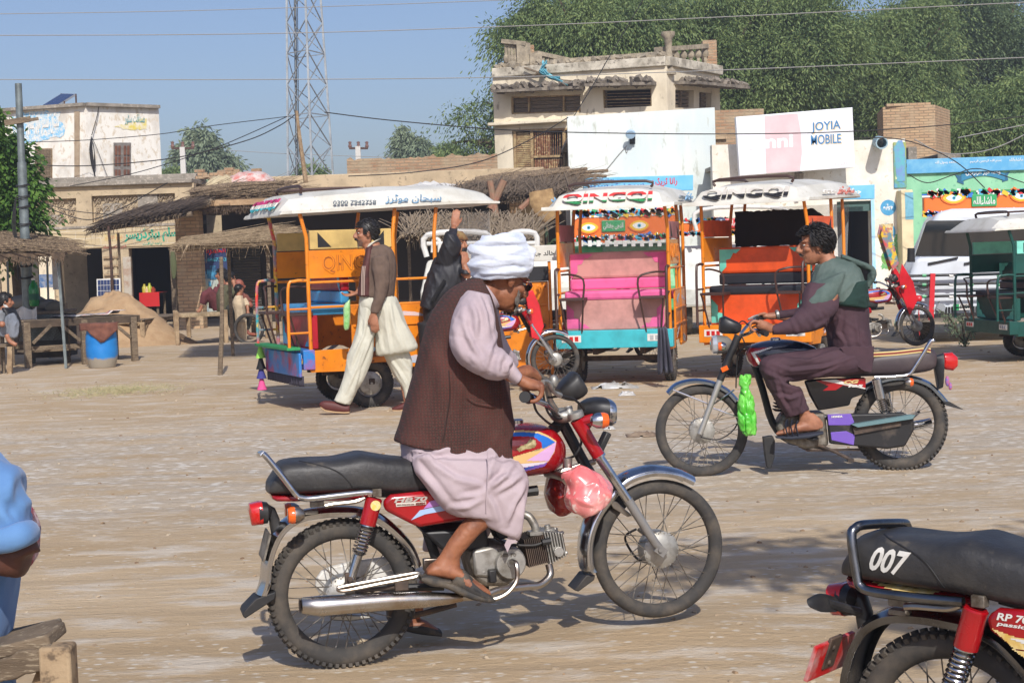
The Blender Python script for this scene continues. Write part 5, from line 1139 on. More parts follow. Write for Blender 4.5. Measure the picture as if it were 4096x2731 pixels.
# -- tools for traced figures
def K(fr,x0,y0,s):
 return lambda x,y,w=0.0:fr.q(x0+x*s,y0+y*s,w)
def sl(k,rows,w=None):
 return[(k(a[0],a[1],a[5]if len(a)>5 else(w or 0)),k(a[2],a[3],a[5]if len(a)>5 else(w or 0)),a[4])for a in rows]
def pl(k,pts,w):return[(a.x,a.z)for a in(k(x,y,w)for x,y in pts)]
def tb(k,pts,w):return[k(p[0],p[1],p[2]if len(p)>2 else w)for p in pts]
from mathutils.bvhtree import BVHTree
def bvh(o):return BVHTree.FromPolygons([v.co.copy()for v in o.data.vertices],[tuple(p.vertices)for p in o.data.polygons])
def inside(p,poly):
 c=False;n=len(poly)
 for i in range(n):
  a,b=poly[i],poly[i-1]
  if(a[1]>p[1])!=(b[1]>p[1])and p[0]<(b[0]-a[0])*(p[1]-a[1])/(b[1]-a[1])+a[0]:c=not c
 return c
def decal(poly,bt,st=.004,lift=.0012):
 """paint or sticker that hugs a curved part, seen from the near side"""
 xs=[p[0]for p in poly];zs=[p[1]for p in poly];m=M();ids={};nx=int((max(xs)-min(xs))/st)+2;nz_=int((max(zs)-min(zs))/st)+2
 def vid(i,j):
  if(i,j)not in ids:
   p=Vector((min(xs)+i*st,-2,min(zs)+j*st));h=bt.ray_cast(p,Vector((0,1,0)))
   ids[(i,j)]=None if h[0]is None else(m.v.append(tuple(h[0]+h[1]*lift*(1 if h[1].y<0 else-1)))or len(m.v)-1)
  return ids[(i,j)]
 for i in range(nx):
  for j in range(nz_):
   if inside((min(xs)+(i+.5)*st,min(zs)+(j+.5)*st),poly):
    q=[vid(i,j),vid(i+1,j),vid(i+1,j+1),vid(i,j+1)]
    if None not in q:m.f.append(tuple(q));m.mi.append(0)
 return m
def wrap(m,bt,lift=.0015):
 out=[]
 for v in m.v:
  h=bt.ray_cast(Vector((v[0],-2,v[2])),Vector((0,1,0)));out.append(tuple(h[0]-Vector((0,lift,0)))if h[0]is not None else v)
 m.v=out;return m
def label_on(txt,k,x0,y0,x1,y1,h,w,mt,root,bt=None,name='lettering',**kw):
 a,b,c=k(x0,y0,w),k(x1,y1,w),k(x0,y0-h,w);up=(c-a);u=b-a
 if bt is None:return write(txt,a,u,up,mt,root,name=name,**kw)
 return wrap(write(txt,a,u,up,mt,root,ret=True,**kw),bt).build(name,mt,root,smooth=False)
CHROME=mat('chrome',S(200,202,206),S(150,146,140),12,.14,metal=1,amt=.36)
OLDCHROME=mat('worn_chrome',S(176,170,162),S(128,104,84),10,.28,metal=1,amt=.42)
ALU=mat('cast_aluminium',S(176,174,168),S(122,116,106),14,.42,metal=.7,amt=.42,bump=.001,bsc=60)
DIRTALU=mat('dirty_aluminium',S(140,134,124),S(84,74,62),18,.55,metal=.5,amt=.5,bump=.002,bsc=60)
TYRE=mat('tyre_rubber',S(58,56,54),S(92,84,74),9,.85,amt=.42,bump=.001,bsc=120)
RUB=mat('black_rubber',S(34,34,35),S(58,54,50),12,.6,amt=.4)
BPL=mat('black_plastic',S(30,30,32),S(54,52,50),9,.4,amt=.4)
SEATV=mat('seat_vinyl',S(42,42,44),S(64,62,60),5,.42,amt=.45,bump=.0025,bsc=45,c3=S(84,78,70),sc3=12,amt3=.3)
REDP_=mat('red_enamel',S(158,12,22),S(132,10,18),5,.2,amt=.4,coat=.6)
REDL=mat('red_lens',S(190,24,22),rough=.12,coat=.8);ORL=mat('orange_lens',S(226,96,24),rough=.12,coat=.8)
GLASS=mat('lamp_glass',S(190,196,200),rough=.06,coat=1,metal=.4);CHWH=mat('white_chaincase',S(214,212,206),S(150,140,124),9,.4,amt=.4)
IRON=mat('brown_iron',S(88,72,60),S(58,48,42),16,.7,amt=.5)
def wheel(root,c,r,tr,knobs=0,rim=CHROME,yaw=0.0,spokes=36,hubr=.075,hubw=.05,tyre=TYRE,nb=False,hubmat=ALU):
 """part 'wheel' (the hub) with tyre, rim and spokes as its own pieces; axis across the bike"""
 c=Vector(c);Rz=Matrix.Translation(c)@Matrix.Rotation(yaw,4,'Z')@Matrix.Translation(-c)
 def B(m,name,mt,par,**k):m.v=[tuple(Rz@Vector(v))for v in m.v];return m.build(name,mt,par,**k)
 m=M();m.lathe([(.012,-hubw-.03),(.012,-hubw),(hubr*.55,-hubw),(hubr*.9,-hubw*.8),(hubr,-hubw*.7),(hubr,hubw*.7),(hubr*.9,hubw*.8),(hubr*.4,hubw),(.012,hubw),(.012,hubw+.03)],c,(0,1,0),30)
 for i in range(18):a=i*.349;m.ell(c+Vector((math.cos(a)*hubr*.92,-hubw*.82,math.sin(a)*hubr*.92)),.0035,n=5,m=3)
 h=B(m,'wheel',hubmat,root)
 ri=r-tr*1.75;m=M();pr=[]
 for i in range(14):a=2*math.pi*i/14;pr.append((r-tr+tr*math.cos(a),tr*.95*math.sin(a)))
 m.lathe(pr,c,(0,1,0),72,closed=True)
 if knobs:
  for i in range(knobs):
   a=2*math.pi*i/knobs
   for y,dz,tw in((-.7,0,.0),(0,.5,0),(.7,0,0)):
    b=a+dz*2*math.pi/knobs;d=Vector((math.cos(b),0,math.sin(b)));rr=r-tr+tr*math.sqrt(1-(y*.9)**2);p=c+d*(rr+.001)+Vector((0,y*tr,0))
    m.box(p,(.008+.006,tr*.5,2*math.pi*r/knobs*.52),Matrix.Rotation(-b,3,'Y')@Matrix.Rotation(y*.6,3,'Z')@Matrix.Rotation(.2*y,3,'X'))
 B(m,'tyre',tyre,h,ang=50)
 m=M();m.lathe([(ri+.012,-tr*.62),(ri+.016,-tr*.55),(ri+.004,-tr*.45),(ri-.004,-tr*.2),(ri-.005,0),(ri-.004,tr*.2),(ri+.004,tr*.45),(ri+.016,tr*.55),(ri+.012,tr*.62),(ri+.02,tr*.3),(ri+.02,-tr*.3)],c,(0,1,0),64,closed=True);B(m,'rim',rim,h)
 m=M()
 for i in range(spokes):
  s_=-1 if i%2 else 1;a=2*math.pi*i/spokes;b=a+(.42 if(i//2)%2 else-.42)
  m.tube([c+Vector((math.cos(b)*hubr*.93,s_*hubw*.75,math.sin(b)*hubr*.93)),c+Vector((math.cos(a)*ri,s_*.006,math.sin(a)*ri))],.0021,5)
  p=c+Vector((math.cos(a)*ri,s_*.006,math.sin(a)*ri));m.ell(p,.0038,n=5,m=3)
 B(m,'spokes',DIRTALU,h);return h
def fender(root,name,pts,c,hw,dep,mt,thick=.002,yaw=0.0):
 """mudguard blade swept along its crest; pts are crest points, c the hub"""
 q=catmull(pts,5);c=Vector(c);rs=[]
 for p in q:
  n=(p-c);n.y=0;n.normalize();Yv=Vector((0,1,0));b=Vector((0,p.y,0));sec=[(-1,-dep),(-1.02,-dep*.45),(-.93,-.012),(-.6,-.002),(0,.004),(.6,-.002),(.93,-.012),(1.02,-dep*.45),(1,-dep)]
  row=[Vector((p.x,0,p.z))+n*d+Yv*(u*hw)for u,d in sec];row+=[Vector((p.x,0,p.z))+n*(d-.003)+Yv*(u*hw*.96)for u,d in reversed(sec)];rs.append(row)
 m=M();m.rings(rs)
 if yaw:Rz=Matrix.Translation(c)@Matrix.Rotation(yaw,4,'Z')@Matrix.Translation(-c);m.v=[tuple(Rz@Vector(v))for v in m.v]
 return m.build(name,mt,root,ang=60)
def coil(m,a,b,r,wr,turns,n=6):
 a,b=Vector(a),Vector(b);d=(b-a).normalized();u=d.cross(Vector((0,1,0))).normalized();v=d.cross(u);N_=turns*12
 m.tube([a.lerp(b,i/N_)+u*math.cos(i/12*2*math.pi)*r+v*math.sin(i/12*2*math.pi)*r for i in range(N_+1)],wr,n)
def shock(root,a,b,d,e,r,cover,low,turns=8):
 """upper cover a-b, spring b-d, lower tube d-e"""
 ax=lambda p,q:(Vector(q)-Vector(p)).normalized()
 m=M();m.tube([Vector(a)-ax(a,b)*.004,a,b],[r*.85,r,r],18);s_=m.build('shock_absorber',cover,root,ang=30)
 m=M();coil(m,b,d,r*.82,r*.13,turns);m.build('spring',low,s_)
 m=M();m.tube([b,d],r*.45,10);m.build('damper_rod',DIRTALU,s_)
 m=M();m.tube([d,Vector(d)+ax(d,e)*.01,e],[r*.9,r*.55,r*.55],12);m.ell(e,r*.6,n=10,m=6);m.build('damper_body',CHROME,s_)
def indicator(root,c,ln,r,dirx=1,body=CHROME):
 """turn signal: lens end towards +x * dirx"""
 c=Vector(c);m=M();m.lathe([(.001,-ln*.5),(r*.6,-ln*.42),(r*.95,-ln*.15),(r,ln*.1)],c,(dirx,0,0),18);s_=m.build('turn_signal',body,root)
 m=M();m.lathe([(r,ln*.1),(r*1.02,ln*.3),(r*.85,ln*.5),(.001,ln*.52)],c,(dirx,0,0),18);m.build('lens',ORL,s_)
 m=M();m.tube([c,c+Vector((-.0,.09 if c.y<0 else-.09,0))],.008,6);m.build('stalk',BPL,s_)
# -- near red motorcycle
g0=Gp(785,1530);F1=Fr((g0.x,g0.y),14)
a1=K(F1,900,1750,.5);b1=K(F1,1900,1450,.5);c1=K(F1,1500,900,.5)
def bike1():
 t=F1.thing('motorcycle','red and chrome motorcycle with long black seat carrying the man in the white turban','motorcycle')
 rc=F1.q(1372,2374);top=F1.q(1372,2080);R1=(top.z-F1.q(1372,2666).z)/2;rc.z=R1
 fc=F1.q(2632,2193);R2=(F1.q(2632,1917).z-F1.q(2632,2469).z)/2
 wheel(t,rc,R1,.036,66,hubr=.07);wheel(t,fc,R2,.028,0,yaw=R(3),hubr=.073)
 WR,WF=rc,fc
 fender(t,'rear_mudguard',tb(a1,[(250,1240),(285,1130),(300,980),(350,820),(430,690),(560,600),(740,560),(920,550),(1090,560),(1240,610),(1400,740),(1500,860),(1560,1000)],-.0),WR,.062,.03,CHROME)
 m=M();m.ext(pl(a1,[(235,1262),(395,1205),(388,1265),(150,1420),(128,1395),(140,1360)],0),-.06,.06);m.build('mud_flap',RUB,t,bev=.004)
 fender(t,'front_mudguard',tb(b1,[(1740,903),(1620,850),(1450,822),(1300,838),(1150,900),(1030,1020),(920,1160),(850,1320),(825,1480),(835,1620),(862,1670)],0),WF,.055,.034,CHROME,yaw=R(3))
 m=M();m.ext(pl(b1,[(862,1680),(935,1680),(925,1720),(800,1812),(765,1800)],0),-.05,.05);m.build('mud_flap',RUB,t,bev=.004)
 m=M();m.sil(sl(a1,[(335,375,332,428,.05),(350,340,345,434,.085),(400,262,400,438,.1),(445,190,445,438,.112),(600,165,600,434,.12),(850,155,850,424,.125),(1000,125,1000,415,.13),(1080,110,1080,415,.132),(1200,128,1200,420,.13),(1350,150,1350,430,.125),(1600,165,1600,440,.11),(1900,180,1900,440,.095),(2250,160,2250,420,.08)]),n=28,e=3.6,k=3);se=m.build('seat',SEATV,t,ang=180)
 bt=bvh(se);m=M();pp=[(445,192),(650,205),(820,240),(920,285),(985,350),(1025,405)];q=catmull([a1(x,y,-.12)for x,y in pp],5);q2=[]
 for p in q:
  h=bt.ray_cast(Vector((p.x,-2,p.z)),Vector((0,1,0)))
  if h[0]:q2.append(h[0])
 m.tube(q2,.0028,5);m.build('piping',BPL,se)
 m=M();m.sil(sl(a1,[(352,432,362,462,.06),(400,436,400,494,.09),(600,428,600,492,.1),(850,420,850,490,.1),(1040,410,1060,478,.09),(1110,425,1120,450,.08)]),n=16,e=3,k=2);m.build('tail_trim',REDP_,t)
 for w in(-.135,.13):
  m=M();m.tube(tb(a1,[(300,125),(345,170),(450,300),(570,455),(620,482),(700,486),(900,462),(1120,438),(1175,440)],w),.0115,10,k=5);m.build('grab_rail',CHROME if w<0 else OLDCHROME,t)
 m=M();m.tube([a1(300,125,-.135),a1(278,130,-.09),a1(275,135,.08),a1(300,125,.13)],.0115,10,k=5);m.build('grab_rail_loop',CHROME,t)
 m=M();m.tube(tb(a1,[(800,545),(870,530),(1040,510),(1115,478)],-.12),.009,8,k=4);m.build('rack_tube',OLDCHROME,t)
 for q in(((735,530,-.1),(.05,.02,.022)),((1212,438,-.115),(.035,.03,.03)),((690,595,-.06),(.05,.03,.015))):m=M();m.box(a1(*q[0]),q[1]);m.build('bracket',DIRTALU,t,bev=.003)
 m=M();m.sil(sl(a1,[(182,570,212,702,.03),(190,525,235,700,.045),(255,508,268,692,.052),(290,505,300,690,.052)]),n=20,e=3);tl=m.build('tail_light',REDL,t)
 m=M();m.sil(sl(a1,[(262,506,272,692,.054),(335,515,338,680,.05),(375,560,350,640,.03)]),n=20,e=2.6);m.build('light_housing',BPL,tl)
 m=M();m.sil(sl(a1,[(330,520,350,620,.022),(400,560,350,650,.022),(438,650,355,700,.022),(440,720,370,770,.022)]),n=12,e=3);m.build('light_bracket',BPL,t)
 m=M();m.ext(pl(a1,[(338,748),(352,752),(300,965),(285,960)],0),-.085,.085);m.build('number_plate',DIRTALU,t)
 indicator(t,a1(572,617,-.16),.062,.031,-1,OLDCHROME);indicator(t,a1(540,580,.17),.06,.03,-1,OLDCHROME)
 shock(t,a1(1192,488,-.115),a1(1140,695,-.115),a1(1072,915,-.115),a1(1008,1130,-.115),.031,REDP_,CHROME)
 shock(t,a1(1192,488,.115),a1(1140,695,.115),a1(1072,915,.115),a1(1003,1130,.115),.03,REDP_,OLDCHROME)
 m=M();c=a1(1205,543,-.147);m.lathe([(.001,-.002),(.019,-.002),(.019,.001)],c,(0,-1,-.1),20);m.build('sticker',mat('yellow_sticker',S(222,198,96),S(220,210,170),60,.4,amt=.5),t)
 for w in(-.085,.085):m=M();m.tube(tb(a1,[(960,1170),(1300,1200),(1750,1190)],w),.015,8);m.build('swing_arm',BPL,t)
 m=M();m.box(a1(1003,1130,-.115),(.04,.022,.05));m.lathe([(.011,0),(.011,.025)],a1(1003,1136,-.145),(0,1,0),6);m.build('axle_bracket',IRON,t,bev=.003)
 m=M();m.ext(pl(a1,[(720,1190),(728,1120),(770,1060),(860,1020),(1000,990),(1280,950),(1400,990),(1460,1080),(1440,1120),(1200,1150),(1050,1260),(900,1290),(760,1250)],.09),.075,.1);m.build('chain_case',CHWH,t,bev=.008)
 m=M();m.ext(pl(a1,[(820,1420),(960,1405),(1150,1415),(1200,1430),(1000,1462),(860,1455)],.09),.07,.1);m.build('chain_case_bottom',ALU,t,bev=.008)
 P=[(608,1342,50),(615,1341,66),(760,1345,84),(900,1335,83),(1300,1305,76),(1600,1293,66),(1770,1287,50),(1900,1275,34)]
 m=M();m.tube([a1(x,y,-.17)for x,y,r in P],[r/2210 for x,y,r in P],24,up=(0,0,1));mf=m.build('muffler',mat('muffler_chrome',S(190,186,180),S(150,124,96),4,.22,metal=1,amt=.45),t,ang=60)
 m=M();m.lathe([(.018,-.002),(.028,-.004),(.018,-.006)],a1(606,1342,-.17),(1,0,0),20);m.lathe([(.001,-.003),(.02,-.003)],a1(612,1342,-.17),(1,0,0),16);m.build('muffler_mouth',IRON,mf)
 m=M();m.tube(tb(a1,[(1880,1276,-.17),(2060,1262,-.17),(2200,1215,-.15),(2400,1190,-.12),(2520,1175,-.1),(2600,1100,-.08),(2590,1010,-.07)],0),.0145,12,k=5);m.build('exhaust_pipe',OLDCHROME,t)
 m=M();m.tube(tb(a1,[(905,1205),(940,1190),(1250,1130),(1520,1082),(1545,1095),(1500,1118),(1250,1165),(1000,1215),(920,1222)],-.2),.0075,8,k=4,closed=True);m.build('foot_loop',OLDCHROME,t)
 m=M();m.box(a1(1410,1180,-.19),(.05,.03,.035));m.tube(tb(a1,[(1040,1230,-.15),(1380,1190,-.18)],0),.009,6);m.build('footrest_bracket',IRON,t,bev=.003)
 m=M();m.tube(tb(a1,[(2290,985,-.15),(2330,1010,-.19),(2335,1130,-.2),(2270,1230,-.21),(2170,1285,-.21),(2040,1300,-.2)],0),[.009,.01,.009,.009,.01,.008],8,k=4);m.build('kick_lever',OLDCHROME,t)
 side=[(1265,512),(1330,458),(1600,430),(1900,432),(2060,470),(2100,600),(1960,655),(1560,718),(1490,690),(1285,585)]
 for w0,w1 in((-.135,-.1),(.1,.135)):m=M();m.ext(pl(a1,side,w0),w0,w1);sp=m.build('side_cover',REDP_,t,bev=.014);sc=sp if w0<0 else sc
 w=-.138;m=M();m.ext(pl(a1,[(1490,658),(1560,580),(1740,540),(1800,575),(1600,612)],w),w,w+.002);m.build('stripe',mat('ice_blue',S(160,184,220),rough=.3),sc)
 m=M();m.ext(pl(a1,[(1590,566),(1640,508),(1720,490),(1790,525),(1740,536)],w),w-.001,w+.002);m.build('stripe',mat('lilac',S(176,124,190),rough=.3),sc)
 label_on('HB70',a1,1352,520,1620,505,38,-.137,mat('badge_silver',S(200,196,188),rough=.3,metal=.5),sc,bold=.03,extr=.003,shear=.25,name='badge')
 m=M();m.ext(pl(a1,[(1366,522),(1608,508),(1610,534),(1370,552)],w),w,w+.002);m.build('badge_plate',mat('badge_plate',S(206,200,188),rough=.4),sc)
 label_on('CDI',a1,1525,536,1603,530,16,-.141,mat('badge_brown',S(120,50,36)),sc,bold=.04,name='badge')
 label_on('capacitor discharge ignition system',a1,1375,540,1515,534,8,-.141,mat('badge_brown',S(120,50,36)),sc,name='badge')
 m=M();m.ext(pl(a1,[(1545,722),(1880,700),(2050,690),(2080,860),(1930,880),(1700,870)],0),-.09,.09);m.build('battery_box',BPL,t,bev=.012)
 m=M();m.ext(pl(a1,[(1545,932),(1690,925),(1655,1020),(1550,1028)],0),-.11,-.08);m.build('frame_plate',OLDCHROME,t,bev=.003)
 m=M();m.tube(tb(a1,[(1180,430),(1500,450),(2100,470),(2500,420)],0),.02,8);m.tube(tb(b1,[(60,560),(500,640),(700,470)],0),.024,8);m.tube(tb(b1,[(700,480),(860,780),(930,900)],0),.022,8);m.tube(tb(a1,[(1600,700),(1750,1150),(2100,1220)],0),.02,8);m.build('frame',BPL,t)
 e1=K(F1,900,1650,.6893)
 m=M();m.ext(pl(e1,[(1425,870),(1440,790),(1560,768),(1700,775),(1745,850),(1735,920),(1640,1010),(1520,1010),(1450,970)],-.1),-.1,.1);m.build('crankcase',DIRTALU,t,bev=.016)
 m=M();m.lathe([(.001,-.03),(.055,-.028),(.06,-.02),(.062,0)],e1(1650,868,-.1),(0,1,0),32);m.lathe([(.001,-.008),(.018,-.008),(.02,0)],e1(1668,870,-.13),(0,1,0),20);m.ell(e1(1502,925,-.105),(.015,.008,.015));m.build('engine_cover',ALU,t,ang=30)
 label_on('HB 70',e1,1600,838,1690,832,20,-.131,DIRTALU,t,bold=.02,name='badge')
 m=M();m.ext(pl(e1,[(1438,800),(1560,772),(1590,790),(1570,960),(1450,950)],-.11),-.112,-.09);m.build('engine_cover',ALU,t,bev=.01)
 m=M();m.box(e1(1550,945,-.125),(.03,.03,.05));m.build('gear_shaft',BPL,t,bev=.006)
 A,B=e1(1722,800,0),e1(1955,742,0);ax=(B-A).normalized();ang=math.atan2(ax.z,ax.x);Rm=Matrix.Rotation(-ang,3,'Y');Ln=(B-A).length
 m=M();m.box(A.lerp(B,.5),(Ln,.07,.07),Rm)
 for i in range(11):m.box(A.lerp(B,.02+i*.045),(.0035,.14,.11),Rm)
 m.build('cylinder',IRON,t)
 m=M();m.box(A.lerp(B,.75),(Ln*.42,.1,.085),Rm)
 for i in range(7):m.box(A.lerp(B,.52+i*.065),(.005,.15,.13-.006*i),Rm)
 for sy in(-1,1):
  for sz in(-1,1):m.lathe([(.008,0),(.008,.02),(.001,.024)],B+Rm@Vector((-.02,sy*.045,sz*.04)),ax,6)
 m.lathe([(.026,0),(.026,.02),(.012,.024),(.012,.034)],A.lerp(B,.72)+Rm@Vector((0,0,.04)),Rm@Vector((0,0,1)),14);m.lathe([(.02,0),(.02,.03)],A.lerp(B,.75)+Rm@Vector((0,-.09,-.02)),Rm@Vector((0,1,0)),10);m.build('cylinder_head',ALU,t,bev=.0015,smooth=False)
 m=M();m.tube(tb(e1,[(1700,585,0),(1760,600,-.02),(1795,650,-.03),(1805,690,-.03)],0),.016,12,k=4);m.box(e1(1805,695,-.03),(.06,.05,.014));m.build('intake_pipe',ALU,t)
 m=M();m.tube(tb(e1,[(1560,720),(1640,760),(1780,770),(1850,750)],-.08),.005,6,k=4);m.tube(tb(e1,[(1840,752,-.09),(1890,742,-.09)],0),.013,8);m.build('spark_cable',RUB,t)
 m=M();m.ext(pl(e1,[(1540,660),(1680,660),(1680,700),(1570,730)],0),-.05,.05);m.build('carburettor',BPL,t,bev=.006)
 m=M();m.sil(sl(b1,[(-180,600,-180,860,.07),(-100,545,-100,890,.095),(60,508,60,910,.12),(250,490,250,918,.134),(400,484,400,902,.134),(540,496,540,880,.122),(630,545,630,845,.1),(690,620,690,790,.06),(712,670,712,745,.025)]),n=32,e=2.9,k=4);tk=m.build('fuel_tank',REDP_,t,ang=180);bt=bvh(tk)
 def dc(pts,mt,lift=.0012):decal(pl(b1,pts,-.13),bt,.0025,lift).build('tank_decal',mt,tk)
 dc([(-60,600),(200,560),(400,548),(520,556),(600,590),(662,632),(640,720),(585,800),(380,835),(150,860),(-60,850)],mat('decal_cream',S(214,176,116),rough=.3))
 dc([(-60,610),(200,572),(400,562),(510,570),(590,602),(650,640),(540,690),(520,640),(470,610),(300,600),(100,640),(-60,700)],mat('decal_blue',S(34,104,190),rough=.3),.002)
 dc([(-60,680),(150,620),(320,592),(470,596),(530,640),(535,680),(300,750),(0,780),(-60,760)],REDP_,.0028)
 dc([(410,782),(658,634),(640,710),(590,788)],mat('decal_pink',S(206,164,206),rough=.3),.002)
 dc([(150,835),(380,805),(580,792),(560,805),(400,835),(180,860)],mat('decal_white',S(222,214,224),rough=.3),.0028)
 dc([(180,865),(400,838),(582,796),(560,830),(400,868),(220,890)],mat('decal_violet',S(130,90,180),rough=.3),.002);dc([(200,868),(400,842),(520,816),(400,856),(230,876)],MATS['decal_blue'],.003)
 label_on('HABIB',b1,235,752,535,700,58,-.14,mat('badge_gold',S(206,190,140),S(160,140,96),60,.3,metal=.6,amt=.5),tk,bt,bold=.04,extr=.004,name='badge')
 m=M();bp=pl(b1,[(330,690),(370,660),(410,650),(440,612),(480,622),(488,650),(470,680),(400,690),(350,712)],-.13);decal(bp,bt,.003,.005).build('emblem',MATS['badge_gold'],tk)
 m=M();m.lathe([(.03,0),(.03,.015),(.022,.02),(.001,.02)],b1(325,490,0),(0,0,1),20);m.build('fuel_cap',CHROME,t)
 for w in(-.095,.095):
  m=M();m.tube([b1(812,455,w),b1(985,742,w)],[.027,.025],16);fk=m.build('fork_cover',REDP_,t)
  m=M();m.tube([b1(985,740,w),b1(995,757,w)],.0275,16);m.tube([b1(990,750,w),b1(1225,1100,w)],.0185,14);m.build('fork_tube',CHROME,fk)
  m=M();m.tube([b1(1222,1096,w),b1(1232,1112,w),b1(1440,1440,w),b1(1488,1500,w*.9)],[.0195,.0185,.017,.016],14);m.box(b1(1484,1500,w),(.035,.022,.045),(0,-.9,0));m.lathe([(.009,0),(.009,.02)],b1(1486,1500,w-.02),(0,1,0),6);m.build('fork_slider',mat('grey_fork',S(146,144,142),S(120,116,110),9,.4,metal=.4,amt=.4),fk)
 m=M();m.tube([b1(1310,1330,.05),b1(1420,1420,0),b1(1420,1420,-.05)],.01,6);m.build('axle',OLDCHROME,t)
 m=M();m.ext(pl(b1,[(1060,1090),(1130,1110),(1250,1220),(1215,1230),(1100,1160)],-.05),-.062,-.05);m.build('mudguard_stay',OLDCHROME,t,bev=.002)
 m=M();m.sil(sl(b1,[(820,440,880,560,.07),(900,400,930,500,.05),(985,395,960,420,.03)]),n=12);m.tube([b1(850,470,-.1),b1(950,440,-.12)],.017,8);m.build('lamp_bracket',REDP_,t)
 m=M();m.sil(sl(b1,[(850,320,845,420,.05),(920,285,900,440,.075),(980,275,960,470,.09),(1030,278,1020,490,.095)]),n=24,e=3);hl=m.build('headlight',BPL,t)
 m=M();m.sil(sl(b1,[(1028,276,1018,492,.097),(1062,284,1055,504,.1),(1080,300,1075,495,.095)]),n=24,e=3);m.build('headlight_rim',CHROME,hl)
 m=M();m.sil(sl(b1,[(1078,305,1073,490,.088),(1088,340,1084,460,.06)]),n=24,e=2.6);m.build('lens',GLASS,hl)
 indicator(t,b1(990,463,-.2),.068,.03,1);indicator(t,b1(1015,455,.2),.066,.03,1)
 m=M();m.sil(sl(b1,[(655,210,700,290,.05),(690,160,770,305,.066),(740,110,850,270,.07),(775,75,880,235,.066),(795,72,884,215,.05)]),n=20,e=3.4,k=2);sp=m.build('speedometer',BPL,t)
 m=M();m.tube([b1(398,275,-.37),b1(440,290,-.27),b1(560,330,-.2),b1(660,410,-.08),b1(700,430,0),b1(650,400,.08),b1(520,300,.2),b1(440,262,.3),b1(420,262,.37)],.0115,10,k=5);hb=m.build('handlebar',CHROME,t)
 m=M();m.tube([b1(398,275,-.385),b1(399,275,-.38),b1(412,280,-.3),b1(430,286,-.27)],[.02,.0215,.0185,.021],18);m.build('grip',RUB,hb)
 m=M();m.tube([b1(420,262,.3),b1(415,262,.39)],.018,14);m.build('grip',RUB,hb)
 m=M();m.tube(tb(b1,[(545,150,-.3),(590,160,-.26),(625,230,-.22),(680,262,-.16)],0),[.007,.009,.008,.011],8,k=3);m.tube(tb(b1,[(540,165,-.24),(575,200,-.21),(600,300,-.17),(650,380,-.12)],0),.012,8,k=3);m.build('brake_lever',ALU,hb)
 m=M();m.ell(b1(700,420,-.02),(.05,.06,.03));m.tube([b1(745,350,-.05),b1(760,440,-.06)],.016,10);m.tube([b1(800,395,-.095),b1(815,440,-.095)],.03,14);m.ell(b1(630,150,-.17),(.018,.02,.025));m.build('fork_crown',ALU,t)
 m=M()
 for q in([(540,200,-.22),(560,330,-.2),(600,420,-.15),(680,450,-.08),(740,380,-.05)],[(470,320,-.22),(500,400,-.2),(600,490,-.1),(690,520,0)],[(585,280,-.2),(700,270,-.15),(800,300,-.1),(870,370,-.05),(880,420,0)],[(600,300,-.15),(620,400,-.14),(660,445,-.1),(730,440,-.04)],[(830,560,-.06),(850,640,-.06),(800,740,-.05),(720,770,0)],[(1290,1330,.06),(1200,1400,.1),(1290,1560,.1),(1400,1600,.06)]):m.tube(tb(b1,q,0),.0048,6,k=6)
 m.build('cables',RUB,t)
 m=M();m.box(b1(1020,640,-.02),(.025,.05,.09),(0,.5,0));m.build('horn',BPL,t,bev=.006)
 m=M();m.tube(tb(b1,[(575,885,.02),(640,895,-.05),(710,920,-.15),(735,945,-.2)],0),.016,10,k=3);m.tube([b1(740,840,-.12),b1(740,762,-.12)],.019,12);m.tube([b1(650,880,0),b1(960,790,0)],.012,8);m.build('crash_bar',OLDCHROME,t)
 m=M();m.tube(tb(a1,[(1400,1440,.06),(1600,1400,.06),(1850,1330,.05)],0),.012,8);m.box(a1(1330,1400,.03),(.03,.05,.05));m.build('centre_stand',IRON,t)
bike1()
def bag(k,secs,label,mt,sd,name='plastic_bag',amp=.012):
 m=M();m.sil(sl(k,secs),n=30,e=2.2,k=5);m.v=[tuple(F1.m@Vector(v))for v in m.v];c=Vector(m.v[0])
 def cr(v):
  u=v*13+Vector((sd*3.1,0,0));f=noise.noise(Vector((u.x+u.y,u.z*.35,sd)));g=noise.voronoi(v*11+Vector((sd,0,0)))[0]
  return amp*((g[1]-g[0])*1.6-.5+(1-abs(f)*3)*.35)
 return prop(m.build(name,mt,sub=2,disp=cr,ang=34),label,'bag')
PINKBAG=mat('pink_film',S(222,112,112),S(240,170,165),7,.22,amt=.45,coat=.5,c3=S(236,210,200),sc3=26,amt3=.36)
bag(b1,[(705,880,770,850,.03,-.19),(700,930,870,825,.06,-.19),(735,990,1000,900,.085,-.19),(722,1080,1095,985,.1,-.2),(745,1160,1080,1060,.1,-.2),(800,1205,980,1180,.08,-.2),(870,1232,920,1225,.03,-.2)],'shiny pink plastic bag of packets hanging at the front of the near red motorcycle',PINKBAG,1)
bag(b1,[(590,900,650,885,.03,.1),(580,960,720,900,.06,.1),(568,1050,740,1000,.08,.1),(590,1150,770,1100,.08,.1),(620,1205,765,1170,.07,.1),(645,1222,700,1215,.03,.1)],'dark red plastic bag hanging on the far side of the near red motorcycle',mat('dark_red_film',S(120,24,20),S(170,50,40),9,.2,amt=.5,coat=.4),7)
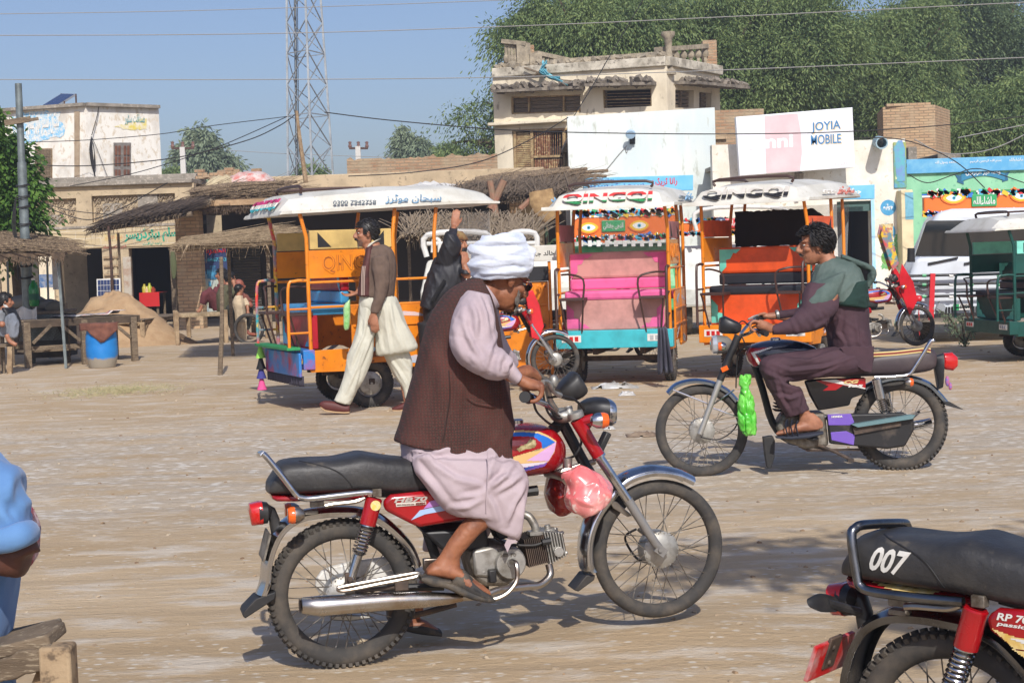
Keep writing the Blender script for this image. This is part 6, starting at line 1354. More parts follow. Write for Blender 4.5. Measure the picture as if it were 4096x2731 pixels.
# -- people
def skin(name,a,b):return mat(name,a,b,14,.48,amt=.45,bump=.0012,bsc=70,sub=.12,c3=b,sc3=90,amt3=.3)
SK1=skin('skin_weathered',S(150,96,66),S(118,72,50));SK2=skin('skin_tan',S(164,112,84),S(136,88,64));SK3=skin('skin_dark',S(92,56,44),S(70,42,34))
HAIR=mat('black_hair',S(24,21,20),S(44,38,34),40,.5,amt=.4);GREYH=mat('grey_beard',S(120,112,104),S(70,62,56),60,.7,amt=.5)
EYEW=mat('eye_white',S(200,194,186),rough=.2);EYEB=mat('eye_dark',S(22,16,14),rough=.15)
def headmat(pos,yaw,pitch=0.0,roll=0.0,s=1.0):
 """x = the way the face looks (yaw degrees from the frame's +x), z = crown"""
 return Matrix.Translation(pos)@Matrix.Rotation(R(yaw),4,'Z')@Matrix.Rotation(R(pitch),4,'Y')@Matrix.Rotation(R(roll),4,'X')@Matrix.Scale(s,4)
def head(m,H,thin=1.0):
 h=M();h.ell((-.012,0,.035),(.094,.074*thin,.088));h.ell((.03,0,-.03),(.06,.058*thin,.085));h.ell((.055,0,-.083),(.03,.032,.026));h.ell((.02,0,-.05),(.06,.055*thin,.05))
 h.tube([(.084,0,.03),(.102,0,.006),(.114,0,-.016),(.098,0,-.03)],[.009,.011,.014,.01],10,k=3);h.ell((.099,.012,-.022),(.011,.009,.008));h.ell((.099,-.012,-.022),(.011,.009,.008))
 for s in(-1,1):
  h.ell((.072,s*.03,.036),(.02,.026,.008),(0,.1,s*-.3));h.ell((.058,s*.042,-.012),(.026,.022,.02));h.ell((-.004,s*.076*thin,-.002),(.017,.009,.03),(0,-.15,s*.35));h.ell((-.012,s*.082*thin,.004),(.012,.006,.024),(0,-.15,s*.6))
 h.ell((.088,0,-.044),(.012,.024,.006));h.ell((.085,0,-.056),(.012,.02,.007));h.join(h2:=M());m.join(h,H)
def face_bits(root,H,eyes=True,brow=HAIR,tash=None,tash_r=.008,stubble=None):
 if eyes:
  for s in(-1,1):
   e=M();e.ell((.075,s*.031,.015),(.009,.0115,.006),n=12,m=8);q=M();q.join(e,H);o=q.build('eye',EYEW,root)
   e=M();e.ell((.0815,s*.031,.0145),(.004,.006,.006),n=10,m=6);q=M();q.join(e,H);q.build('iris',EYEB,o)
   e=M();e.ell((.076,s*.031,.0215),(.01,.015,.0045),n=10,m=6);q=M();q.join(e,H);q.build('eyelid',SK1,o)
 e=M()
 for s in(-1,1):e.tube([(.088,s*.012,.036),(.087,s*.03,.043),(.07,s*.052,.036)],[.004,.0055,.002],6,k=3)
 q=M();q.join(e,H);q.build('eyebrow',brow,root)
 if tash:
  e=M()
  for s in(-1,1):e.tube([(.103,0,-.036),(.1,s*.018,-.04),(.084,s*.036,-.052)],[tash_r,tash_r*1.1,tash_r*.4],8,k=3)
  q=M();q.join(e,H);q.build('moustache',tash,root)
def hair(root,H,mt=HAIR,n=420,ln=.03,line=.055,sd=1,back=-.04,thick=.006,r=(.1,.081,.094),name='hair',nape=-.06):
 """hair cap with locks, front hair line at height line"""
 rn=random.Random(sd);e=M();C=Vector((-.012,0,.035))
 def ok(p):return(p.z>line)if p.x>.035 else(p.z>nape+.05*(p.x+.06)/.09 if abs(p.y)<.05 or p.x<-.03 else p.z>.0)
 b=M();b.ell(C,r,n=36,m=24);keep=[f for f in b.f if ok(sum((Vector(b.v[i])for i in f),Vector())/len(f))];b.f=keep;b.mi=[0]*len(keep);e.join(b)
 for i in range(n):
  d=Vector((rn.gauss(0,1),rn.gauss(0,1),rn.gauss(0,1))).normalized();p=C+Vector((d.x*r[0],d.y*r[1],d.z*r[2]))
  if not ok(p):continue
  t=Vector((-.5,rn.gauss(0,.3),-.6));t=(t-d*t.dot(d)+d*.18).normalized()if p.x<.03 else(Vector((.5,rn.gauss(0,.4),.2))-d*.2).normalized()
  e.tube([p-t*ln*.3,p+t*ln*.4+d*.004,p+t*ln-d*.002],[thick*.5,thick,thick*.15],5,flat=.5)
 q=M();q.join(e,H);return q.build(name,mt,root,ang=180)
def hand(m,wrist,palm_dir,across,curl,s=1.0,side=1,spread=.0,thumb=None):
 """palm from the wrist along palm_dir; fingers bend towards 'grip' = palm_dir x across; curl per joint in radians"""
 d=Vector(palm_dir).normalized();a=Vector(across);a=(a-d*a.dot(d)).normalized();g=d.cross(a)*side;w_=Vector(wrist)
 m.rings([[w_+d*(x*s)+a*(math.cos(t)*hw*s)+g*(math.sin(t)*ht*s)for t in[i*math.pi/6 for i in range(12)]]for x,hw,ht in((-.02,.026,.02),(0,.027,.019),(.03,.036,.018),(.06,.041,.016),(.088,.039,.013),(.095,.03,.01))])
 for i,(o,L_)in enumerate(((.031,.9),(.0105,1.0),(-.0105,.95),(-.031,.76))):
  p=w_+d*(.084*s)+a*(o*s);pts=[p];ang=curl*.55;dd=d
  for k,l in enumerate((.042,.027,.021)):
   dd=d*math.cos(ang)+g*math.sin(ang)+a*(spread*(1.5-i));pts.append(pts[-1]+dd.normalized()*(l*L_*s));ang+=curl
  m.tube([pts[0]-d*.012*s]+pts,[.0098*s,.0095*s,.0088*s,.0078*s,.006*s],8,k=2);m.ell(pts[-1],.006*s,n=8,m=6)
 p=w_+d*(.028*s)+a*(.03*s);q=p+d*(.035*s)+a*(.024*s)+g*(.012*s)if thumb is None else Vector(thumb[0]);e=q+d*(.03*s)+g*(.022*s)if thumb is None else Vector(thumb[1])
 m.tube([p-d*.02*s,p,q,e],[.013*s,.013*s,.0105*s,.0075*s],8,k=2);m.ell(e,.0075*s,n=8,m=6)
def folds(amp,dirn=(1,0,0),f=14.0,st=4.0,sd=0.0):
 """ridged creases running along dirn"""
 d=Vector(dirn).normalized()
 def fn(v):
  q=v-d*v.dot(d)*(1-1/st)+Vector((sd,sd,0));n=noise.noise(q*f);r=noise.noise(q*f*1.9+Vector((5,5,5)));return amp*(.9*max(0,1-abs(n)*4)+.5*max(0,1-abs(r)*4)-.5+.5*noise.noise(v*f*.35))
 return fn
def cloth(root,name,parts,mt,vox=.009,relax=3,disp=None,label=None):
 m=M()
 for p in parts:m.join(p)
 return m.build(name,mt,root,remesh=vox,relax=relax,disp=disp,label=label,ang=180)
def ms(k,rows,w=0.0,e=2.1,n=18,kk=3):return M().sil(sl(k,rows,w),n=n,e=e,k=kk)
def mt_(pts,r,n=12,kk=3,flat=1.0):return M().tube(pts,r,n,k=kk,flat=flat)
def old_rider():
 t=F1.thing('person','man in white turban, brown tweed waistcoat and pale lilac kameez riding the near red motorcycle','person')
 k=c1;H=headmat(c1(1025,445,0),14,24,0,.97)
 m=M();head(m,H)
 m.join(ms(k,[(820,430,1040,560,.055),(790,520,960,640,.065),(740,640,940,760,.1)]))
 m.join(ms(k,[(700,620,930,760,.17),(560,800,950,900,.17),(420,1100,980,1150,.17),(330,1500,1050,1550,.17),(330,1700,1080,1720,.17)]))
 for w,dx in((-.2,0),(.2,30)):
  m.join(mt_([k(820,640,w),k(790,900,w*1.25),k(830,1080,w*1.35),k(960,1130,w*1.4),k(1140,1220,w*1.42)],[.045,.04,.036,.034,.026]))
 kn=[k(1330,1268,-.345),k(1325,1262,-.32),k(1318,1258,-.296),k(1308,1258,-.275)]
 m.join(ms(k,[(1125,1270,1175,1195,.026,-.3),(1180,1310,1240,1222,.03,-.305),(1230,1325,1300,1240,.042,-.31),(1270,1330,1335,1270,.044,-.312)],n=12))
 for i,p in enumerate(kn):
  w=-.35+i*.025;s_=(.0,.0,-.02,-.05)[i]*10
  m.join(mt_([p,k(1336+s_,1300,w),k(1328+s_,1362,w),k(1290+s_,1402,w),k(1250,1410,w)],[.0105,.0105,.0098,.009,.0075],8,2));m.ell(k(1250,1410,w),.0078,n=8,m=6)
 m.join(mt_([k(1200,1300,-.27),k(1215,1345,-.262),k(1245,1400,-.262),k(1270,1420,-.27)],[.014,.013,.011,.008],8,2))
 m.join(mt_([k(1120,1200,.29),k(1220,1180,.33),k(1300,1230,.35),k(1290,1290,.35)],[.024,.035,.02,.01],10,2))
 kk_=a1
 m.join(ms(kk_,[(1960,420,2280,420,.07,-.16),(1960,590,2120,690,.05,-.17),(1880,700,2045,760,.044,-.175),(1790,820,1965,850,.036,-.18),(1710,950,1885,950,.03,-.18),(1640,1020,1885,1020,.034,-.18)],n=14))
 m.join(ms(kk_,[(1612,1050,1610,1095,.024,-.185),(1680,990,1660,1110,.034,-.185),(1790,1000,1790,1130,.036,-.185),(1880,1040,1880,1160,.04,-.187),(1980,1120,1960,1200,.045,-.19),(2070,1180,2050,1240,.044,-.19),(2120,1225,2110,1262,.03,-.19)],n=14))
 m.join(ms(kk_,[(1900,500,2200,500,.07,.18),(1700,900,1850,930,.05,.2),(1500,1250,1620,1280,.035,.24),(1480,1420,1580,1420,.032,.25)],n=14));m.join(ms(kk_,[(1450,1470,1450,1520,.03,.25),(1560,1440,1560,1545,.04,.25),(1700,1520,1700,1560,.035,.25)],n=12))
 m.build('body',SK1,t,remesh=.0055,relax=2,ang=180,disp=lambda v:.0012*noise.noise(v*70))
 face_bits(t,H,tash=GREYH,brow=GREYH,tash_r=.006)
 b=M();rn=random.Random(3)
 for i in range(520):
  a=rn.uniform(-1.25,1.25);z=rn.uniform(-.09,-.03);p=Vector((.03+.058*math.cos(a),.06*math.sin(a),z-.02*math.cos(a)+(.03 if abs(a)>.9 else 0)));q=p+Vector((.005*math.cos(a),.004*math.sin(a),-.01));b.tube([p,q],[.0022,.0007],4)
 q=M();q.join(b,H);q.build('beard',GREYH,t)
 g=M()
 for s in(-1,1):g.ell((.1,s*.033,.012),(.004,.026,.019),n=14,m=8)
 q=M();q.join(g,H);gl=q.build('glasses',mat('dark_lens',S(30,24,22),rough=.08,coat=1),t)
 g=M();g.tube([(.1,-.06,.016),(.02,-.082,.02),(-.02,-.08,.01)],.0025,6);g.tube([(.1,.06,.016),(.02,.082,.02)],.0025,6);g.tube([(.104,-.012,.02),(.104,.012,.02)],.0025,6);q=M();q.join(g,H);q.build('glasses_frame',mat('glasses_red',S(90,30,28),rough=.3),gl)
 T=mat('turban_cotton',S(216,222,234),S(198,206,222),9,.85,amt=.5,bump=.0016,bsc=120,sheen=.3)
 m=M();m.join(ms(k,[(780,405,1215,420,.1),(782,330,1235,330,.112),(800,220,1235,215,.116),(840,150,1180,150,.1),(900,108,1120,105,.07),(960,97,1060,96,.03)],e=2.3,n=24))
 c_=k(1005,300,0);rn=random.Random(5)
 for j,(z,tilt,rx,ry,r_)in enumerate(((400,.02,.098,.098,.017),(372,.1,.104,.104,.018),(342,-.12,.108,.108,.019),(310,.2,.112,.112,.02),(280,-.2,.114,.113,.02),(248,.3,.112,.113,.021),(215,.1,.108,.11,.02),(190,-.28,.098,.104,.02),(160,.3,.085,.094,.02),(135,-.1,.066,.07,.02))):
  c0=k(1003+(6 if j<4 else 0),z,0);pts=[c0+Vector((math.cos(a)*rx,math.sin(a)*ry,math.cos(a+j*.7)*tilt*.11))for a in[2*math.pi*i/22 for i in range(22)]];m.tube(pts,r_*.88,8,closed=True,k=2,flat=.75)
 for p in([(1150,290),(1230,240),(1262,215),(1240,190)],[(1120,250),(1200,200),(1245,200)],[(1130,330),(1210,290),(1258,260)],[(1180,360),(1235,320),(1240,280)]):m.tube([k(x,y,-.055)for x,y in p],[.02,.019,.016,.01][:len(p)],8,k=3)
 m.build('turban',T,t,remesh=.0055,relax=2,disp=lambda v:.0035*(noise.noise(Vector((v.x*14,v.y*14,v.z*60)))+noise.noise(Vector((v.x*22+v.z*40,v.y*22,v.z*120)))),ang=180)
 SH=mat('lilac_cotton',S(178,162,166),S(164,148,154),4,.85,amt=.5,bump=.0012,bsc=200)
 e=lambda x,y,X,Y,h,w:(x,y,X,Y,h,w)
 sk=K(F1,0,0,1.0)
 P=[ms(sk,[(1620,1700,2050,1740,.17,0),(1605,1790,2070,1830,.18,0),(1645,1890,2100,1890,.175,0),(1720,1975,2080,1960,.13,0)],e=2.6),ms(sk,[(1640,1820,2075,1840,.09,-.13),(1690,1925,2110,1895,.1,-.155),(1752,2015,2113,1955,.09,-.165),(1825,2064,2106,2040,.075,-.17),(1878,2058,2096,2100,.062,-.172),(1925,2094,2083,2150,.05,-.172),(1960,2115,2078,2164,.035,-.172)],e=2.4),ms(sk,[(1640,1820,2075,1840,.09,.12),(1680,1930,2080,1930,.1,.16),(1700,2060,1990,2080,.08,.19),(1690,2200,1900,2230,.06,.21)],e=2.3)]
 sq=lambda f,p:pl(f,p,-.25)
 LS=[sq(b1,p)for p in([(150,680),(200,760),(120,860),(100,950)],[(250,760),(180,850),(110,930)],[(340,820),(250,900),(110,1010)],[(400,900),(300,960),(150,1040)],[(410,1000),(330,1120),(260,1300)],[(420,1100),(390,1250),(380,1400)],[(60,1000),(150,1150),(200,1300)])]+[sq(a1,p)for p in([(1450,100),(1560,250),(1700,420),(1800,560)],[(1550,60),(1700,230),(1850,330),(2060,380)],[(1500,130),(1680,160),(1850,90)],[(1820,570),(1950,545),(2080,480)],[(2100,400),(2200,330),(2340,300)],[(1900,480),(2000,470),(2090,430)])]
 cloth(t,'kameez_skirt',P,SH,.007,2,Crease(folds(.004,(.7,0,-.7),9,4),LS,.011,.012))
 tail=M();tail.ext(pl(sk,[(2035,2140),(2072,2166),(2045,2175),(2030,2208),(2018,2180)],-.2),-.2,-.196);tail.build('kameez_hem',SH,t)
 m=M();m.tube([k_ for k_ in(sk(1950,1800,-.235),sk(1952,1890,-.265),sk(1946,1985,-.265),sk(1944,2050,-.25))],.0022,5,k=4);m.build('seam',SH,t)
 P=[ms(k,[(745,520,905,560,.075,-.17),(670,620,945,650,.085,-.2),(615,760,970,780,.085,-.225),(592,900,980,900,.085,-.24),(615,1000,985,975,.085,-.25),(690,1120,1010,985,.082,-.262),(810,1195,1050,1010,.078,-.272),(920,1235,1080,1050,.07,-.282),(1020,1238,1085,1090,.052,-.29),(1045,1230,1105,1110,.044,-.292)],e=2.1)]
 LS=[sq(k,p)for p in([(820,540),(860,700),(880,900)],[(700,660),(690,800),(740,960),(800,1060)],[(640,780),(640,900),(700,1020),(780,1100)],[(975,870),(900,960),(860,1040),(830,1150)],[(1000,1000),(940,1080),(930,1160),(960,1220)],[(1080,1060),(1010,1110),(1000,1180)],[(620,930),(660,1010),(690,1090)],[(760,620),(790,760),(770,900)],[(900,620),(930,760),(920,860)])]
 cloth(t,'sleeve',P,SH,.0055,2,Crease(folds(.003,(.75,.0,-.6),10,3.2,3),LS,.010,.0125))
 m=ms(k,[(1040,1218,1100,1085,.042,-.292),(1090,1255,1140,1150,.038,-.296),(1125,1275,1170,1190,.034,-.3)]);m.build('cuff',SH,t,ang=180)
 P=[ms(k,[(800,540,960,580,.07,.17),(760,800,1010,820,.08,.23),(800,980,1060,960,.07,.25),(960,1120,1130,1040,.05,.27),(1090,1170,1150,1110,.04,.29)])]
 cloth(t,'sleeve',P,SH,.009,2,folds(.006,(.7,0,-.7),10,3))
 m=ms(k,[(840,440,990,660,.066),(815,480,950,690,.075),(790,520,935,720,.085)]);m.build('collar',SH,t,ang=180)
 V=mat('brown_tweed',S(78,45,38),S(56,36,31),5,.95,amt=.5,bump=.0015,bsc=160);tweed(V)
 P=[ms(k,[(158,1735,1158,1885,.18),(168,1690,1152,1820,.18),(200,1590,1132,1740,.185),(252,1400,1085,1500,.19),(320,1180,1050,1280,.21),(380,960,1015,1080,.212),(440,760,985,900,.21),(520,620,955,760,.2),(620,510,930,660,.17),(720,450,905,580,.13),(790,420,880,510,.085),(820,408,862,470,.062)],e=2.5,n=26)]
 ve=cloth(t,'waistcoat',P,V,.008,2,Crease(folds(.003,(.15,0,1),6,4),[sq(k,p)for p in([(560,700),(500,1000),(420,1350),(380,1600)],[(660,1150),(700,1350),(690,1550)],[(900,1250),(950,1400),(1050,1500)],[(480,900),(560,1200),(580,1500)],[(850,1550),(900,1650),(960,1750)])],.007,.022))
 sleevehole=M();bt=bvh(ve)
 def hug(pts,w,r,nm,mt,fl=.5):
  q2=[]
  for p in catmull([k(x,y,w)for x,y in pts],6):
   h=bt.ray_cast(Vector((p.x,-2,p.z)),Vector((0,1,0)))
   if h[0]:q2.append(h[0])
  if len(q2)>2:q=M();q.tube(q2,r,6);q.build(nm,mt,ve)
 hug([(640,1180),(650,1400),(625,1600),(600,1760)],-.3,.0028,'side_seam',mat('dark_seam',S(48,30,26)))
 hug([(790,1400),(860,1445),(960,1465),(1020,1470)],-.3,.006,'pocket_flap',V)
 hug([(1000,700),(1030,1000),(1080,1400),(1110,1700)],-.3,.004,'front_edge',V)
 SA=mat('dusty_black_rubber',S(52,50,48),S(110,98,82),9,.75,amt=.42)
 m=M();m.join(ms(a1,[(1562,1105,1562,1140,.03,-.187),(1640,1090,1640,1180,.042,-.187),(1760,1130,1750,1195,.04,-.187),(1880,1180,1860,1245,.045,-.19),(2000,1225,1980,1290,.05,-.19),(2100,1255,2090,1308,.048,-.19),(2152,1280,2148,1305,.03,-.19)],e=3.2,n=20));so_=m.build('sandal',SA,t,ang=60)
 up=ms(a1,[(1852,1062,1790,1180,.038,-.186),(1905,1048,1862,1222,.043,-.187),(1965,1105,1930,1260,.049,-.19),(2045,1185,2015,1290,.052,-.19),(2110,1240,2090,1304,.046,-.19),(2150,1282,2146,1303,.028,-.19)],e=2.3);up.build('sandal_strap',SA,so_,ang=180)
 m=ms(a1,[(1640,1128,1640,1150,.037,-.186),(1720,1120,1715,1150,.04,-.186),(1800,1130,1790,1165,.04,-.187)],e=2.6);m.build('heel_band',SA,so_,ang=180)
 bt2=bvh([o for o in COL.objects if o.parent==so_ and o.name.startswith('sandal_strap')][0]);decal(pl(a1,[(1915,1130),(1960,1140),(1980,1180),(1960,1195),(1925,1180)],-.24),bt2,.004,.002).build('opening',SK1,so_);decal(pl(a1,[(1990,1200),(2035,1225),(2045,1240),(2000,1225)],-.24),bt2,.004,.002).build('opening',BPL,so_)
 m=M();m.join(ms(a1,[(1440,1500,1440,1540,.04,.25),(1560,1480,1560,1565,.05,.25),(1720,1530,1720,1580,.045,.25)],e=3));m.build('sandal',SA,t)
def tweed(m):
 N,L,P=finish(m);tc=N.new('ShaderNodeTexCoord')
 def wv(axis,sc):
  w=N.new('ShaderNodeTexWave');w.bands_direction=axis;w.inputs['Scale'].default_value=sc;w.inputs['Distortion'].default_value=1.5;w.inputs['Detail'].default_value=2;L.new(tc.outputs['Object'],w.inputs[0]);return w.outputs['Fac']
 old=P.inputs['Base Color'].links[0].from_socket;a=N.new('ShaderNodeMath');a.operation='MULTIPLY';L.new(wv('X',28),a.inputs[0]);L.new(wv('Z',28),a.inputs[1])
 mr=N.new('ShaderNodeMapRange');mr.inputs[1].default_value=.25;mr.inputs[2].default_value=.8;L.new(a.outputs[0],mr.inputs[0]);mr.inputs[4].default_value=.5
 x=N.new('ShaderNodeMix');x.data_type='RGBA';x.inputs[7].default_value=S(108,46,42);L.new(old,x.inputs[6]);L.new(mr.outputs[0],x.inputs[0])
 nz=N.new('ShaderNodeTexNoise');nz.inputs['Scale'].default_value=240;nz.inputs['Detail'].default_value=2;L.new(tc.outputs['Object'],nz.inputs[0]);m2=N.new('ShaderNodeMapRange');m2.inputs[1].default_value=.5;m2.inputs[2].default_value=.7;L.new(nz.outputs[0],m2.inputs[0])
 y=N.new('ShaderNodeMix');y.data_type='RGBA';y.inputs[7].default_value=S(74,62,56);L.new(x.outputs[2],y.inputs[6]);L.new(m2.outputs[0],y.inputs[0]);L.new(y.outputs[2],P.inputs['Base Color'])
old_rider()
# -- man walking past the orange rickshaw
F3=Fr((Y(1400,1400,16.3).x,16.3),0);n1=K(F3,950,850,.542)
def walker():
 t=F3.thing('person','moustached man in brown cardigan and cream shalwar walking past the orange rickshaw','person');k=n1
 H=headmat(k(955,160,0),190,2,0,1.12);m=M();head(m,H)
 m.join(ms(k,[(925,250,1045,215,.06),(950,300,1070,270,.09)]));m.join(ms(k,[(990,340,1110,330,.13),(940,600,1120,600,.14),(920,760,1080,760,.14)]))
 m.join(mt_([k(1070,340,-.2),k(1080,520,-.24),k(1020,700,-.24),k(1005,760,-.24)],[.035,.036,.03,.026]));hand(m,k(1003,750,-.24),(.05,0,-1),(-1,.2,0),.35,1.15,1)
 m.join(mt_([k(1000,340,.2),k(950,480,.22),k(890,590,.1)],[.04,.034,.028]));hand(m,k(895,590,.09),(-1,0,-.25),(0,1,.2),.45,1.1,-1)
 for p,w in(([(990,800),(900,1100),(795,1390)],-.1),([(1080,800),(1200,1140),(1250,1400)],.1)):m.join(mt_([k(*p[0],w),k(*p[1],w),k(*p[2],w)],[.06,.04,.032]))
 m.build('body',SK2,t,remesh=.009,relax=2,ang=180);face_bits(t,H,tash=HAIR,tash_r=.011);hair(t,H,n=460,ln=.024,line=.06,sd=8,r=(.103,.083,.1))
 b=M();rn=random.Random(3)
 for i in range(260):a=rn.uniform(-1.3,1.3);z=rn.uniform(-.09,-.03);p=Vector((.03+.058*math.cos(a),.061*math.sin(a),z-.02*math.cos(a)));b.tube([p,p+Vector((.002,0,-.006))],[.0015,.0006],4)
 q=M();q.join(b,H);q.build('stubble',GREYH,t)
 CR_=mat('cream_cotton',S(200,198,182),S(184,182,166),4,.85,amt=.5);CD=mat('taupe_knit',S(104,86,74),S(88,72,62),9,.95,amt=.5,bump=.002,bsc=140);VE=mat('maroon_velvet',S(84,42,38),S(62,30,28),9,.7,amt=.5,bump=.002,bsc=60)
 cloth(t,'kameez',[ms(k,[(905,610,1140,600,.19),(900,700,1180,640,.2),(985,760,1215,720,.19),(1010,850,1255,830,.17),(1015,950,1300,915,.15),(1018,1045,1335,985,.13),(1040,1058,1310,1020,.1)],e=2.4)],CR_,.009,2,Crease(folds(.006,(.3,0,-1),7,5),[pl(k,p,-.2)for p in([(1150,650),(1200,800),(1290,960)],[(1080,680),(1100,850),(1130,1040)],[(1040,880),(1060,1030)],[(1120,660),(1150,830),(1210,1010)],[(1180,700),(1240,850),(1320,970)])],.012,.018))
 cloth(t,'shalwar',[ms(k,[(900,640,1080,640,.18),(885,800,1040,800,.16,-.02),(850,950,1010,960,.14,-.08),(812,1050,1000,1060,.12,-.1),(790,1180,950,1200,.1,-.1),(755,1290,880,1330,.085,-.1),(712,1385,832,1420,.07,-.1)]),ms(k,[(1030,940,1240,960,.13,.06),(1090,1080,1290,1090,.12,.09),(1150,1200,1295,1200,.1,.1),(1215,1290,1280,1300,.08,.1),(1232,1370,1275,1370,.07,.1)])],CR_,.009,2,Crease(folds(.005,(.35,0,-1),7,5,3),[pl(k,p,-.2)for p in([(960,720),(930,900),(870,1050),(830,1150)],[(1000,880),(960,1000),(900,1150),(850,1350)],[(930,1000),(880,1150),(800,1330)],[(1120,1090),(1180,1180),(1250,1300)],[(1180,1080),(1260,1180),(1270,1280)],[(900,780),(900,900),(850,1000)])],.013,.016,False))
 cloth(t,'cardigan',[ms(k,[(985,250,1080,235,.09),(950,300,1140,270,.17),(925,370,1168,340,.2),(905,480,1172,450,.2),(893,560,1165,550,.195),(890,618,1158,630,.195)],e=2.5),ms(k,[(985,330,1110,310,.07,-.16),(990,420,1125,400,.075,-.2),(1010,520,1125,510,.075,-.22),(1005,620,1100,610,.065,-.23),(985,690,1065,700,.055,-.235),(980,735,1040,748,.045,-.24)]),ms(k,[(950,330,1040,330,.06,.2),(930,450,1000,470,.06,.2),(885,560,910,600,.04,.12)])],CD,.009,2,folds(.005,(.2,0,-1),11,3))
 m=ms(k,[(950,262,1005,240,.13),(935,350,1010,320,.19),(912,440,1005,420,.207),(895,540,1015,560,.207),(886,612,1020,622,.205)],e=2.5);m.build('velvet_front',VE,t,ang=180)
 m=ms(k,[(940,290,968,270,.08),(950,265,1000,235,.085),(960,240,1050,200,.08),(975,228,1060,190,.07)],e=2.2,kk=2);m.build('collar',CR_,t,ang=180)
 for i,x in enumerate((935,925,915)):m=M();m.tube([k(x+8,395,-.212),k(x+2,470,-.214),k(x,610,-.21)],.005,5,k=3);m.build('knit_stripe',mat('pale_knit',S(170,150,138)),t)
 SHO=mat('maroon_shoe',S(84,36,32),rough=.6);SOL=mat('tan_sole',S(180,150,112),rough=.8)
 for rows,w in(([(605,1405,615,1435,.03),(640,1388,650,1460,.045),(720,1395,720,1472,.048),(790,1420,790,1476,.045),(826,1420,828,1474,.035)],-.1),([(1140,1440,1145,1460,.03),(1190,1418,1195,1462,.045),(1260,1385,1262,1450,.045),(1300,1380,1300,1430,.035)],.1)):
  s_=ms(k,rows,w,e=2.6).build('shoe',SHO,t,ang=180);m=M();lo=[(k(r[2],r[3]-8,w),k(r[2],r[3]+4,w),r[4]*1.06)for r in rows];m.sil(lo,n=14,e=4);m.build('sole',SOL,s_)
walker()
m=M();m.sil(sl(n1,[(818,650,830,640,.012,.02),(784,690,832,680,.03,.02),(782,780,832,770,.034,.02),(784,850,826,845,.03,.02),(795,868,815,866,.012,.02)]),n=16,k=3);m.v=[tuple(F3.m@Vector(v))for v in m.v];prop(m.build('plastic_bag',mat('pale_green_film',S(130,196,110),S(180,220,160),20,.25,amt=.5,trans=.2),ang=180),'slim pale green plastic bag in the walking man\'s hand','bag')
F4=Fr((Y(1800,1200,16.9).x,16.9),0)
def caller():
 t=F4.thing('person','man in black jacket and tan cap with one arm raised, talking on a telephone','person');k=K(F4,1500,900,.5)
 H=headmat(k(665,160,0),-42,0,0,1.05);m=M();head(m,H);m.join(ms(k,[(610,220,690,250,.06),(590,280,700,290,.09)]));m.join(ms(k,[(480,300,700,320,.17),(400,600,600,650,.16),(400,900,560,900,.16)]))
 m.join(mt_([k(560,250,-.12),k(600,120,-.2),k(620,60,-.1),k(632,10,0)],[.06,.05,.035,.026]));hand(m,k(632,15,0),(.2,0,1),(1,0,0),.3,1.1)
 m.join(mt_([k(690,340,-.1),k(740,400,-.2),k(718,330,-.2)],[.055,.045,.028]));hand(m,k(716,340,-.2),(.1,0,1),(.8,.5,0),.55,1.1)
 for x,w in((430,-.1),(520,.1)):m.join(mt_([k(x,800,w),k(x,1100,w),Vector((k(x,800,w).x,w,.08))],[.09,.06,.045]));m.ell(Vector((k(x,800,w).x+.06,w,.04)),(.13,.05,.045))
 m.build('body',SK2,t,remesh=.009,relax=2,ang=180);face_bits(t,H,tash=HAIR,tash_r=.01)
 JK=mat('black_jacket',S(40,40,46),S(28,28,32),6,.55,amt=.5)
 cloth(t,'jacket',[ms(k,[(560,235,690,240,.11),(480,260,720,290,.17),(440,340,730,380,.2),(400,460,700,500,.21),(375,580,560,620,.21),(362,645,470,690,.2)],e=2.5),ms(k,[(470,300,640,330,.08,-.12),(520,190,690,170,.09,-.17),(560,70,655,80,.075,-.17),(585,50,662,60,.055,-.12),(598,20,664,30,.045,-.06)]),ms(k,[(640,300,740,330,.08,-.08),(680,400,770,400,.07,-.18),(690,350,745,365,.05,-.2)])],JK,.01,2,folds(.008,(.4,0,-1),8,3.5))
 m=ms(k,[(550,140,590,160,.03,-.01),(555,90,735,130,.1),(590,55,730,85,.1),(640,42,700,52,.06)]);m.build('cap',mat('tan_cap',S(136,112,72),S(110,60,40),14,.9,amt=.42,bump=.003),t,ang=180)
 m=M();m.box(k(708,235,-.16),(.05,.02,.13),(0,.3,.5));m.build('telephone',BLACK,t,bev=.005)
 m=M();m.tube([k(560,440,-.24),k(455,610,-.24)],.02,6);m.build('pocket_panel',mat('matt_black',S(18,18,20),rough=.9),t)
 cloth(t,'trousers',[ms(k,[(380,640,580,680,.17),(390,800,580,800,.16)]),*[mt_([k(x,780,w),k(x,1000,w),Vector((k(x,800,w).x,w,.12))],[.12,.09,.07])for x,w in((430,-.1),(520,.1))]],mat('dark_trousers',S(36,34,36),rough=.9),.014,2)
caller()
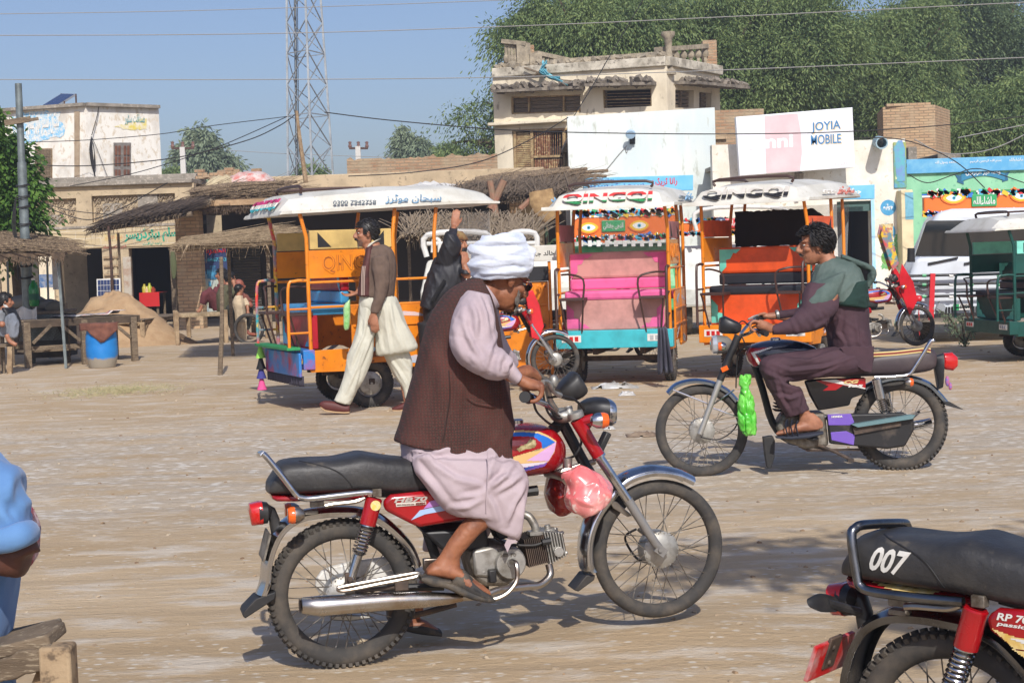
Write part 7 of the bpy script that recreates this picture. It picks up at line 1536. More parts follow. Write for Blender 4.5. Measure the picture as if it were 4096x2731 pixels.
# -- black motorcycle crossing to the left
g2=Gp(1610,1094);F2=Fr((g2.x,g2.y),-1.5);d1=K(F2,2600,850,.7015)
def bike2():
 t=F2.thing('motorcycle','black and red motorcycle with purple chain guard ridden by the man in plum shalwar kameez','motorcycle')
 fc=d1(295,1240);rc=d1(1427,1232);Rr=(d1(295,978).z-d1(295,1504).z)/2;fc.z=rc.z=Rr
 GREYR=mat('grey_rim',S(170,168,164),S(130,124,116),9,.3,metal=.8,amt=.4)
 wheel(t,fc,Rr,.034,0,GREYR,hubr=.085,hubw=.045,hubmat=ALU);wheel(t,rc,Rr,.042,60,GREYR,hubr=.08)
 CB=mat('blue_tinted_chrome',S(170,186,206),S(130,146,170),6,.16,metal=1,amt=.4)
 fender(t,'front_mudguard',tb(d1,[(92,1022),(140,975),(220,950),(300,950),(380,970),(450,1010),(500,1062)],0),fc,.05,.025,CB)
 fender(t,'rear_mudguard',tb(d1,[(1180,1010),(1290,950),(1400,925),(1500,932),(1590,965),(1650,1020),(1705,1085)],0),rc,.055,.028,CB)
 m=M();m.ext(pl(d1,[(1655,1070),(1700,1075),(1780,1120),(1740,1112),(1680,1095)],0),-.06,.06);m.build('mud_flap',RUB,t)
 m=M();m.sil(sl(d1,[(985,890,985,935,.09),(1100,850,1100,935,.115),(1260,800,1245,930,.125),(1400,782,1400,925,.13),(1540,770,1560,905,.125),(1600,775,1610,885,.1),(1622,800,1622,860,.07)]),n=26,e=3.6,k=3);se=m.build('seat',mat('plum_seat',S(60,50,54),S(80,70,70),6,.5,amt=.4),t,ang=180)
 for i,(dy,c_)in enumerate(((3,S(214,190,130)),(12,S(140,50,50)),(21,S(210,186,126)))):m=M();m.tube([d1(x,y+dy,-.118)for x,y in((1270,798),(1400,790),(1560,772),(1600,775))],.006,5,k=4);m.build('seat_piping',mat(f'piping_{i}',c_,rough=.6),se)
 for w in(-.14,.14):m=M();m.tube(tb(d1,[(1278,940),(1400,935),(1470,925),(1500,895),(1560,800),(1600,735),(1618,733)],w),.013,10,k=4);m.build('grab_rail',CHROME,t)
 m=M();m.sil(sl(d1,[(1655,850,1662,880,.03),(1672,800,1680,895,.05),(1720,795,1725,902,.05),(1748,820,1748,880,.035)]),n=20,e=3);tl=m.build('tail_light',REDL,t)
 m=M();m.sil(sl(d1,[(1618,850,1622,900,.03),(1630,815,1640,1010,.045),(1672,802,1665,1000,.05)]),n=14,e=3);m.build('light_housing',BPL,tl)
 m=M();m.ell(d1(1695,960,-.03),(.014,.014,.035));m.ell(d1(1712,990,-.03),(.012,.012,.025));m.build('tassel',mat('pink_tassel',S(200,90,110),S(110,110,180),60,.8,amt=.5),t)
 indicator(t,d1(1475,968,-.17),.055,.028,1,OLDCHROME);indicator(t,d1(412,762,-.2),.055,.028,-1);indicator(t,d1(400,757,.2),.055,.028,-1)
 shock(t,d1(1292,950,-.13),d1(1315,1060,-.13),d1(1335,1130,-.13),d1(1345,1185,-.13),.032,CHROME,OLDCHROME,6);shock(t,d1(1330,950,.13),d1(1350,1060,.13),d1(1365,1130,.13),d1(1370,1185,.13),.03,CHROME,OLDCHROME,6)
 side=[(880,960),(960,948),(1230,940),(1235,1030),(1150,1060),(1140,1100),(960,1130),(910,1040)]
 m=M();m.ext(pl(d1,side,-.13),-.13,-.09);sc=m.build('side_cover',mat('gloss_black',S(20,20,22),rough=.15,coat=.6),t,bev=.012)
 m=M();m.ext(pl(d1,[(945,958),(1230,945),(1228,1005),(1100,985),(1060,1012),(985,1015),(1020,990)],-.133),-.134,-.13);m.build('stripe',REDP_,sc);m=M();m.ext(pl(d1,[(975,956),(1060,952),(1228,1000),(1228,1006)],-.135),-.136,-.133);m.build('stripe',CLOTHW,sc)
 label_on('CG',d1,1105,978,1190,972,20,-.138,mat('badge_tan',S(206,180,120)),sc,bold=.05,name='badge',shear=.2);label_on('125',d1,1130,996,1215,994,14,-.138,CLOTHW,sc,bold=.05,name='badge',shear=.2)
 m=M();m.sil(sl(d1,[(545,800,560,850,.04),(575,755,600,885,.1),(680,728,690,890,.13),(800,725,800,880,.13),(930,760,930,880,.1),(1000,830,1000,880,.07)]),n=24,e=2.8,k=3);tk=m.build('fuel_tank',mat('navy_tank',S(18,24,44),rough=.15,coat=.7),t,ang=180);bt=bvh(tk)
 decal(pl(d1,[(552,800),(575,775),(690,768),(600,800),(640,850),(600,882),(565,850)],-.1),bt).build('tank_decal',REDP_,tk);decal(pl(d1,[(578,800),(680,768),(700,768),(600,806),(630,862),(618,866)],-.1),bt,lift=.003).build('tank_decal',CLOTHW,tk)
 m=M();m.lathe([(.035,0),(.035,.018),(.025,.024),(.001,.024)],d1(715,733,0),(0,0,1),18);m.build('fuel_cap',CHROME,t)
 for w in(-.1,.1):
  m=M();m.tube([d1(505,700,w),d1(455,815,w),d1(400,955,w)],[.026,.024,.024],14);fk=m.build('fork_cover',BPL,t);m=M();m.tube([d1(402,950,w),d1(345,1100,w),d1(285,1262,w)],[.021,.0185,.018],14);m.build('fork_slider',mat('pale_fork',S(176,174,168),rough=.35,metal=.6),fk)
 m=M();m.box(d1(425,890,-.13),(.045,.02,.03),(0,-.4,0));m.build('reflector',ORL,t)
 for p0,p1 in(((130,1010),(330,1090)),((360,1115),(540,1180)),((345,1105),(480,1010))):m=M();m.tube([d1(*p0,-.055),d1(*p1,-.06)],.006,6);m.build('mudguard_stay',CHROME,t)
 m=M();m.sil(sl(d1,[(346,730,348,790,.06),(352,706,356,806,.085),(378,698,380,806,.09)]),n=22,e=2.6);hl=m.build('headlight',GLASS,t);m=M();m.sil(sl(d1,[(376,697,380,808,.093),(440,705,430,800,.08),(470,730,460,780,.04)]),n=22,e=2.6);m.build('headlight_shell',mat('grey_shell',S(120,116,110),rough=.4),hl)
 m=M();m.sil(sl(d1,[(398,600,394,680,.05),(425,588,410,690,.07),(500,622,490,692,.07),(520,640,512,680,.05)]),n=16,e=3.6);m.build('speedometer',BPL,t)
 m=M();m.tube([d1(625,700,-.36),d1(600,670,-.27),d1(560,690,-.16),d1(525,700,-.06),d1(520,690,.06),d1(560,640,.2),d1(610,600,.3),d1(640,600,.37)],.0115,10,k=5);hb=m.build('handlebar',CHROME,t)
 m=M();m.tube([d1(665,692,-.37),d1(615,672,-.27)],.0185,14);m.build('grip',RUB,hb);m=M();m.tube([d1(655,595,.38),d1(600,605,.28)],.0185,14);m.build('grip',RUB,hb)
 m=M();m.tube([d1(570,680,-.3),d1(590,650,-.28),d1(640,640,-.34)],.006,6,k=3);m.tube([d1(560,610,.25),d1(600,590,.28),d1(645,580,.34)],.008,6,k=3);m.build('lever',ALU,hb)
 m=M()
 for q in([(520,700,-.1),(540,760,-.12),(500,820,-.08),(490,1000,-.06)],[(560,640,0),(520,620,-.05),(470,690,-.05)],[(290,1280,-.06),(400,1290,-.1),(500,1200,-.08),(520,1000,-.05)],[(600,780,.1),(640,900,0),(700,960,0),(760,900,0)]):m.tube(tb(d1,q,0),.005,6,k=5)
 m.build('cables',RUB,t)
 m=M();m.tube(tb(d1,[(560,760),(640,1000),(700,1200),(800,1300),(1000,1330)],0),.024,8,k=3);m.tube(tb(d1,[(570,800),(900,900),(1200,930)],0),.022,8);m.tube(tb(d1,[(900,1150),(1427,1232)],-.09),.018,8);m.build('frame',BPL,t)
 m=M();m.ext(pl(d1,[(760,1150),(1000,1140),(1020,1330),(900,1350),(780,1310),(720,1230)],-.1),-.11,.11);m.build('crankcase',DIRTALU,t,bev=.02)
 m=M()
 for i in range(9):m.box(d1(760+i*3,1130-i*18,0),(.13-(.02 if i>6 else 0),.15,.006),(0,.15,0))
 m.box(d1(770,1050,0),(.08,.1,.16),(0,.15,0));m.build('cylinder',IRON,t)
 m=M();m.ext(pl(d1,[(1005,1150),(1160,1145),(1440,1138),(1500,1165),(1500,1240),(1450,1330),(1350,1345),(1020,1315)],-.12),-.15,-.11);cc=m.build('chain_case',mat('worn_black',S(28,27,28),S(90,80,70),7,.45,amt=.36),t,bev=.012)
 PU=mat('purple_paint',S(112,84,176),S(134,110,190),6,.35,amt=.4)
 for q in([(1012,1150),(1145,1146),(1165,1195),(1140,1212),(1018,1212)],[(1030,1252),(1120,1245),(1168,1268),(1162,1325),(1035,1296)]):m=M();m.ext(pl(d1,q,-.152),-.154,-.15);m.build('purple_panel',PU,cc,bev=.002)
 label_on('HONDA',d1,1035,1170,1098,1167,12,-.156,CLOTHW,cc,bold=.05,name='badge')
 m=M();m.ext(pl(d1,[(1145,1205),(1480,1150),(1505,1152),(1490,1172),(1180,1220)],-.16),-.2,-.15);m.build('guard_strip',mat('teal_strip',S(96,126,130),rough=.5),t);m=M();m.ext(pl(d1,[(1155,1225),(1430,1188),(1430,1215),(1165,1265)],-.16),-.17,-.15);m.build('rusty_strip',IRON,t)
 for q,rr in((([1500,1165,.1],[1535,1135,.12]),.012),(([1500,1215,.12],[1600,1195,.14]),.03)):m=M();m.tube([d1(*q[0]),d1(*q[1])],rr,14);m.build('exhaust',CHROME,t)
 m=M();m.tube(tb(d1,[(960,1325,-.1),(1060,1365,-.16),(1150,1410,-.2)],0),.011,8);m.box(d1(1145,1412,-.2),(.04,.03,.02));m.tube(tb(d1,[(850,1330,-.05),(900,1355,-.1),(1200,1350,-.1)],0),.009,6);m.build('side_stand',IRON,t)
 m=M();m.ext(pl(d1,[(645,1280),(700,1272),(712,1300),(708,1400),(690,1455),(668,1455),(655,1380)],-.08),-.09,-.02);m.build('leg_shield',RUB,t,bev=.004)
 m=M();m.ell(d1(925,1285,-.17),(.03,.05,.02));m.tube([d1(900,1285,-.1),d1(950,1285,-.2)],.012,8);m.build('footrest',RUB,t)
bike2()
m=M();m.sil(sl(d1,[(515,930,570,925,.02,-.14),(512,970,582,950,.03,-.15),(520,1010,565,1005,.035,-.15),(505,1090,592,1080,.05,-.16),(503,1170,600,1160,.055,-.16),(520,1240,602,1220,.05,-.16),(555,1270,600,1262,.03,-.16)]),n=24,k=4)
m.v=[tuple(F2.m@Vector(v))for v in m.v];prop(m.build('plastic_bag',mat('lime_film',S(66,176,40),S(120,206,84),9,.4,amt=.5,coat=.3),sub=2,disp=lambda v:.016*(max(0,1-abs(noise.noise(Vector((v.x*26,v.y*26,v.z*7))))*4)-.4)+.006*noise.noise(v*40),ang=60),'lime green plastic bag hanging from the black motorcycle','bag')
def rider2():
 t=F2.thing('person','young man in plum shalwar kameez and grey-green shawl riding the black motorcycle','person');k=d1
 H=headmat(k(945,190,0),180,6,0,1.08);m=M();head(m,H,.95)
 m.join(ms(k,[(905,235,1040,200,.05),(960,270,1050,240,.055),(960,330,1090,290,.09)]));m.join(ms(k,[(980,360,1160,330,.14),(1000,560,1220,560,.15),(1050,780,1240,780,.16)]))
 for w,hx,hy in((-.2,700,670),(.2,720,590)):
  m.join(mt_([k(1060,400,w),k(1020,520,w*1.3),k(880,600,w*1.45),k(hx,hy,w*1.55)],[.032,.034,.032,.024]))
 A,B=k(710,665,-.31),k(625,640,-.31)
 m.join(ms(k,[(690,690,705,640,.026,-.31),(640,672,665,620,.035,-.315),(600,655,625,608,.038,-.32)],n=12))
 for i in range(4):w=-.35+i*.023;m.join(mt_([k(628,625,w),k(590,618+i*3,w),k(570,640,w),k(580,668,w),k(605,676,w)],[.0105,.0105,.0095,.009,.0075],8,2))
 m.join(mt_([k(655,665,-.28),k(640,690,-.275),k(615,690,-.275)],[.013,.011,.008],8,2))
 m.join(ms(k,[(735,610,720,565,.026,.31),(680,610,680,572,.035,.32),(640,600,640,578,.034,.33)],n=12))
 for i in range(4):w=.3+i*.02;m.join(mt_([k(660,575,w),k(625,580,w),k(610,600,w),k(625,615,w)],[.01,.01,.009,.007],8,2))
 for w in(-.17,.17):
  m.join(ms(k,[(1050,800,1200,850,.07,w*.6),(700,830,760,930,.06,w),(800,1100,880,1090,.045,w),(855,1150,915,1140,.036,w)]))
  m.join(ms(k,[(850,1160,930,1140,.034,w),(850,1200,985,1190,.034,w),(860,1240,985,1230,.034,w)]));m.join(ms(k,[(955,1200,955,1245,.03,w),(870,1190,870,1252,.04,w),(780,1225,780,1265,.042,w),(725,1248,725,1275,.035,w)]))
  for i in range(5):m.join(mt_([k(760,1250,w-.035+i*.018),k(718+i*4,1262,w-.035+i*.018)],[.011,.009],8,1))
 m.build('body',SK2,t,remesh=.0065,relax=2,ang=180);face_bits(t,H,tash=HAIR,tash_r=.006);hair(t,H,n=900,ln=.034,line=.07,thick=.0055,r=(.11,.09,.1),sd=4)
 PL=mat('plum_cotton',S(76,52,60),S(62,42,50),5,.85,amt=.5,bump=.0012,bsc=160);SW=mat('shawl_grey_green',S(94,108,102),S(74,90,84),6,.9,amt=.5,bump=.003,bsc=130);SW2=mat('shawl_dark_green',S(22,48,42),S(30,60,52),6,.9,amt=.5,bump=.003,bsc=130)
 P=[ms(k,[(935,400,1180,380,.2),(960,540,1240,520,.2),(1010,680,1245,650,.2),(1020,760,1260,760,.2),(1060,850,1275,800,.19),(1150,905,1265,880,.14)],e=2.5,n=22),ms(k,[(1100,400,900,400,.08,-.17),(1080,480,870,460,.085,-.2),(1070,560,860,530,.08,-.25),(980,660,840,560,.075,-.28),(860,690,800,600,.062,-.3),(780,695,740,625,.045,-.31),(700,698,690,645,.036,-.31)],e=2.1),ms(k,[(1040,480,900,450,.06,.2),(960,590,860,530,.06,.25),(850,600,800,550,.05,.3),(735,612,728,560,.034,.31)])]
 cloth(t,'kameez',P,PL,.008,2,Crease(folds(.004,(.8,0,-.5),9,3.5),[pl(k,p,-.25)for p in([(1000,600),(1040,680),(1050,730)],[(860,560),(930,650),(1010,610)],[(790,600),(830,690)],[(930,540),(1000,650),(1080,600)],[(1100,560),(1080,680),(1120,760)],[(1180,600),(1200,740),(1240,800)])],.010,.013))
 LS=[pl(k,p,-.25)for p in([(680,850),(800,900),(1000,880),(1180,820)],[(640,900),(760,960),(900,960),(1080,880)],[(700,960),(850,1005),(900,980)],[(720,1040),(800,1060),(880,1035)],[(760,830),(900,845),(1100,780)],[(700,900),(740,1050),(800,1150)],[(860,1050),(850,1110),(880,1150)])]
 for w in(-.14,.14):
  P=[ms(k,[(1180,740,1260,900,.1,w*.7),(1000,770,1120,930,.12,w*.9),(820,790,900,950,.12,w*1.05),(680,810,800,960,.11,w*1.2),(622,860,790,990,.1,w*1.25),(650,960,860,1000,.095,w*1.25),(690,1030,880,1040,.09,w*1.25),(735,1110,895,1085,.075,w*1.22),(782,1172,912,1120,.06,w*1.22)])]
  cloth(t,'shalwar',P,PL,.008,2,Crease(folds(.004,(.75,0,.5),8,4,5),LS,.011,.013))
 m=M();m.ext(wavy(pl(k,[(1080,765),(1275,760),(1262,910),(1220,905),(1140,850)],-.2),.004,2),-.215,-.2);m.build('kameez_tail',PL,t,bev=.003)
 P=[ms(k,[(945,300,1060,250,.07),(915,400,1170,290,.17),(890,480,1215,380,.225),(885,525,1240,470,.235),(1000,520,1240,500,.22)],e=2.4,n=24),ms(k,[(930,400,1120,330,.08,-.15),(900,450,1090,430,.085,-.2),(885,500,1040,510,.08,-.235),(885,528,960,545,.05,-.25)])]
 cloth(t,'shawl',P,SW,.008,3,folds(.006,(.6,0,.8),12,4,2))
 P=[ms(k,[(1110,400,1225,385,.215),(1020,480,1238,470,.24),(990,518,1240,530,.242),(1100,535,1240,540,.22)],e=2.5)]
 cloth(t,'shawl_edge',P,SW2,.008,2,folds(.005,(1,0,.1),16,5,4))
 P=[mt_([k(1090,250,-.05),k(1190,290,-.06),k(1260,320,-.05),k(1262,370,-.05),k(1235,430,-.06)],[.03,.04,.04,.04,.025],12,3,.6)]
 cloth(t,'shawl_end',P,SW,.008,2,folds(.008,(.6,0,-.6),16,3))
 m=M();m.tube([k(725,590,.29),k(728,575,-.0)],.004,6);
 m=M();m.sil(sl(k,[(985,1245,985,1262,.035,-.2),(900,1255,900,1285,.05,-.2),(800,1268,800,1292,.052,-.2),(716,1275,720,1285,.035,-.2)]),n=16,e=3);sd_=m.build('sandal',mat('navy_rubber',S(34,40,54),rough=.7),t)
 for x in(785,815,845):m=M();m.tube([k(x,1268,-.25),k(x-12,1220,-.245),k(x-5,1185+(x-785)*.1,-.2),k(x,1215,-.16)],.012,8,k=3,flat=.4);m.build('sandal_strap',MATS['navy_rubber'],sd_)
 m=M();m.lathe([(.03,-.01),(.033,0),(.03,.01)],k(727,582,.3),(1,0,.2),16,caps=False);m.build('watch',ALU,t)
rider2()
# -- motor rickshaws
ORG=mat('orange_enamel',S(226,134,18),S(206,116,16),4,.35,amt=.45,c3=S(96,56,36),sc3=16,amt3=.31,coat=.2);ROOFW=mat('fibreglass_white',S(214,212,202),S(190,186,172),2.5,.45,amt=.42,c3=S(170,160,140),sc3=18,amt3=.3)
BR=mat('brown_tube',S(66,44,38),rough=.5)
def fab(n,r,g,b,ro=.6):return mat(n,S(r,g,b),S(int(r*.84),int(g*.84),int(b*.84)),4,ro,amt=.45)
def rickshaw(label,px,D,deg,body,deck,seat,seat2,skirt,trim,letters,cloth_=None,side_text=None,multi=None,dark=None):
 g=Vector((Yp(px,700,D).x,D,0));t=thing('motor_rickshaw',label,'rickshaw',g,R(deg));W=.62
 def b(n,mt,*bx,**k):
  m=M()
  for x in bx:m.bb(*x)
  return m.build(n,mt,t,bev=k.get('bev',.008),smooth=False)
 b('floor',body,(.02,1.45,-W+.02,W-.02,.46,.52));b('bumper',deck,(0,.12,-W-.04,W+.04,.43,.63));b('underframe',IRON,(.3,1.9,-.3,-.24,.34,.42),(.3,1.9,.24,.3,.34,.42),(.7,.76,-.6,.6,.24,.3))
 for s in(-1,1):
  y=s*W;arch=[(.72+.3*math.cos(a),.3+.3*math.sin(a))for a in[math.pi-i*math.pi/10 for i in range(11)]]
  m=M();m.ext([(.08,.4)]+[p for p in arch if p[1]>.39]+[(1.46,.4),(1.46,1.04),(.52,1.04),(.52,.62),(.08,.62)],y-.012,y+.012);sp=m.build('side_panel',body,t,bev=.005,smooth=False)
  m=M()
  for zz in(.84,.66):m.beam((.54,y+s*.016,zz),(1.44,y+s*.016,zz),.03,.012)
  m.build('panel_rib',body,sp)
  m=M();q=lambda c:[(c[0]+.2*math.cos(a),c[1]+.045*math.sin(a)+.06*math.cos(a))for a in[i*.6 for i in range(10)]]
  m.ext([(.62,.93),(.75,.99),(.95,1.0),(.8,.96),(.7,.88)],y+s*.0135,y+s*.015);m.ext([(1.0,.98),(1.2,.96),(1.42,.9),(1.2,.92),(1.05,.93)],y+s*.0135,y+s*.015);m.ext([(.55,.5),(.7,.6),(.85,.66),(.75,.58),(.6,.5)],y+s*.0135,y+s*.015);m.ext([(1.1,.5),(1.2,.52),(1.38,.46),(1.3,.42),(1.15,.44)],y+s*.0135,y+s*.015);m.build('painted_swoosh',mat('swoosh_blue',S(120,186,220),S(226,190,180),3,.4,amt=.5),sp,smooth=False)
  m=M();m.ext([(.1,1.34),(1.0,1.34),(1.0,1.62),(.1,1.62)],y-.01,y+.01);up=m.build('upper_panel',body,t,bev=.004,smooth=False)
  L0=Vector((.24,y-.012,1.38))if s<0 else Vector((.88,y+.012,1.38));write('QINGQI',L0,Vector((.64*-s,0,0)),(0,0,.19),side_text or body,up,bold=-.012 if not side_text else.02,extr=.004,lift=.006,name='raised_letters')
  if side_text is None:
   m=text_mesh('QINGQI',1,0,.02);a=np.array(m.v);x0,x1,y0,y1=a[:,0].min(),a[:,0].max(),a[:,1].min(),a[:,1].max()
   m.v=[(L0.x+(p[0]-x0)/(x1-x0)*.64*-s,y+s*.0125,1.38+(p[1]-y0)/(y1-y0)*.19)for p in m.v];m.build('letter_outline',mat('letter_edge',S(150,76,20),rough=.6),up,smooth=False)  # wider brown lettering behind the raised letters shows as an outline
  if cloth_:m=M();m.ext([(.12,1.63),(.98,1.63),(.98,1.82),(.12,1.82)],y-.02,y+.02);cl=m.build('cloth_panel',cloth_,t,bev=.006,smooth=False);m=M();[m.ext([(x,1.65),(x+d,1.65),(x,1.8)],y+s*.0215,y+s*.023)for x,d in((.2,.14),(.9,-.14))];m.build('cloth_corner',BLACK,cl,smooth=False)
  for i,x in enumerate((.09,1.0,1.45)):m=M();m.tube([(x,y,.42),(x,y,1.75),(x+(.04 if i else-.06),y*.97,2.02)],.02,8);m.build('post',body if not(multi and s>0 and i==0)else multi,t)
  m=M()
  for zz,x0,x1 in((1.3,.09,1.45),(1.05,.09,1.45)):m.tube([(x0,y,zz),(x1,y,zz)],.014,8)
  m.tube([(.72,y,1.05),(.72,y,1.3)],.012,6);m.build('side_rail',body,t)
  m=M();m.tube([(.09,y,1.32),(-.05,y,1.32),(-.12,y,1.24),(-.13,y,.64)],.016,8,k=4);m.tube([(-.12,y,1.04),(.09,y,1.04)],.012,6);m.tube([(-.12,y,.8),(.09,y,.8)],.012,6);m.build('hand_loop',multi if(multi and s>0)else body if deg<45 else BR,t)
  m=M();m.bb(-.12,.14,y*.72-.14,y*.72+.14,.97,1.0);fs=m.build('folding_seat',BR,t,bev=.004,smooth=False);m=M();yc=y*.72
  for dy in(-.13,.13):m.tube([(-.1,yc+dy,.98),(.02,yc+dy*.6,.56)],.011,6)
  m.tube([(-.1,yc-s*.13,1.0),(-.11,yc-s*.14,1.2),(-.08,yc,1.26),(.08,yc+s*.14,1.26)],.012,6,k=3);m.build('seat_frame',BR,fs)
  wheel(t,(.72,s*.53,.25),.25,.055,44,BR,hubr=.12,hubw=.05,spokes=8);m=M();m.bb(-.004,0,y*.78-.11,y*.78+.11,.5,.58);rl=m.build('rear_lamp',CLOTHW,t,bev=.003,smooth=False);m=M();[m.bb(-.008,-.004,y*.78+dy-.02,y*.78+dy+.02,.515,.565)for dy in(-.06,0,.06)];m.build('lamp_lens',GLASS if s<0 else REDL,rl,smooth=False)
 sk_=b('seat_skirt',skirt,(.13,.19,-.56,.56,.63,.97));b('seat_cushion',seat2,(.11,.5,-.57,.57,.965,1.07),bev=.03);bk=b('backrest',seat,(.44,.54,-.57,.57,1.2,1.5),bev=.03);b('backrest_band',seat2,(.435,.53,-.565,.565,1.075,1.2),bev=.02);b('front_bench',seat2,(.9,1.4,-.56,.56,.93,1.03),bev=.03)
 for s in(-1,1):
  for o,z0,sz,x in((bk,1.48,-1,.438),(sk_,.65,1,.128)):
   m=M();yy=s*.55;sc_=[(yy,z0),(yy-s*.26,z0),(yy-s*.2,z0+sz*.05),(yy-s*.17,z0+sz*.04),(yy-s*.13,z0+sz*.11),(yy-s*.08,z0+sz*.12),(yy-s*.08,z0+sz*.2),(yy,z0+sz*.28)]
   m.add([(x,a,c)for a,c in sc_]+[(x-.003,a,c)for a,c in sc_],[tuple(range(8)),tuple(range(15,7,-1))]);m.build('corner_motif',trim,o,smooth=False)
 rs=[]
 for x,w_,z0,h in((-.2,.74,1.98,.01),(-.18,.74,1.985,.05),(-.06,.68,1.99,.2),(.3,.72,2.0,.23),(1.0,.73,2.03,.24),(1.7,.72,2.05,.22),(2.05,.66,2.05,.15),(2.2,.62,2.05,.02)):
  rs.append([(x,-w_,z0),(x,-w_*1.0,z0+min(.03,h)),(x,-w_*.82,z0+h*.72),(x,-w_*.5,z0+h*.95),(x,0,z0+h),(x,w_*.5,z0+h*.95),(x,w_*.82,z0+h*.72),(x,w_,z0+min(.03,h)),(x,w_,z0),(x,w_*.9,z0-.005),(x,-w_*.9,z0-.005)])
 m=M();m.rings(rs);rf=m.build('roof',ROOFW,t,ang=30)
 n=len(letters)
 for i,c in enumerate(letters):z0=.012+i*.15/n;mm=M();T_=write('QINGQI',Vector((-.212,.5,2.03)),Vector((0,-1.0,0)),Vector((.095,0,.12)),c,rf,bold=.035,extr=.001,lift=.012,ret=True);T_.v=T_.v;lo,hi=2.03+.12*i/n,2.03+.12*(i+1)/n;band(T_,lo,hi).build('roof_letters',c,rf,smooth=False)
 for s in(-1,1):
  a=Vector((.35 if s<0 else 1.6,s*.722,2.07));d=Vector((1*-s,0,0));LB=mat('faded_blue_letter',S(130,170,200),rough=.6)if deg!=62 else mat('faded_red_letter',S(206,130,120),rough=.6)
  write(urdu('سبحان موٹرز'),a+d*.55,d*.6,Vector((0,-s*.035*-1,.09)),LB,rf,lift=.014);write('0300 7942758',a+d*.0,d*.45,Vector((0,s*-.014*-1,.038)),MATS['mural_letter']if deg==62 else mat('grey_letter',S(130,140,146),rough=.6),rf,lift=.014)
 m=M();m.tube([(.1,-.45,2.2),(.1,-.4,2.27),(.1,.4,2.27),(.1,.45,2.2)],.016,8,k=3);m.tube([(.1,.42,2.26),(1.0,.42,2.28),(1.1,.42,2.2)],.016,8,k=3);m.build('roof_rack',BR,t)
 m=M();m.tube([(1.45,0,.5),(1.9,0,.5),(2.2,0,.95)],.03,8);m.tube([(2.1,.35,1.15),(2.15,.0,1.1),(2.1,-.35,1.15)],.014,8);m.build('front_frame',BLACK,t);m=M();m.add([(2.15,-.45,1.3),(2.15,.45,1.3),(2.12,.5,1.98),(2.12,-.5,1.98)],[(0,1,2,3)]);m.build('windscreen',mat('clear_plastic',S(200,206,210),rough=.15,alpha=.22),t,smooth=False,thick=.004)
 return t
def band(m,lo,hi):
 """keep the part of a flat sloping text between two heights"""
 import bmesh
 bm=bmesh.new();me=m.mesh('x');bm.from_mesh(me)
 for z,nn in((lo,-1),(hi,1)):bmesh.ops.bisect_plane(bm,geom=bm.verts[:]+bm.edges[:]+bm.faces[:],plane_co=(0,0,z),plane_no=(0,0,nn),clear_outer=True)
 bm.to_mesh(me);bm.free();o=M();o.v=[tuple(v.co)for v in me.vertices];o.f=[tuple(p.vertices)for p in me.polygons];o.mi=[0]*len(o.f);return o
GOLD=fab('gold_cloth',206,176,108,.35);PK=fab('hot_pink',224,96,150);DP=fab('dusty_pink',196,142,134,.8);AQ=fab('aqua_trim',110,210,190);TEAL=fab('turquoise_enamel',60,178,188,.4);GRN=fab('green_letter',40,140,80);BLK=fab('black_letter',30,30,34)
MULTI=mat('striped_tape',S(30,150,160),S(214,60,50),5,.4,amt=.5,c3=S(220,180,40),sc3=9,amt3=.45)
rk=rickshaw('orange motor rickshaw with red and blue seats and gold cloth, behind the walking man',652,17.1,23,ORG,mat('painted_bumper',S(40,120,190),S(190,30,40),4,.4,amt=.42),fab('red_vinyl',170,22,40,.3),fab('blue_vinyl',60,150,200,.3),MATS['red_vinyl'],fab('blue_trim',60,160,196,.3),[TEAL,ROOFW,fab('magenta',190,50,110)],GOLD,None,MULTI)
m=M();g=[(-.03+.02*math.sin(i*1.1)+.01,-.66+i*.0165,.37-j*.035)for i in range(81)for j in range(4)];m.add(g,[(i*4+j,i*4+j+1,i*4+5+j,i*4+4+j)for i in range(80)for j in range(3)]);m.build('ruffle',fab('grey_ruffle',66,62,74,.9),rk,thick=.004)
m=M();m.bb(-.05,-.02,-.66,.66,.36,.6);m.build('painted_apron',MATS['painted_bumper'],rk,bev=.01,smooth=False);m=M();m.bb(-.16,-.02,-.64,.66,.63,.66);m.build('tail_step',GRN,rk,bev=.005,smooth=False)
for i,(z,c_)in enumerate(((.5,S(150,210,90)),(.38,S(24,22,26)),(.28,S(60,60,130)),(.16,S(214,80,140)))):m=M();m.lathe([(.02,.12),(.035,.06),(.055,0),(.03,0)],(-.1,.66,z),(0,0,1),10);m.build('tassel',mat(f'tassel_{i}',c_,rough=.8),rk)
m=M();rn=random.Random(2)
for i in range(16):m.box((-.006,-.6+i*.08,.52+.03*math.sin(i*2)),(.01,.05,.05),(rn.random()*2,0,0))
m.build('painted_motif',MULTI,rk,smooth=False)
rickshaw('motor rickshaw with pink seats and turquoise bumper at the centre of the row',1408,18.4,77,ORG,TEAL,DP,PK,DP,PK,[GRN,ROOFW,fab('red_letter',206,50,50)],fab('rose_cloth',170,116,116,.9))
r3=rickshaw('orange motor rickshaw with orange and black seats, behind the man in plum',1730,18.5,62,ORG,ORG,fab('orange_vinyl',226,84,28,.4),fab('black_vinyl',36,38,44,.4),MATS['orange_vinyl'],AQ,[BLK,fab('pale_letter',206,200,190)],fab('orange_cloth',226,96,50,.7))
m=M();m.ext(wavy([(-.52,1.5),(.56,1.5),(.56,1.92),(-.4,1.92),(-.56,1.8)],.01,3),.0,.02);m.v=[(1.0+y,x,z)for x,y,z in m.v];m.build('black_curtain',fab('black_canvas',40,34,30,.95),r3,smooth=False)
DG=fab('dark_green_enamel',10,74,66,.35)
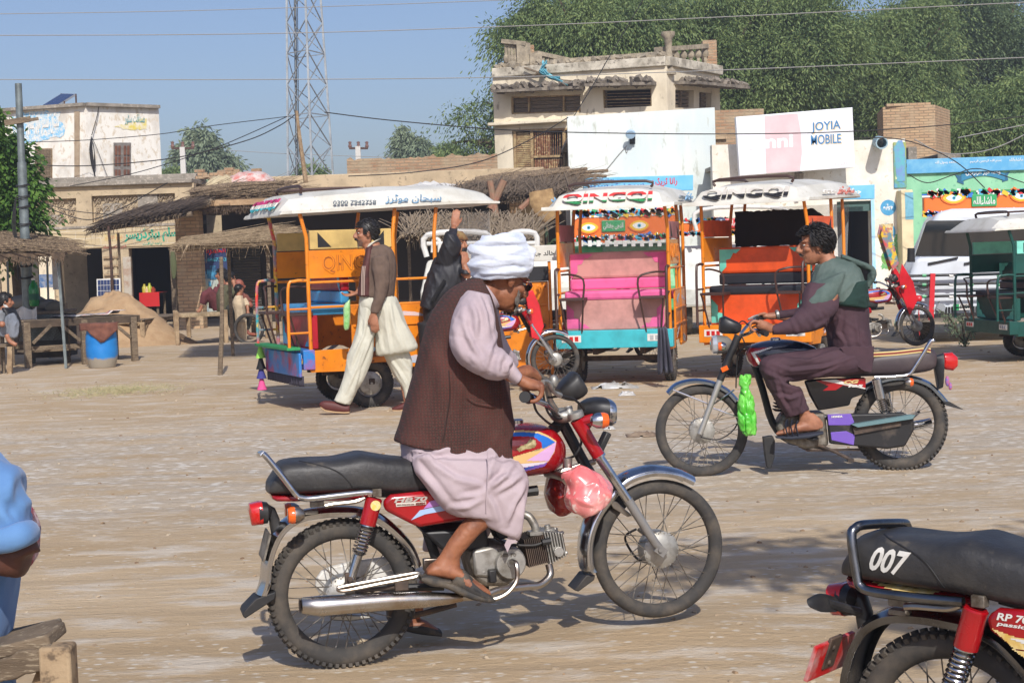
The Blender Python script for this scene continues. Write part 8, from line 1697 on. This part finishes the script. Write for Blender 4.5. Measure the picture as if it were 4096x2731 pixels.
rickshaw('dark green motor rickshaw cut by the right edge of the picture',2264,20.3,8,DG,DG,DG,BPL,DG,AQ,[],fab('mint_cloth',130,220,200),CLOTHW).scale=(1,1,.8)
D=17.95;g=[];m=M()
for i in range(19):
 for j in range(13):
  u,v=i/18,j/12;q=Yp(1508+36*(u*(.55+.45*v)+.1),752+(104+10*noise.noise(Vector((u*5,0,0))))*v,D);g.append((q.x,D+.035*math.sin(u*19+v)*(.4+v)+.02*noise.noise(Vector((u*6,v*3,0))),q.z))
m.add(g,[(i*13+j,i*13+j+1,i*13+14+j,i*13+13+j)for i in range(18)for j in range(12)]);prop(m.build('hanging_rag',fab('slate_cloth',74,74,86,.95),thick=.012),'slate grey cloth hanging at the right end of the turquoise bumper','cloth')
# -- painted trucks and the white van
COLS=[S(206,40,50),S(36,110,190),S(226,180,40),S(40,150,90),S(226,226,220),S(226,110,30),S(70,170,200)]
PC=[mat(f'truck_paint_{i}',c,rough=.35,coat=.3)for i,c in enumerate(COLS)]
def eye(px,py,w_,h,D,root):
 def e(a,b,r1,r2,mt,off,n=18):p=Yp(a,b,D);s=D/3800;m=M();m.ext([(p.x+r1*s*math.cos(i*2*math.pi/n),p.z+r2*s*math.sin(i*2*math.pi/n)*(1 if r1<6 else abs(math.sin(i*2*math.pi/n))**.4))for i in range(n)],D-off,D-off+.012);m.build('painted_eye',mt,root,world=True,smooth=False)
 e(px,py,w_,h,PC[5]if D<30 else PC[2],.02);e(px,py,w_*.85,h*.8,PC[2],.024);e(px,py,w_*.6,h*.5,PC[4],.028);e(px,py,4.2,4.2,PC[6],.032);e(px,py,2,2,BLACK,.036)
def board(root,px0,px1,py0,py1,D,sd,eyes,txt,tx):
 rn=random.Random(sd);r_=rect(px0,px1,py0,py1,D);m=M();m.bb(r_[0],r_[1],D,D+.12,r_[2],r_[3]);wbuild(m,'painted_board',PC[5],root,smooth=False,bev=.02)
 for f0,f1,c in((0,.1,0),(.1,.14,4),(.86,.93,1),(.93,1,3),(.78,.86,4)):m=M();z=r_[3]-r_[2];m.bb(r_[0]-.03,r_[1]+.03,D-.016,D,r_[2]+z*f0,r_[2]+z*f1-.003);wbuild(m,'painted_strip',PC[c],root,smooth=False)
 for c in range(7):
  m=M()
  for i in range(26):x=rn.uniform(r_[0],r_[1]);z=rn.choice((r_[2]+rn.uniform(0,.16)*(r_[3]-r_[2]),r_[3]-rn.uniform(0,.2)*(r_[3]-r_[2])));m.box((x,D-.022,z),(rn.uniform(.03,.12),.014,rn.uniform(.03,.07)),(0,rn.random(),0))
  wbuild(m,'mosaic',PC[c],root,smooth=False)
 m=M();n=int((r_[1]-r_[0])/.1)
 for i in range(n):m.ell((r_[0]+.05+i*.1,D-.03,r_[2]+.17*(r_[3]-r_[2])),.022,n=8,m=5)
 wbuild(m,'chrome_studs',CHROME,root)
 for ex,ey,ew,eh in eyes:eye(ex,ey,ew,eh,D,root)
 if txt:q=rect(*tx,D-.03);m=M();m.bb(q[0],q[1],D-.03,D-.012,q[2],q[3]);wbuild(m,'name_panel',PC[3],root,bev=.02,smooth=False);pwrite(urdu(txt),tx[0]+4,tx[3]-3,tx[1]-4,tx[3]-4,(tx[3]-tx[2])*.7,D-.034,CLOTHW,root,bold=.02)
def truck(label,px,D,cab,parts):
 t=thing('painted_truck',label,'truck',(Yp(px,700,D).x,D,0));q=rect(*cab,D);m=M();m.rings([[(q[0],D,.5),(q[1],D,.5),(q[1],D+3.5,.5),(q[0],D+3.5,.5)],[(q[0],D,q[2]+(q[3]-q[2])*.5),(q[1],D,q[2]+(q[3]-q[2])*.5),(q[1],D+3.5,q[2]+.6),(q[0],D+3.5,q[2]+.6)],[(q[0]+.1,D+.25,q[3]),(q[1]-.1,D+.25,q[3]),(q[1]-.1,D+3.5,q[3]),(q[0]+.1,D+3.5,q[3])]]);wbuild(m,'body',parts,t,bev=.05,smooth=False)
 for y in(D+.6,D+2.8):
  for x in(q[0]+.15,q[1]-.15):m=M();m.lathe([(.001,-.1),(.2,-.1),(.36,-.09),(.38,0),(.36,.09),(.2,.1),(.001,.1)],(x,y,.38),(1,0,0),20);wbuild(m,'wheel',TYRE,t)
 return t
D=27;t=truck('painted truck with eyes and name board behind the pink seated rickshaw',1440,D,(1320,1560,560,760),fab('truck_green',90,170,110,.4));board(t,1318,1552,482,552,D,3,[(1352,523,26,15),(1468,518,26,15)],'الدجی چغتائی',(1382,1436,506,532))
m=M();[m.bb(*[v for v in rect(x,x+9,540,556,D-.1)[:2]],D-.1,D-.06,*rect(x,x+9,552,566,D-.1)[2:])for x in range(1330,1540,20)];wbuild(m,'white_slats',CLOTHW,t,smooth=False)
D=28;t=truck('blue and red lettered truck behind the orange seated rickshaw',1700,D,(1560,1900,560,760),fab('truck_white',206,206,200,.4));board(t,1560,1850,500,536,D,5,[],None,None)
for x0,x1,c,tx in((1645,1696,0,'ماشاءاللہ'),(1700,1768,1,'بجلی پیجن')):q=rect(x0,x1,502,524,D-.03);m=M();m.bb(q[0],q[1],D-.05,D-.012,q[2],q[3]);wbuild(m,'name_panel',PC[c],t,bev=.02,smooth=False);pwrite(urdu(tx),x0+5,521,x1-5,520,15,D-.052,CLOTHW,t,bold=.03)
m=M();m.tube([Yp(1600,530,D-.2),Yp(1610,482,D-.2),Yp(1800,480,D-.2),Yp(1815,530,D-.2)],.035,10,k=4);wbuild(m,'rail',CLOTHW,t)
for px in(1655,1710):p=Yp(px,512,D-.25);m=M();m.ell(p,.1);wbuild(m,'dome_lamp',CHROME,t)
D=23;t=truck('white pickup with tubular rails and black Urdu name, behind the turbaned man',1200,D,(965,1320,592,740),ROOFW)
for x0,x1 in((980,1120),(1165,1232),):m=M();m.tube([Yp(x0,590,D+.4),Yp(x0+2,540,D+.4),Yp(x1-4,536,D+.4),Yp(x1,580,D+.4)],.04,8,k=4);m.tube([Yp(x0+14,580,D+.4),Yp(x0+16,552,D+.4),Yp(x0+28,552,D+.4),Yp(x0+30,580,D+.4)],.03,8,k=3);m.tube([Yp(x0,560,D+.4),Yp(x1,558,D+.4)],.03,8);wbuild(m,'rail',CLOTHW,t)
D=20.5;t=thing('cargo_rickshaw','orange rickshaw body with white roof band behind the red fairing motorcycle','rickshaw',(Yp(1200,700,D).x,D,0))
def ob(n,mt,x0,x1,y0,y1,d=0.0,th=.04,par=None):q=rect(x0,x1,y0,y1,D+d);m=M();m.bb(q[0],q[1],D+d,D+d+th,q[2],q[3]);return wbuild(m,n,mt,par or t,bev=.006,smooth=False)
ob('roof',ROOFW,1060,1284,566,602,0,1.2);pwrite(urdu('خالد جہان'),1212,592,1274,590,15,D,BLK,t,bold=.02)
ob('side_panel',ORG,1120,1262,648,850,.05);ob('cloth_flap',BLK,1212,1260,612,646,.02);ob('post',ORG,1262,1269,600,860,.03,.06);ob('post',ORG,1118,1125,600,860,.03,.06);ob('panel_rib',ORG,1140,1255,700,704,.03,.02)
for k in range(3):ob('panel_rib',ORG,1222+k*12,1226+k*12,655,690,.035,.02)
ob('axle_board',mat('painted_mudflap',S(206,190,160),S(200,70,60),9,.5,amt=.45),1230,1266,830,862,.3)
for px in(1140,1250):q_=Yp(px,850,D+.6);m=M();m.lathe([(.001,-.06),(.2,-.06),(.25,-.04),(.25,.04),(.2,.06),(.001,.06)],(q_.x,D+.6,.25),(1,.2,0),20);wbuild(m,'wheel',TYRE,t)
def van():
 D=24;t=thing('white_van','white van with bull bars, painted eye board and red cord at the right','van',(Yp(2250,700,D).x,D,0));f=lambda pts:xz(pts,D)
 m=M();a=f([(2090,700),(2096,660),(2100,620),(2124,580),(2140,545),(2160,488),(2200,478),(2420,474),(2440,540),(2460,620),(2462,700)]);m.ext(a,D+.3,D+3.0);m.v=[(x+max(0,y-D-.3)*.2,y,z)for x,y,z in m.v];wbuild(m,'body',mat('van_white',S(212,218,224),S(196,200,204),2,.3,amt=.4,coat=.4),t,bev=.12)
 m=M();m.ext(f([(2088,740),(2090,640),(2103,600),(2110,590),(2400,588),(2470,620),(2470,740)]),D+.02,D+.6);wbuild(m,'nose',MATS['van_white'],t,bev=.06)
 m=M();m.ext(f([(2112,588),(2138,512),(2146,506),(2400,504),(2440,588)]),D+.27,D+.31);wbuild(m,'windscreen',mat('dark_glass',S(20,26,30),rough=.05,coat=1),t,smooth=False)
 m=M();m.tube([Yp(2132,606,D),Yp(2200,592,D)],.018,6);m.tube([Yp(2215,606,D),Yp(2280,592,D)],.018,6);wbuild(m,'wiper',BLACK,t)
 m=M();m.sil([(Yp(2085,570,D),Yp(2100,570,D),.05),(Yp(2084,602,D),Yp(2101,602,D),.05)],e=4);wbuild(m,'mirror',BLACK,t,ang=50)
 for y in(634,655,682):
  m=M();m.tube([Yp(2080,y,D-.1),Yp(2400,y-8,D-.1)],.02,8);wbuild(m,'bull_bar',BLACK,t)
  for i,x in enumerate((2118,2180,2226,2290,2330)):m=M();m.tube([Yp(x,y-1,D-.1),Yp(x+9,y-1,D-.1)],.024,8);wbuild(m,'bar_tape',PC[(i+y)%3+(2 if(i+y)%3 else 3)],t)
 m=M();m.beam(Yp(2142,628,D-.15),Yp(2138,735,D-.15),.07,.05);wbuild(m,'red_upright',PC[0],t);m=M();m.tube([Yp(2082,634,D-.1),Yp(2080,690,D-.1)],.025,6);m.tube([Yp(2094,645,D-.12),Yp(2140,645,D-.12)],.02,6);wbuild(m,'bull_bar',BLACK,t)
 for x,y,r_ in((2122,655,13),(2162,707,11),(2262,707,12)):p=Yp(x,y,D-.06);m=M();m.lathe([(.001,0),(r_/158*.9,0),(r_/158,.04),(r_/158,.1)],p,(0,1,0),20);wbuild(m,'headlight',GLASS,t)
 m=M();q=rect(2190,2232,698,712,D-.05);m.bb(q[0],q[1],D-.05,D-.02,q[2],q[3]);wbuild(m,'number_plate',CLOTHW,t,smooth=False);m=M();m.bb(q[0],q[0]+.08,D-.056,D-.05,q[2],q[3]);wbuild(m,'plate_badge',PC[3],t,smooth=False);pwrite('1989',2206,709,2229,708,9,D-.052,BLK,t,bold=.03)
 m=M();[m.bb(*rect(2172+i*7,2176+i*7,705,724,D-.01)[:2],D-.012,D+.02,*rect(2172,2176,705,722,D)[2:])for i in range(12)if not 2<i<9];m.bb(*rect(2098,2400,722,730,D)[:2],D-.1,D+.05,*rect(2098,2120,722,730,D)[2:]);wbuild(m,'grille',BLACK,t,smooth=False)
 for x in(2132,2400):p=Yp(x,745,D+.5);m=M();m.lathe([(.001,-.1),(.3,-.1),(.31,0),(.3,.1),(.001,.1)],(p.x,D+.8,.31),(1,0,0),20);wbuild(m,'wheel',TYRE,t)
 m=M();m.tube([Yp(2110,690,D-.2),Yp(2112,770,D-.2)],.008,5);m.ell(Yp(2110,646+40,D-.2),.05);wbuild(m,'cord',PC[0],t)
 board(t,2122,2440,436,492,D+1.0,7,[(2190,455,30,15),(2345,450,26,15)],'ماشاءاللہ',(2232,2290,446,474))
van()
# -- people by the cots
F6=Fr((Yp(540,760,32.2).x,32.2),0);s6=K(F6,0,850,.4464)
def sitter(label,hx,hy,yaw,shirt,torso,legs,arm=None,hr=True,feet=(),skinm=SK2,y=0.0,hs=1.05,extra=None):
 t=F6.thing('person',label,'person');k=s6;H=headmat(k(hx,hy,y),yaw,4,0,hs);m=M();head(m,H);m.join(mt_([k(hx,hy,y)+Vector((0,0,-.08))*hs,k(torso[0][0]/2+torso[0][2]/2,torso[0][1],y)],[.06*hs,.07*hs],kk=1))
 m.join(ms(k,[(a+12,b,c-12,d,e*.8,y)for a,b,c,d,e in torso]))
 for a in(arm or[]):m.join(mt_([k(*p)for p in a],[.045*hs]*(len(a)-1)+[.03*hs]));m.ell(k(*a[-1]),.045*hs)
 for f in feet:m.join(mt_([k(*p)for p in f],[.04,.035,.03][:len(f)]))
 m.build('body',skinm,t,remesh=.014,relax=1,ang=180)
 if hr:hair(t,H,n=260,ln=.03,line=.06,thick=.009,r=(.106,.086,.1),sd=int(hx))
 face_bits(t,H,eyes=False)
 cloth(t,'shirt',[ms(k,[(a,b,c,d,e,y)for a,b,c,d,e in torso],e=2.5)]+([mt_([k(*p)for p in a[:-1]],[.075*hs]*(len(a)-1))for a in(arm or[])if len(a)>2]),shirt,.016,2,folds(.014,(.2,0,1),7,3))
 for nm,mtl,rows in legs:cloth(t,nm,[mt_([k(*p)for p in r_],[.12*hs,.1*hs,.07*hs][:len(r_)])for r_ in rows],mtl,.016,2,folds(.014,(.2,0,1),7,3))
 return t
OL=fab('olive_shirt',86,84,62,.9);MR=fab('maroon_shalwar',104,50,54,.9);CRM=fab('cream_kurta',196,176,146,.9);DK=fab('dark_trouser',50,50,44,.9)
sitter('man in olive shirt sitting on the cot with a hand to his head',2062,592,35,OL,[(1985,650,2080,650,.2),(1945,730,2105,740,.24),(1940,830,2085,840,.22),(1950,890,2090,890,.2)],[('trousers',DK,[[(2010,870,0),(2090,880,-.2),(2080,1040,-.2)],[(2010,870,0),(2090,880,.1),(2090,1040,.1)]])],[[(2060,690,-.2),(2120,740,-.3),(2092,620,-.15)]],feet=[[(2080,1060,-.2),(2080,1080,-.2),(2120,1090,-.25)]])
sitter('man in maroon shalwar with knees drawn up on the cot behind the thin post',1985,560,180,MR,[(1950,640,2030,640,.2),(1945,780,2040,780,.22),(1940,880,2040,880,.2)],[('shalwar',MR,[[(1960,860,0),(1870,715,-.1),(1815,820,-.1)],[(1960,860,.3),(1935,700,.2),(1900,860,.2)]])],feet=[[(1810,830,-.1),(1790,875,-.1),(1765,892,-.15)]],y=.5)
sitter('bald man squatting behind the child near the tyre',2145,655,20,fab('brown_shirt',120,70,56,.9),[(2110,720,2190,720,.18),(2110,820,2220,830,.2),(2120,900,2220,900,.2)],[('shalwar',DK,[[(2160,890,.3),(2230,860,.2),(2210,1040,.2)]])],[[(2190,750,.1),(2230,810,0),(2245,830,0)]],hr=False,feet=[[(2210,1050,.2),(2235,1085,.2),(2290,1092,.15)]],y=.4,skinm=skin('skin_ruddy',S(150,84,66),S(120,66,52)))
sitter('small boy in cream kurta standing and holding an old tyre',2142,692,30,CRM,[(2110,745,2175,745,.12),(2085,810,2190,820,.15),(2110,900,2195,905,.14),(2112,990,2200,990,.15)],[('shalwar',CRM,[[(2150,960,0),(2150,1060,-.04),(2160,1165,-.05)],[(2170,960,0),(2180,1060,.08),(2185,1165,.08)]])],[[(2110,780,-.1),(2085,830,-.16),(2150,880,-.14)],[(2190,780,0),(2215,840,-.1),(2222,900,-.14)]],hs=.8,y=-.5)
p=s6(2230,1045,-.75);m=M();m.lathe([(.27+.035*math.cos(a),.05*math.sin(a))for a in[i*.785 for i in range(8)]],F6.m@p,(.15,1,.05),36,closed=True);prop(m.build('old_tyre',TYRE),'old bare motorcycle tyre stood upright by the small boy','tyre')
F8=Fr((Yp(20,760,24.6).x,24.6),0);s6=K(F8,0,850,.4464)
F6b,F6=F6,F8
ot=sitter('old white-bearded man in grey shalwar sitting barefoot at the left edge',48,800,15,fab('grey_kurta',130,134,138,.9),[(-10,870,90,870,.2),(-40,980,150,980,.22),(-60,1080,150,1090,.22)],[('shalwar',fab('grey_stripe',124,130,140,.9),[[(20,1080,-.1),(110,960,-.2),(120,1120,-.2)],[(0,1080,.1),(60,940,0),(60,1100,0)]])],[[(0,900,-.25),(-10,990,-.3),(20,1000,-.35)]],feet=[[(60,1090,-.25),(85,1150,-.25),(150,1188,-.25)]])
m=ms(s6,[(30,850,110,850,.22),(60,960,170,960,.23),(100,1100,180,1110,.22)]);m.build('black_vest',BLACK,ot,ang=180)
m=ms(s6,[(20,815,80,820,.06),(30,850,90,850,.05),(50,880,70,880,.02)]);m.build('beard',CLOTHW,ot,ang=180)
t=F8.thing('stool','low wooden stool under the old man at the left edge','stool');k=s6;m=M();a=k(-40,1175,0);b_=k(110,1175,0);m.bb(a.x,b_.x,-.3,.3,a.z-.04,a.z);m.build('seat',WOODG,t)
for x in(-20,92):
 for y in(-.25,.25):q=k(x,1180,y);m=M();m.beam((q.x-.03,y,0),(q.x,y,a.z-.04),.07,.07);m.build('leg',WOODL,t)
F6=F6b
# -- seated man in blue at the lower left, on a bench
F7=Fr((-1.2,4.1),0);v7=K(F7,0,1700,.658)
def blue_man():
 t=F7.thing('person','man in sky blue shalwar kameez with rolled sleeve, cut by the lower left edge','person');k=v7;BL=mat('sky_blue_cotton',S(92,134,182),S(76,116,166),3,.85,amt=.5,bump=.0008,bsc=120,sheen=.2)
 m=M();head(m,headmat(k(-430,-20,.1),20));m.join(ms(k,[(-380,60,-280,80,.06,.1),(-250,270,-20,310,.09,0),(-260,600,10,600,.09,0),(-200,1000,-30,1000,.09,0)]))
 m.join(mt_([k(-20,330,-.1),k(50,560,-.13),k(100,800,-.14)],[.035,.045,.06]));m.join(ms(k,[(-10,690,30,900,.04,-.13),(60,672,90,925,.06,-.13),(120,672,150,915,.06,-.13),(160,690,178,850,.045,-.13)]));m.join(ms(k,[(110,690,120,925,.05,-.14),(0,700,10,915,.05,-.18),(-150,720,-150,860,.035,-.2)]));hand(m,k(-150,790,-.2),(-1,0,0),(0,0,1),.4)
 for w in(-.12,.12):m.join(mt_([k(-140,1050,w*.6),k(-120,1500,w*.6),Vector((k(-120,1500,w).x,w,.05))],[.05,.04,.04]));m.ell((k(-120,1500,w).x,w,.035),(.12,.045,.035))
 m.build('body',SK3,t,remesh=.008,relax=2,ang=180);hair(t,headmat(k(-430,-20,.1),20))
 cloth(t,'kameez',[ms(k,[(-200,150,-20,200,.1,0),(-240,270,60,290,.12,0),(-260,420,112,470,.13,0),(-260,640,125,700,.13,0),(-240,900,98,930,.13,0),(-200,1100,78,1100,.13,0),(-180,1250,48,1280,.12,0),(-150,1330,5,1350,.11,0)],e=2.2,n=24),ms(k,[(-120,190,10,205,.06,-.12),(-130,300,95,280,.075,-.14),(-110,430,142,350,.08,-.15),(-60,560,160,440,.08,-.15),(-40,660,182,600,.08,-.15),(-30,690,190,630,.075,-.15)])],BL,.007,2,Crease(folds(.004,(.3,0,-1),7,4),[pl(k,p,-.2)for p in([(95,270),(145,380),(150,460)],[(0,480),(60,560),(100,640)],[(100,950),(70,1080),(0,1180)],[(120,1000),(90,1150),(10,1250)],[(0,200),(60,330),(60,480)],[(160,430),(120,520),(130,620)])],.012,.012))
 m=M();m.tube([k(-60,715,-.23),k(50,695,-.24),k(130,665,-.23),k(188,645,-.16),k(180,645,-.08)],[.022,.024,.024,.022,.016],12,k=4,flat=1.3);m.build('rolled_cuff',BL,t)
 cloth(t,'shalwar',[ms(k,[(-150,1300,40,1330,.17,0),(-120,1420,75,1400,.16,0),(-100,1530,78,1480,.13,0),(-90,1700,60,1680,.1,0)])],BL,.01,2,folds(.012,(.3,0,-1),9,3))
 m=ms(k,[(110,490,165,500,.05,.06),(120,600,222,620,.06,.06),(120,690,220,690,.06,.06),(120,780,212,800,.06,.06),(130,860,170,860,.04,.06)],e=2.4);sc=m.build('checked_cloth',mat('checked_cotton',S(206,190,190),S(150,50,66),40,.9,amt=.5,c3=S(60,70,110),sc3=30,amt3=.4),t,ang=180,sub=1,disp=folds(.008,(0,0,1),12,3))
blue_man()
t=F7.thing('wooden_bench','rough wooden bench with a plank seat under the man in blue','bench');k=v7
for i,(A,B)in enumerate((((-200,1400),(352,1265)),((-150,1350),(335,1240)))):m=M();a,b_=k(*A,-.17+i*.16),k(*B,-.17+i*.16);m.beam(a,b_,.15,.03);m.build('seat_plank',WOODG,t,bev=.006)
m=M();m.ext(wavy(pl(k,[(-200,1460),(318,1325),(320,1445),(200,1500),(-200,1620)],-.24),.006,4),-.26,-.23);m.build('apron',WOODG,t,bev=.005)
for x,y in((350,-.24),(350,.05),(-180,-.2)):m=M();p=k(x,1330,y);m.beam((p.x,y,0),(p.x,y,p.z),.075,.07);m.build('leg',WOODL,t,bev=.008)
m=M();m.beam(k(190,1800,-.2),k(335,1440,-.2),.04,.06);m.build('brace',WOODL,t)
# -- litter
rn=random.Random(31);m=M();q=M()
for i in range(1100):
 y=4.6+18*rn.random()**1.3;x=rn.uniform(-.36,.36)*y;r_=rn.uniform(.003,.012)*(1+y*.04);z=gz(x,y);(m if i%3 else q).box((x,y,z+r_*.15),(r_*2,r_*1.4,r_*.7),(rn.random()*.4,rn.random()*.4,rn.random()*6),taper=.6)
m.v=m.v;o=m.build('pebbles',mat('pebble',S(180,166,142),S(140,120,96),3,.9,amt=.5),smooth=False);o['kind']='stuff';o['label']='small pale stones scattered over the dirt'
o=q.build('dry_leaves',mat('leaf_litter',S(120,96,72),S(160,136,104),3,.9,amt=.5),smooth=False);o['kind']='stuff';o['label']='bits of dry leaf and bark scattered over the dirt'
def scrap(px,py,w_,h,mt,label,name,sd,amp=1.0):
 c=Gp(px,py);n=14;m=M();g=[(c.x+(i/n-.5)*w_+.03*noise.noise(Vector((i,j,sd))),c.y+(j/n-.5)*w_*.7,gz(c.x,c.y)+.004+h*max(0,1-((i/n-.5)**2+(j/n-.5)**2)*4.2)*(.5+amp*abs(noise.noise(Vector((i*.45,j*.45,sd))))*1.6))for i in range(n+1)for j in range(n+1)]
 m.add(g,[(i*(n+1)+j,(i+1)*(n+1)+j,(i+1)*(n+1)+j+1,i*(n+1)+j+1)for i in range(n)for j in range(n)if noise.noise(Vector((i*.3,j*.3,sd+8)))>-.42]);return prop(m.build(name,mt,thick=.003),label,'litter')
FILM=mat('milky_film',S(206,206,206),S(180,176,168),8,.3,amt=.5,coat=.4)
scrap(1412,890,.52,.06,FILM,'crumpled clear plastic sheet on the dirt below the turquoise bumper','plastic_sheet',1,.8);scrap(1440,908,.18,.05,FILM,'small torn piece of clear plastic below the larger sheet','plastic_scrap',3)
scrap(1480,1000,.3,.03,mat('dry_husk',S(150,130,108),S(110,92,76),14,.9,amt=.5),'dry brown husks on the road left of the far front wheel','dry_husks',5);scrap(1400,985,.1,.03,FILM,'scrap of pale paper on the road before the plastic sheet','paper_scrap',9)
# -- copies of the red motorcycle
B1=[o for o in COL.objects if o.name=='motorcycle'][0]
def at_front(px,py,D,deg,label,sc=1.0):
 """another of these motorcycles with its front wheel touching down at this pixel column"""
 p=Yp(px,700,D);a=R(deg);L_=1.27*sc;return copy_tree(B1,(p.x-math.cos(a)*L_,D-math.sin(a)*L_,0),a,label,scale=(sc,)*3)
def fairing(root,pts,y,mt,name='cloth_cover'):
 for s in(-1,1):m=M();m.ext(pts,s*y-.01,s*y+.01);m.build(name,mt,root,bev=.006)
RC=fab('red_plastic',206,28,40,.35)
c=at_front(1272,888,18.1,6,'red motorcycle with red fairing parked left of the pink seated rickshaw');fairing(c,[(1.0,.6),(1.08,.57),(1.14,.72),(1.1,.95),(1.03,1.12),(.95,1.08),(.98,.85)],.1,RC,'fairing')
at_front(1500,0,20.9,8,'dusty motorcycle standing behind the pink seated rickshaw, seen under its floor');at_front(1700,0,22.2,170,'dark motorcycle standing behind the gap between the pink and orange seated rickshaws',.95)
c=at_front(2105,800,22.4,14,'parked motorcycle covered in red and rainbow trimmings left of the white van');fairing(c,[(1.1,.5),(1.22,.7),(1.16,.95),(1.0,1.2),(.95,1.0),(.98,.8)],.13,RC,'fairing');fairing(c,[(.9,1.1),(1.0,1.2),(.88,1.62),(.78,1.74),(.74,1.6)],.05,MULTI,'windscreen_plate')
c=copy_tree(B1);c.location=(1.06,4.08,0);c.rotation_euler=(0,0,R(-40));c['label']='parked red motorcycle numbered 007 on its seat at the lower right corner'
B3=c
def kid(n,r=None):return[o for o in COL.objects if o.parent==(r or B3)and o.name.split('.')[0]==n]
for o in kid('side_cover')+kid('fuel_tank')+kid('shock_absorber'):
 for s in[x for x in COL.objects if x.parent==o and x.name.split('.')[0]in('stripe','badge','badge_plate','tank_decal','emblem')]:bpy.data.objects.remove(s)
for n in('number_plate','sticker','turn_signal','grab_rail','grab_rail_loop'):
 for o in kid(n):
  for x in kid('lens',o)+kid('stalk',o):bpy.data.objects.remove(x)
  bpy.data.objects.remove(o)
DK_CH=mat('dark_chrome',S(120,122,126),S(84,80,76),8,.2,metal=1,amt=.4)  # darker chrome for the parked motorcycle's rail and rear mudguard
m=M();A=lambda x,y,w:a1(x,y,w)
m.tube([A(1150,455,-.135),A(900,478,-.137),A(640,492,-.137),A(560,475,-.137),A(535,420,-.136),A(490,215,-.13),A(492,165,-.115),A(505,145,-.08),A(505,145,.08),A(492,165,.115),A(490,215,.13),A(535,420,.136),A(560,475,.137),A(900,478,.137)],.0125,12,k=5);m.build('grab_rail',DK_CH,B3)
m=M();m.tube([A(460,640,-.07),A(420,610,-.14),A(400,595,-.17)],.012,8);m.sil([(A(400,560,-.15),A(430,640,-.15),.025),(A(375,545,-.19),A(410,640,-.19),.03),(A(360,570,-.22),A(390,620,-.22),.018)],k=3);m.v=m.v;m.build('turn_signal',BPL,B3)
RED_PL=mat('scuffed_red_plate',S(190,24,24),S(180,170,165),9,.4,amt=.42)
m=M();m.box(A(250,930,-.05),(.012,.2,.1),(0,.35,0));m.build('number_plate',RED_PL,B3,bev=.002,smooth=False)
m=M();m.box(A(275,900,-.06),(.01,.06,.09),(0,.35,0));m.ell(A(290,870,-.065),.009,n=8,m=5);m.ell(A(262,960,-.065),.009,n=8,m=5);m.build('plate_bracket',IRON,B3,bev=.004)
se=kid('seat')[0];bt=bvh(se);P0=a1(580,385,-.13);P1=a1(800,385,-.13)
wrap(write('007',P0,P1-P0,Vector((.02,0,.062)),CLOTHW,se,ret=True,bold=.03,shear=.15),bt,.003).build('seat_number',CLOTHW,se,smooth=False)
GS=mat('gold_sticker',S(206,168,84),S(226,206,150),30,.3,amt=.5);scv=[o for o in kid('side_cover')][0];bt=bvh(scv)
for pts,mt in(([(1300,560),(1420,580),(1980,560),(2060,520),(2000,600),(1700,640),(1420,640)],GS),([(1380,590),(1900,580),(2040,545),(1900,600),(1500,610)],CLOTHW),([(1380,640),(1500,650),(1560,690),(1500,690)],GS),([(1480,610),(1700,640),(1600,655)],CLOTHW),([(1600,690),(1750,660),(2000,610),(2050,600),(1900,660),(1700,700)],GS)):decal(pl(a1,pts,-.13),bt,.003,.002 if mt is GS else.003).build('side_decal',mt,scv)
for tx,x0,x1,y,h in(('RP 70',1330,1500,515,40),('passion',1330,1520,548,26)):label_on(tx,a1,x0,y,x1,y-8,h,-.137,CLOTHW,scv,bt,bold=.03,shear=.2,name='badge')
tt=kid('tail_trim')[0];bt=bvh(tt);decal(pl(a1,[(400,440),(560,445),(800,430),(1000,425),(900,470),(700,475),(520,462)],-.1),bt,.003,.002).build('trim_decal',GS,tt);decal(pl(a1,[(560,448),(800,440),(880,440),(760,458),(640,460)],-.1),bt,.003,.003).build('trim_decal',CLOTHW,tt)
for o in kid('rear_mudguard'):o.data=o.data.copy();o.data.materials[0]=DK_CH
# -- dusty air
def air():
 m=M();m.bb(-90,90,-30,160,-1,26);o=m.build('haze',None,smooth=False);o.data.materials.clear();h=bpy.data.materials.new('dusty_air');h.use_nodes=True;N=h.node_tree.nodes;N.clear()
 v=N.new('ShaderNodeVolumePrincipled');v.inputs['Color'].default_value=(.86,.92,1,1);v.inputs['Density'].default_value=.0016;v.inputs['Anisotropy'].default_value=.3;q=N.new('ShaderNodeOutputMaterial');h.node_tree.links.new(v.outputs[0],q.inputs['Volume']);o.data.materials.append(h);o['kind']='stuff';o['label']='thin dusty haze over the road'
air()
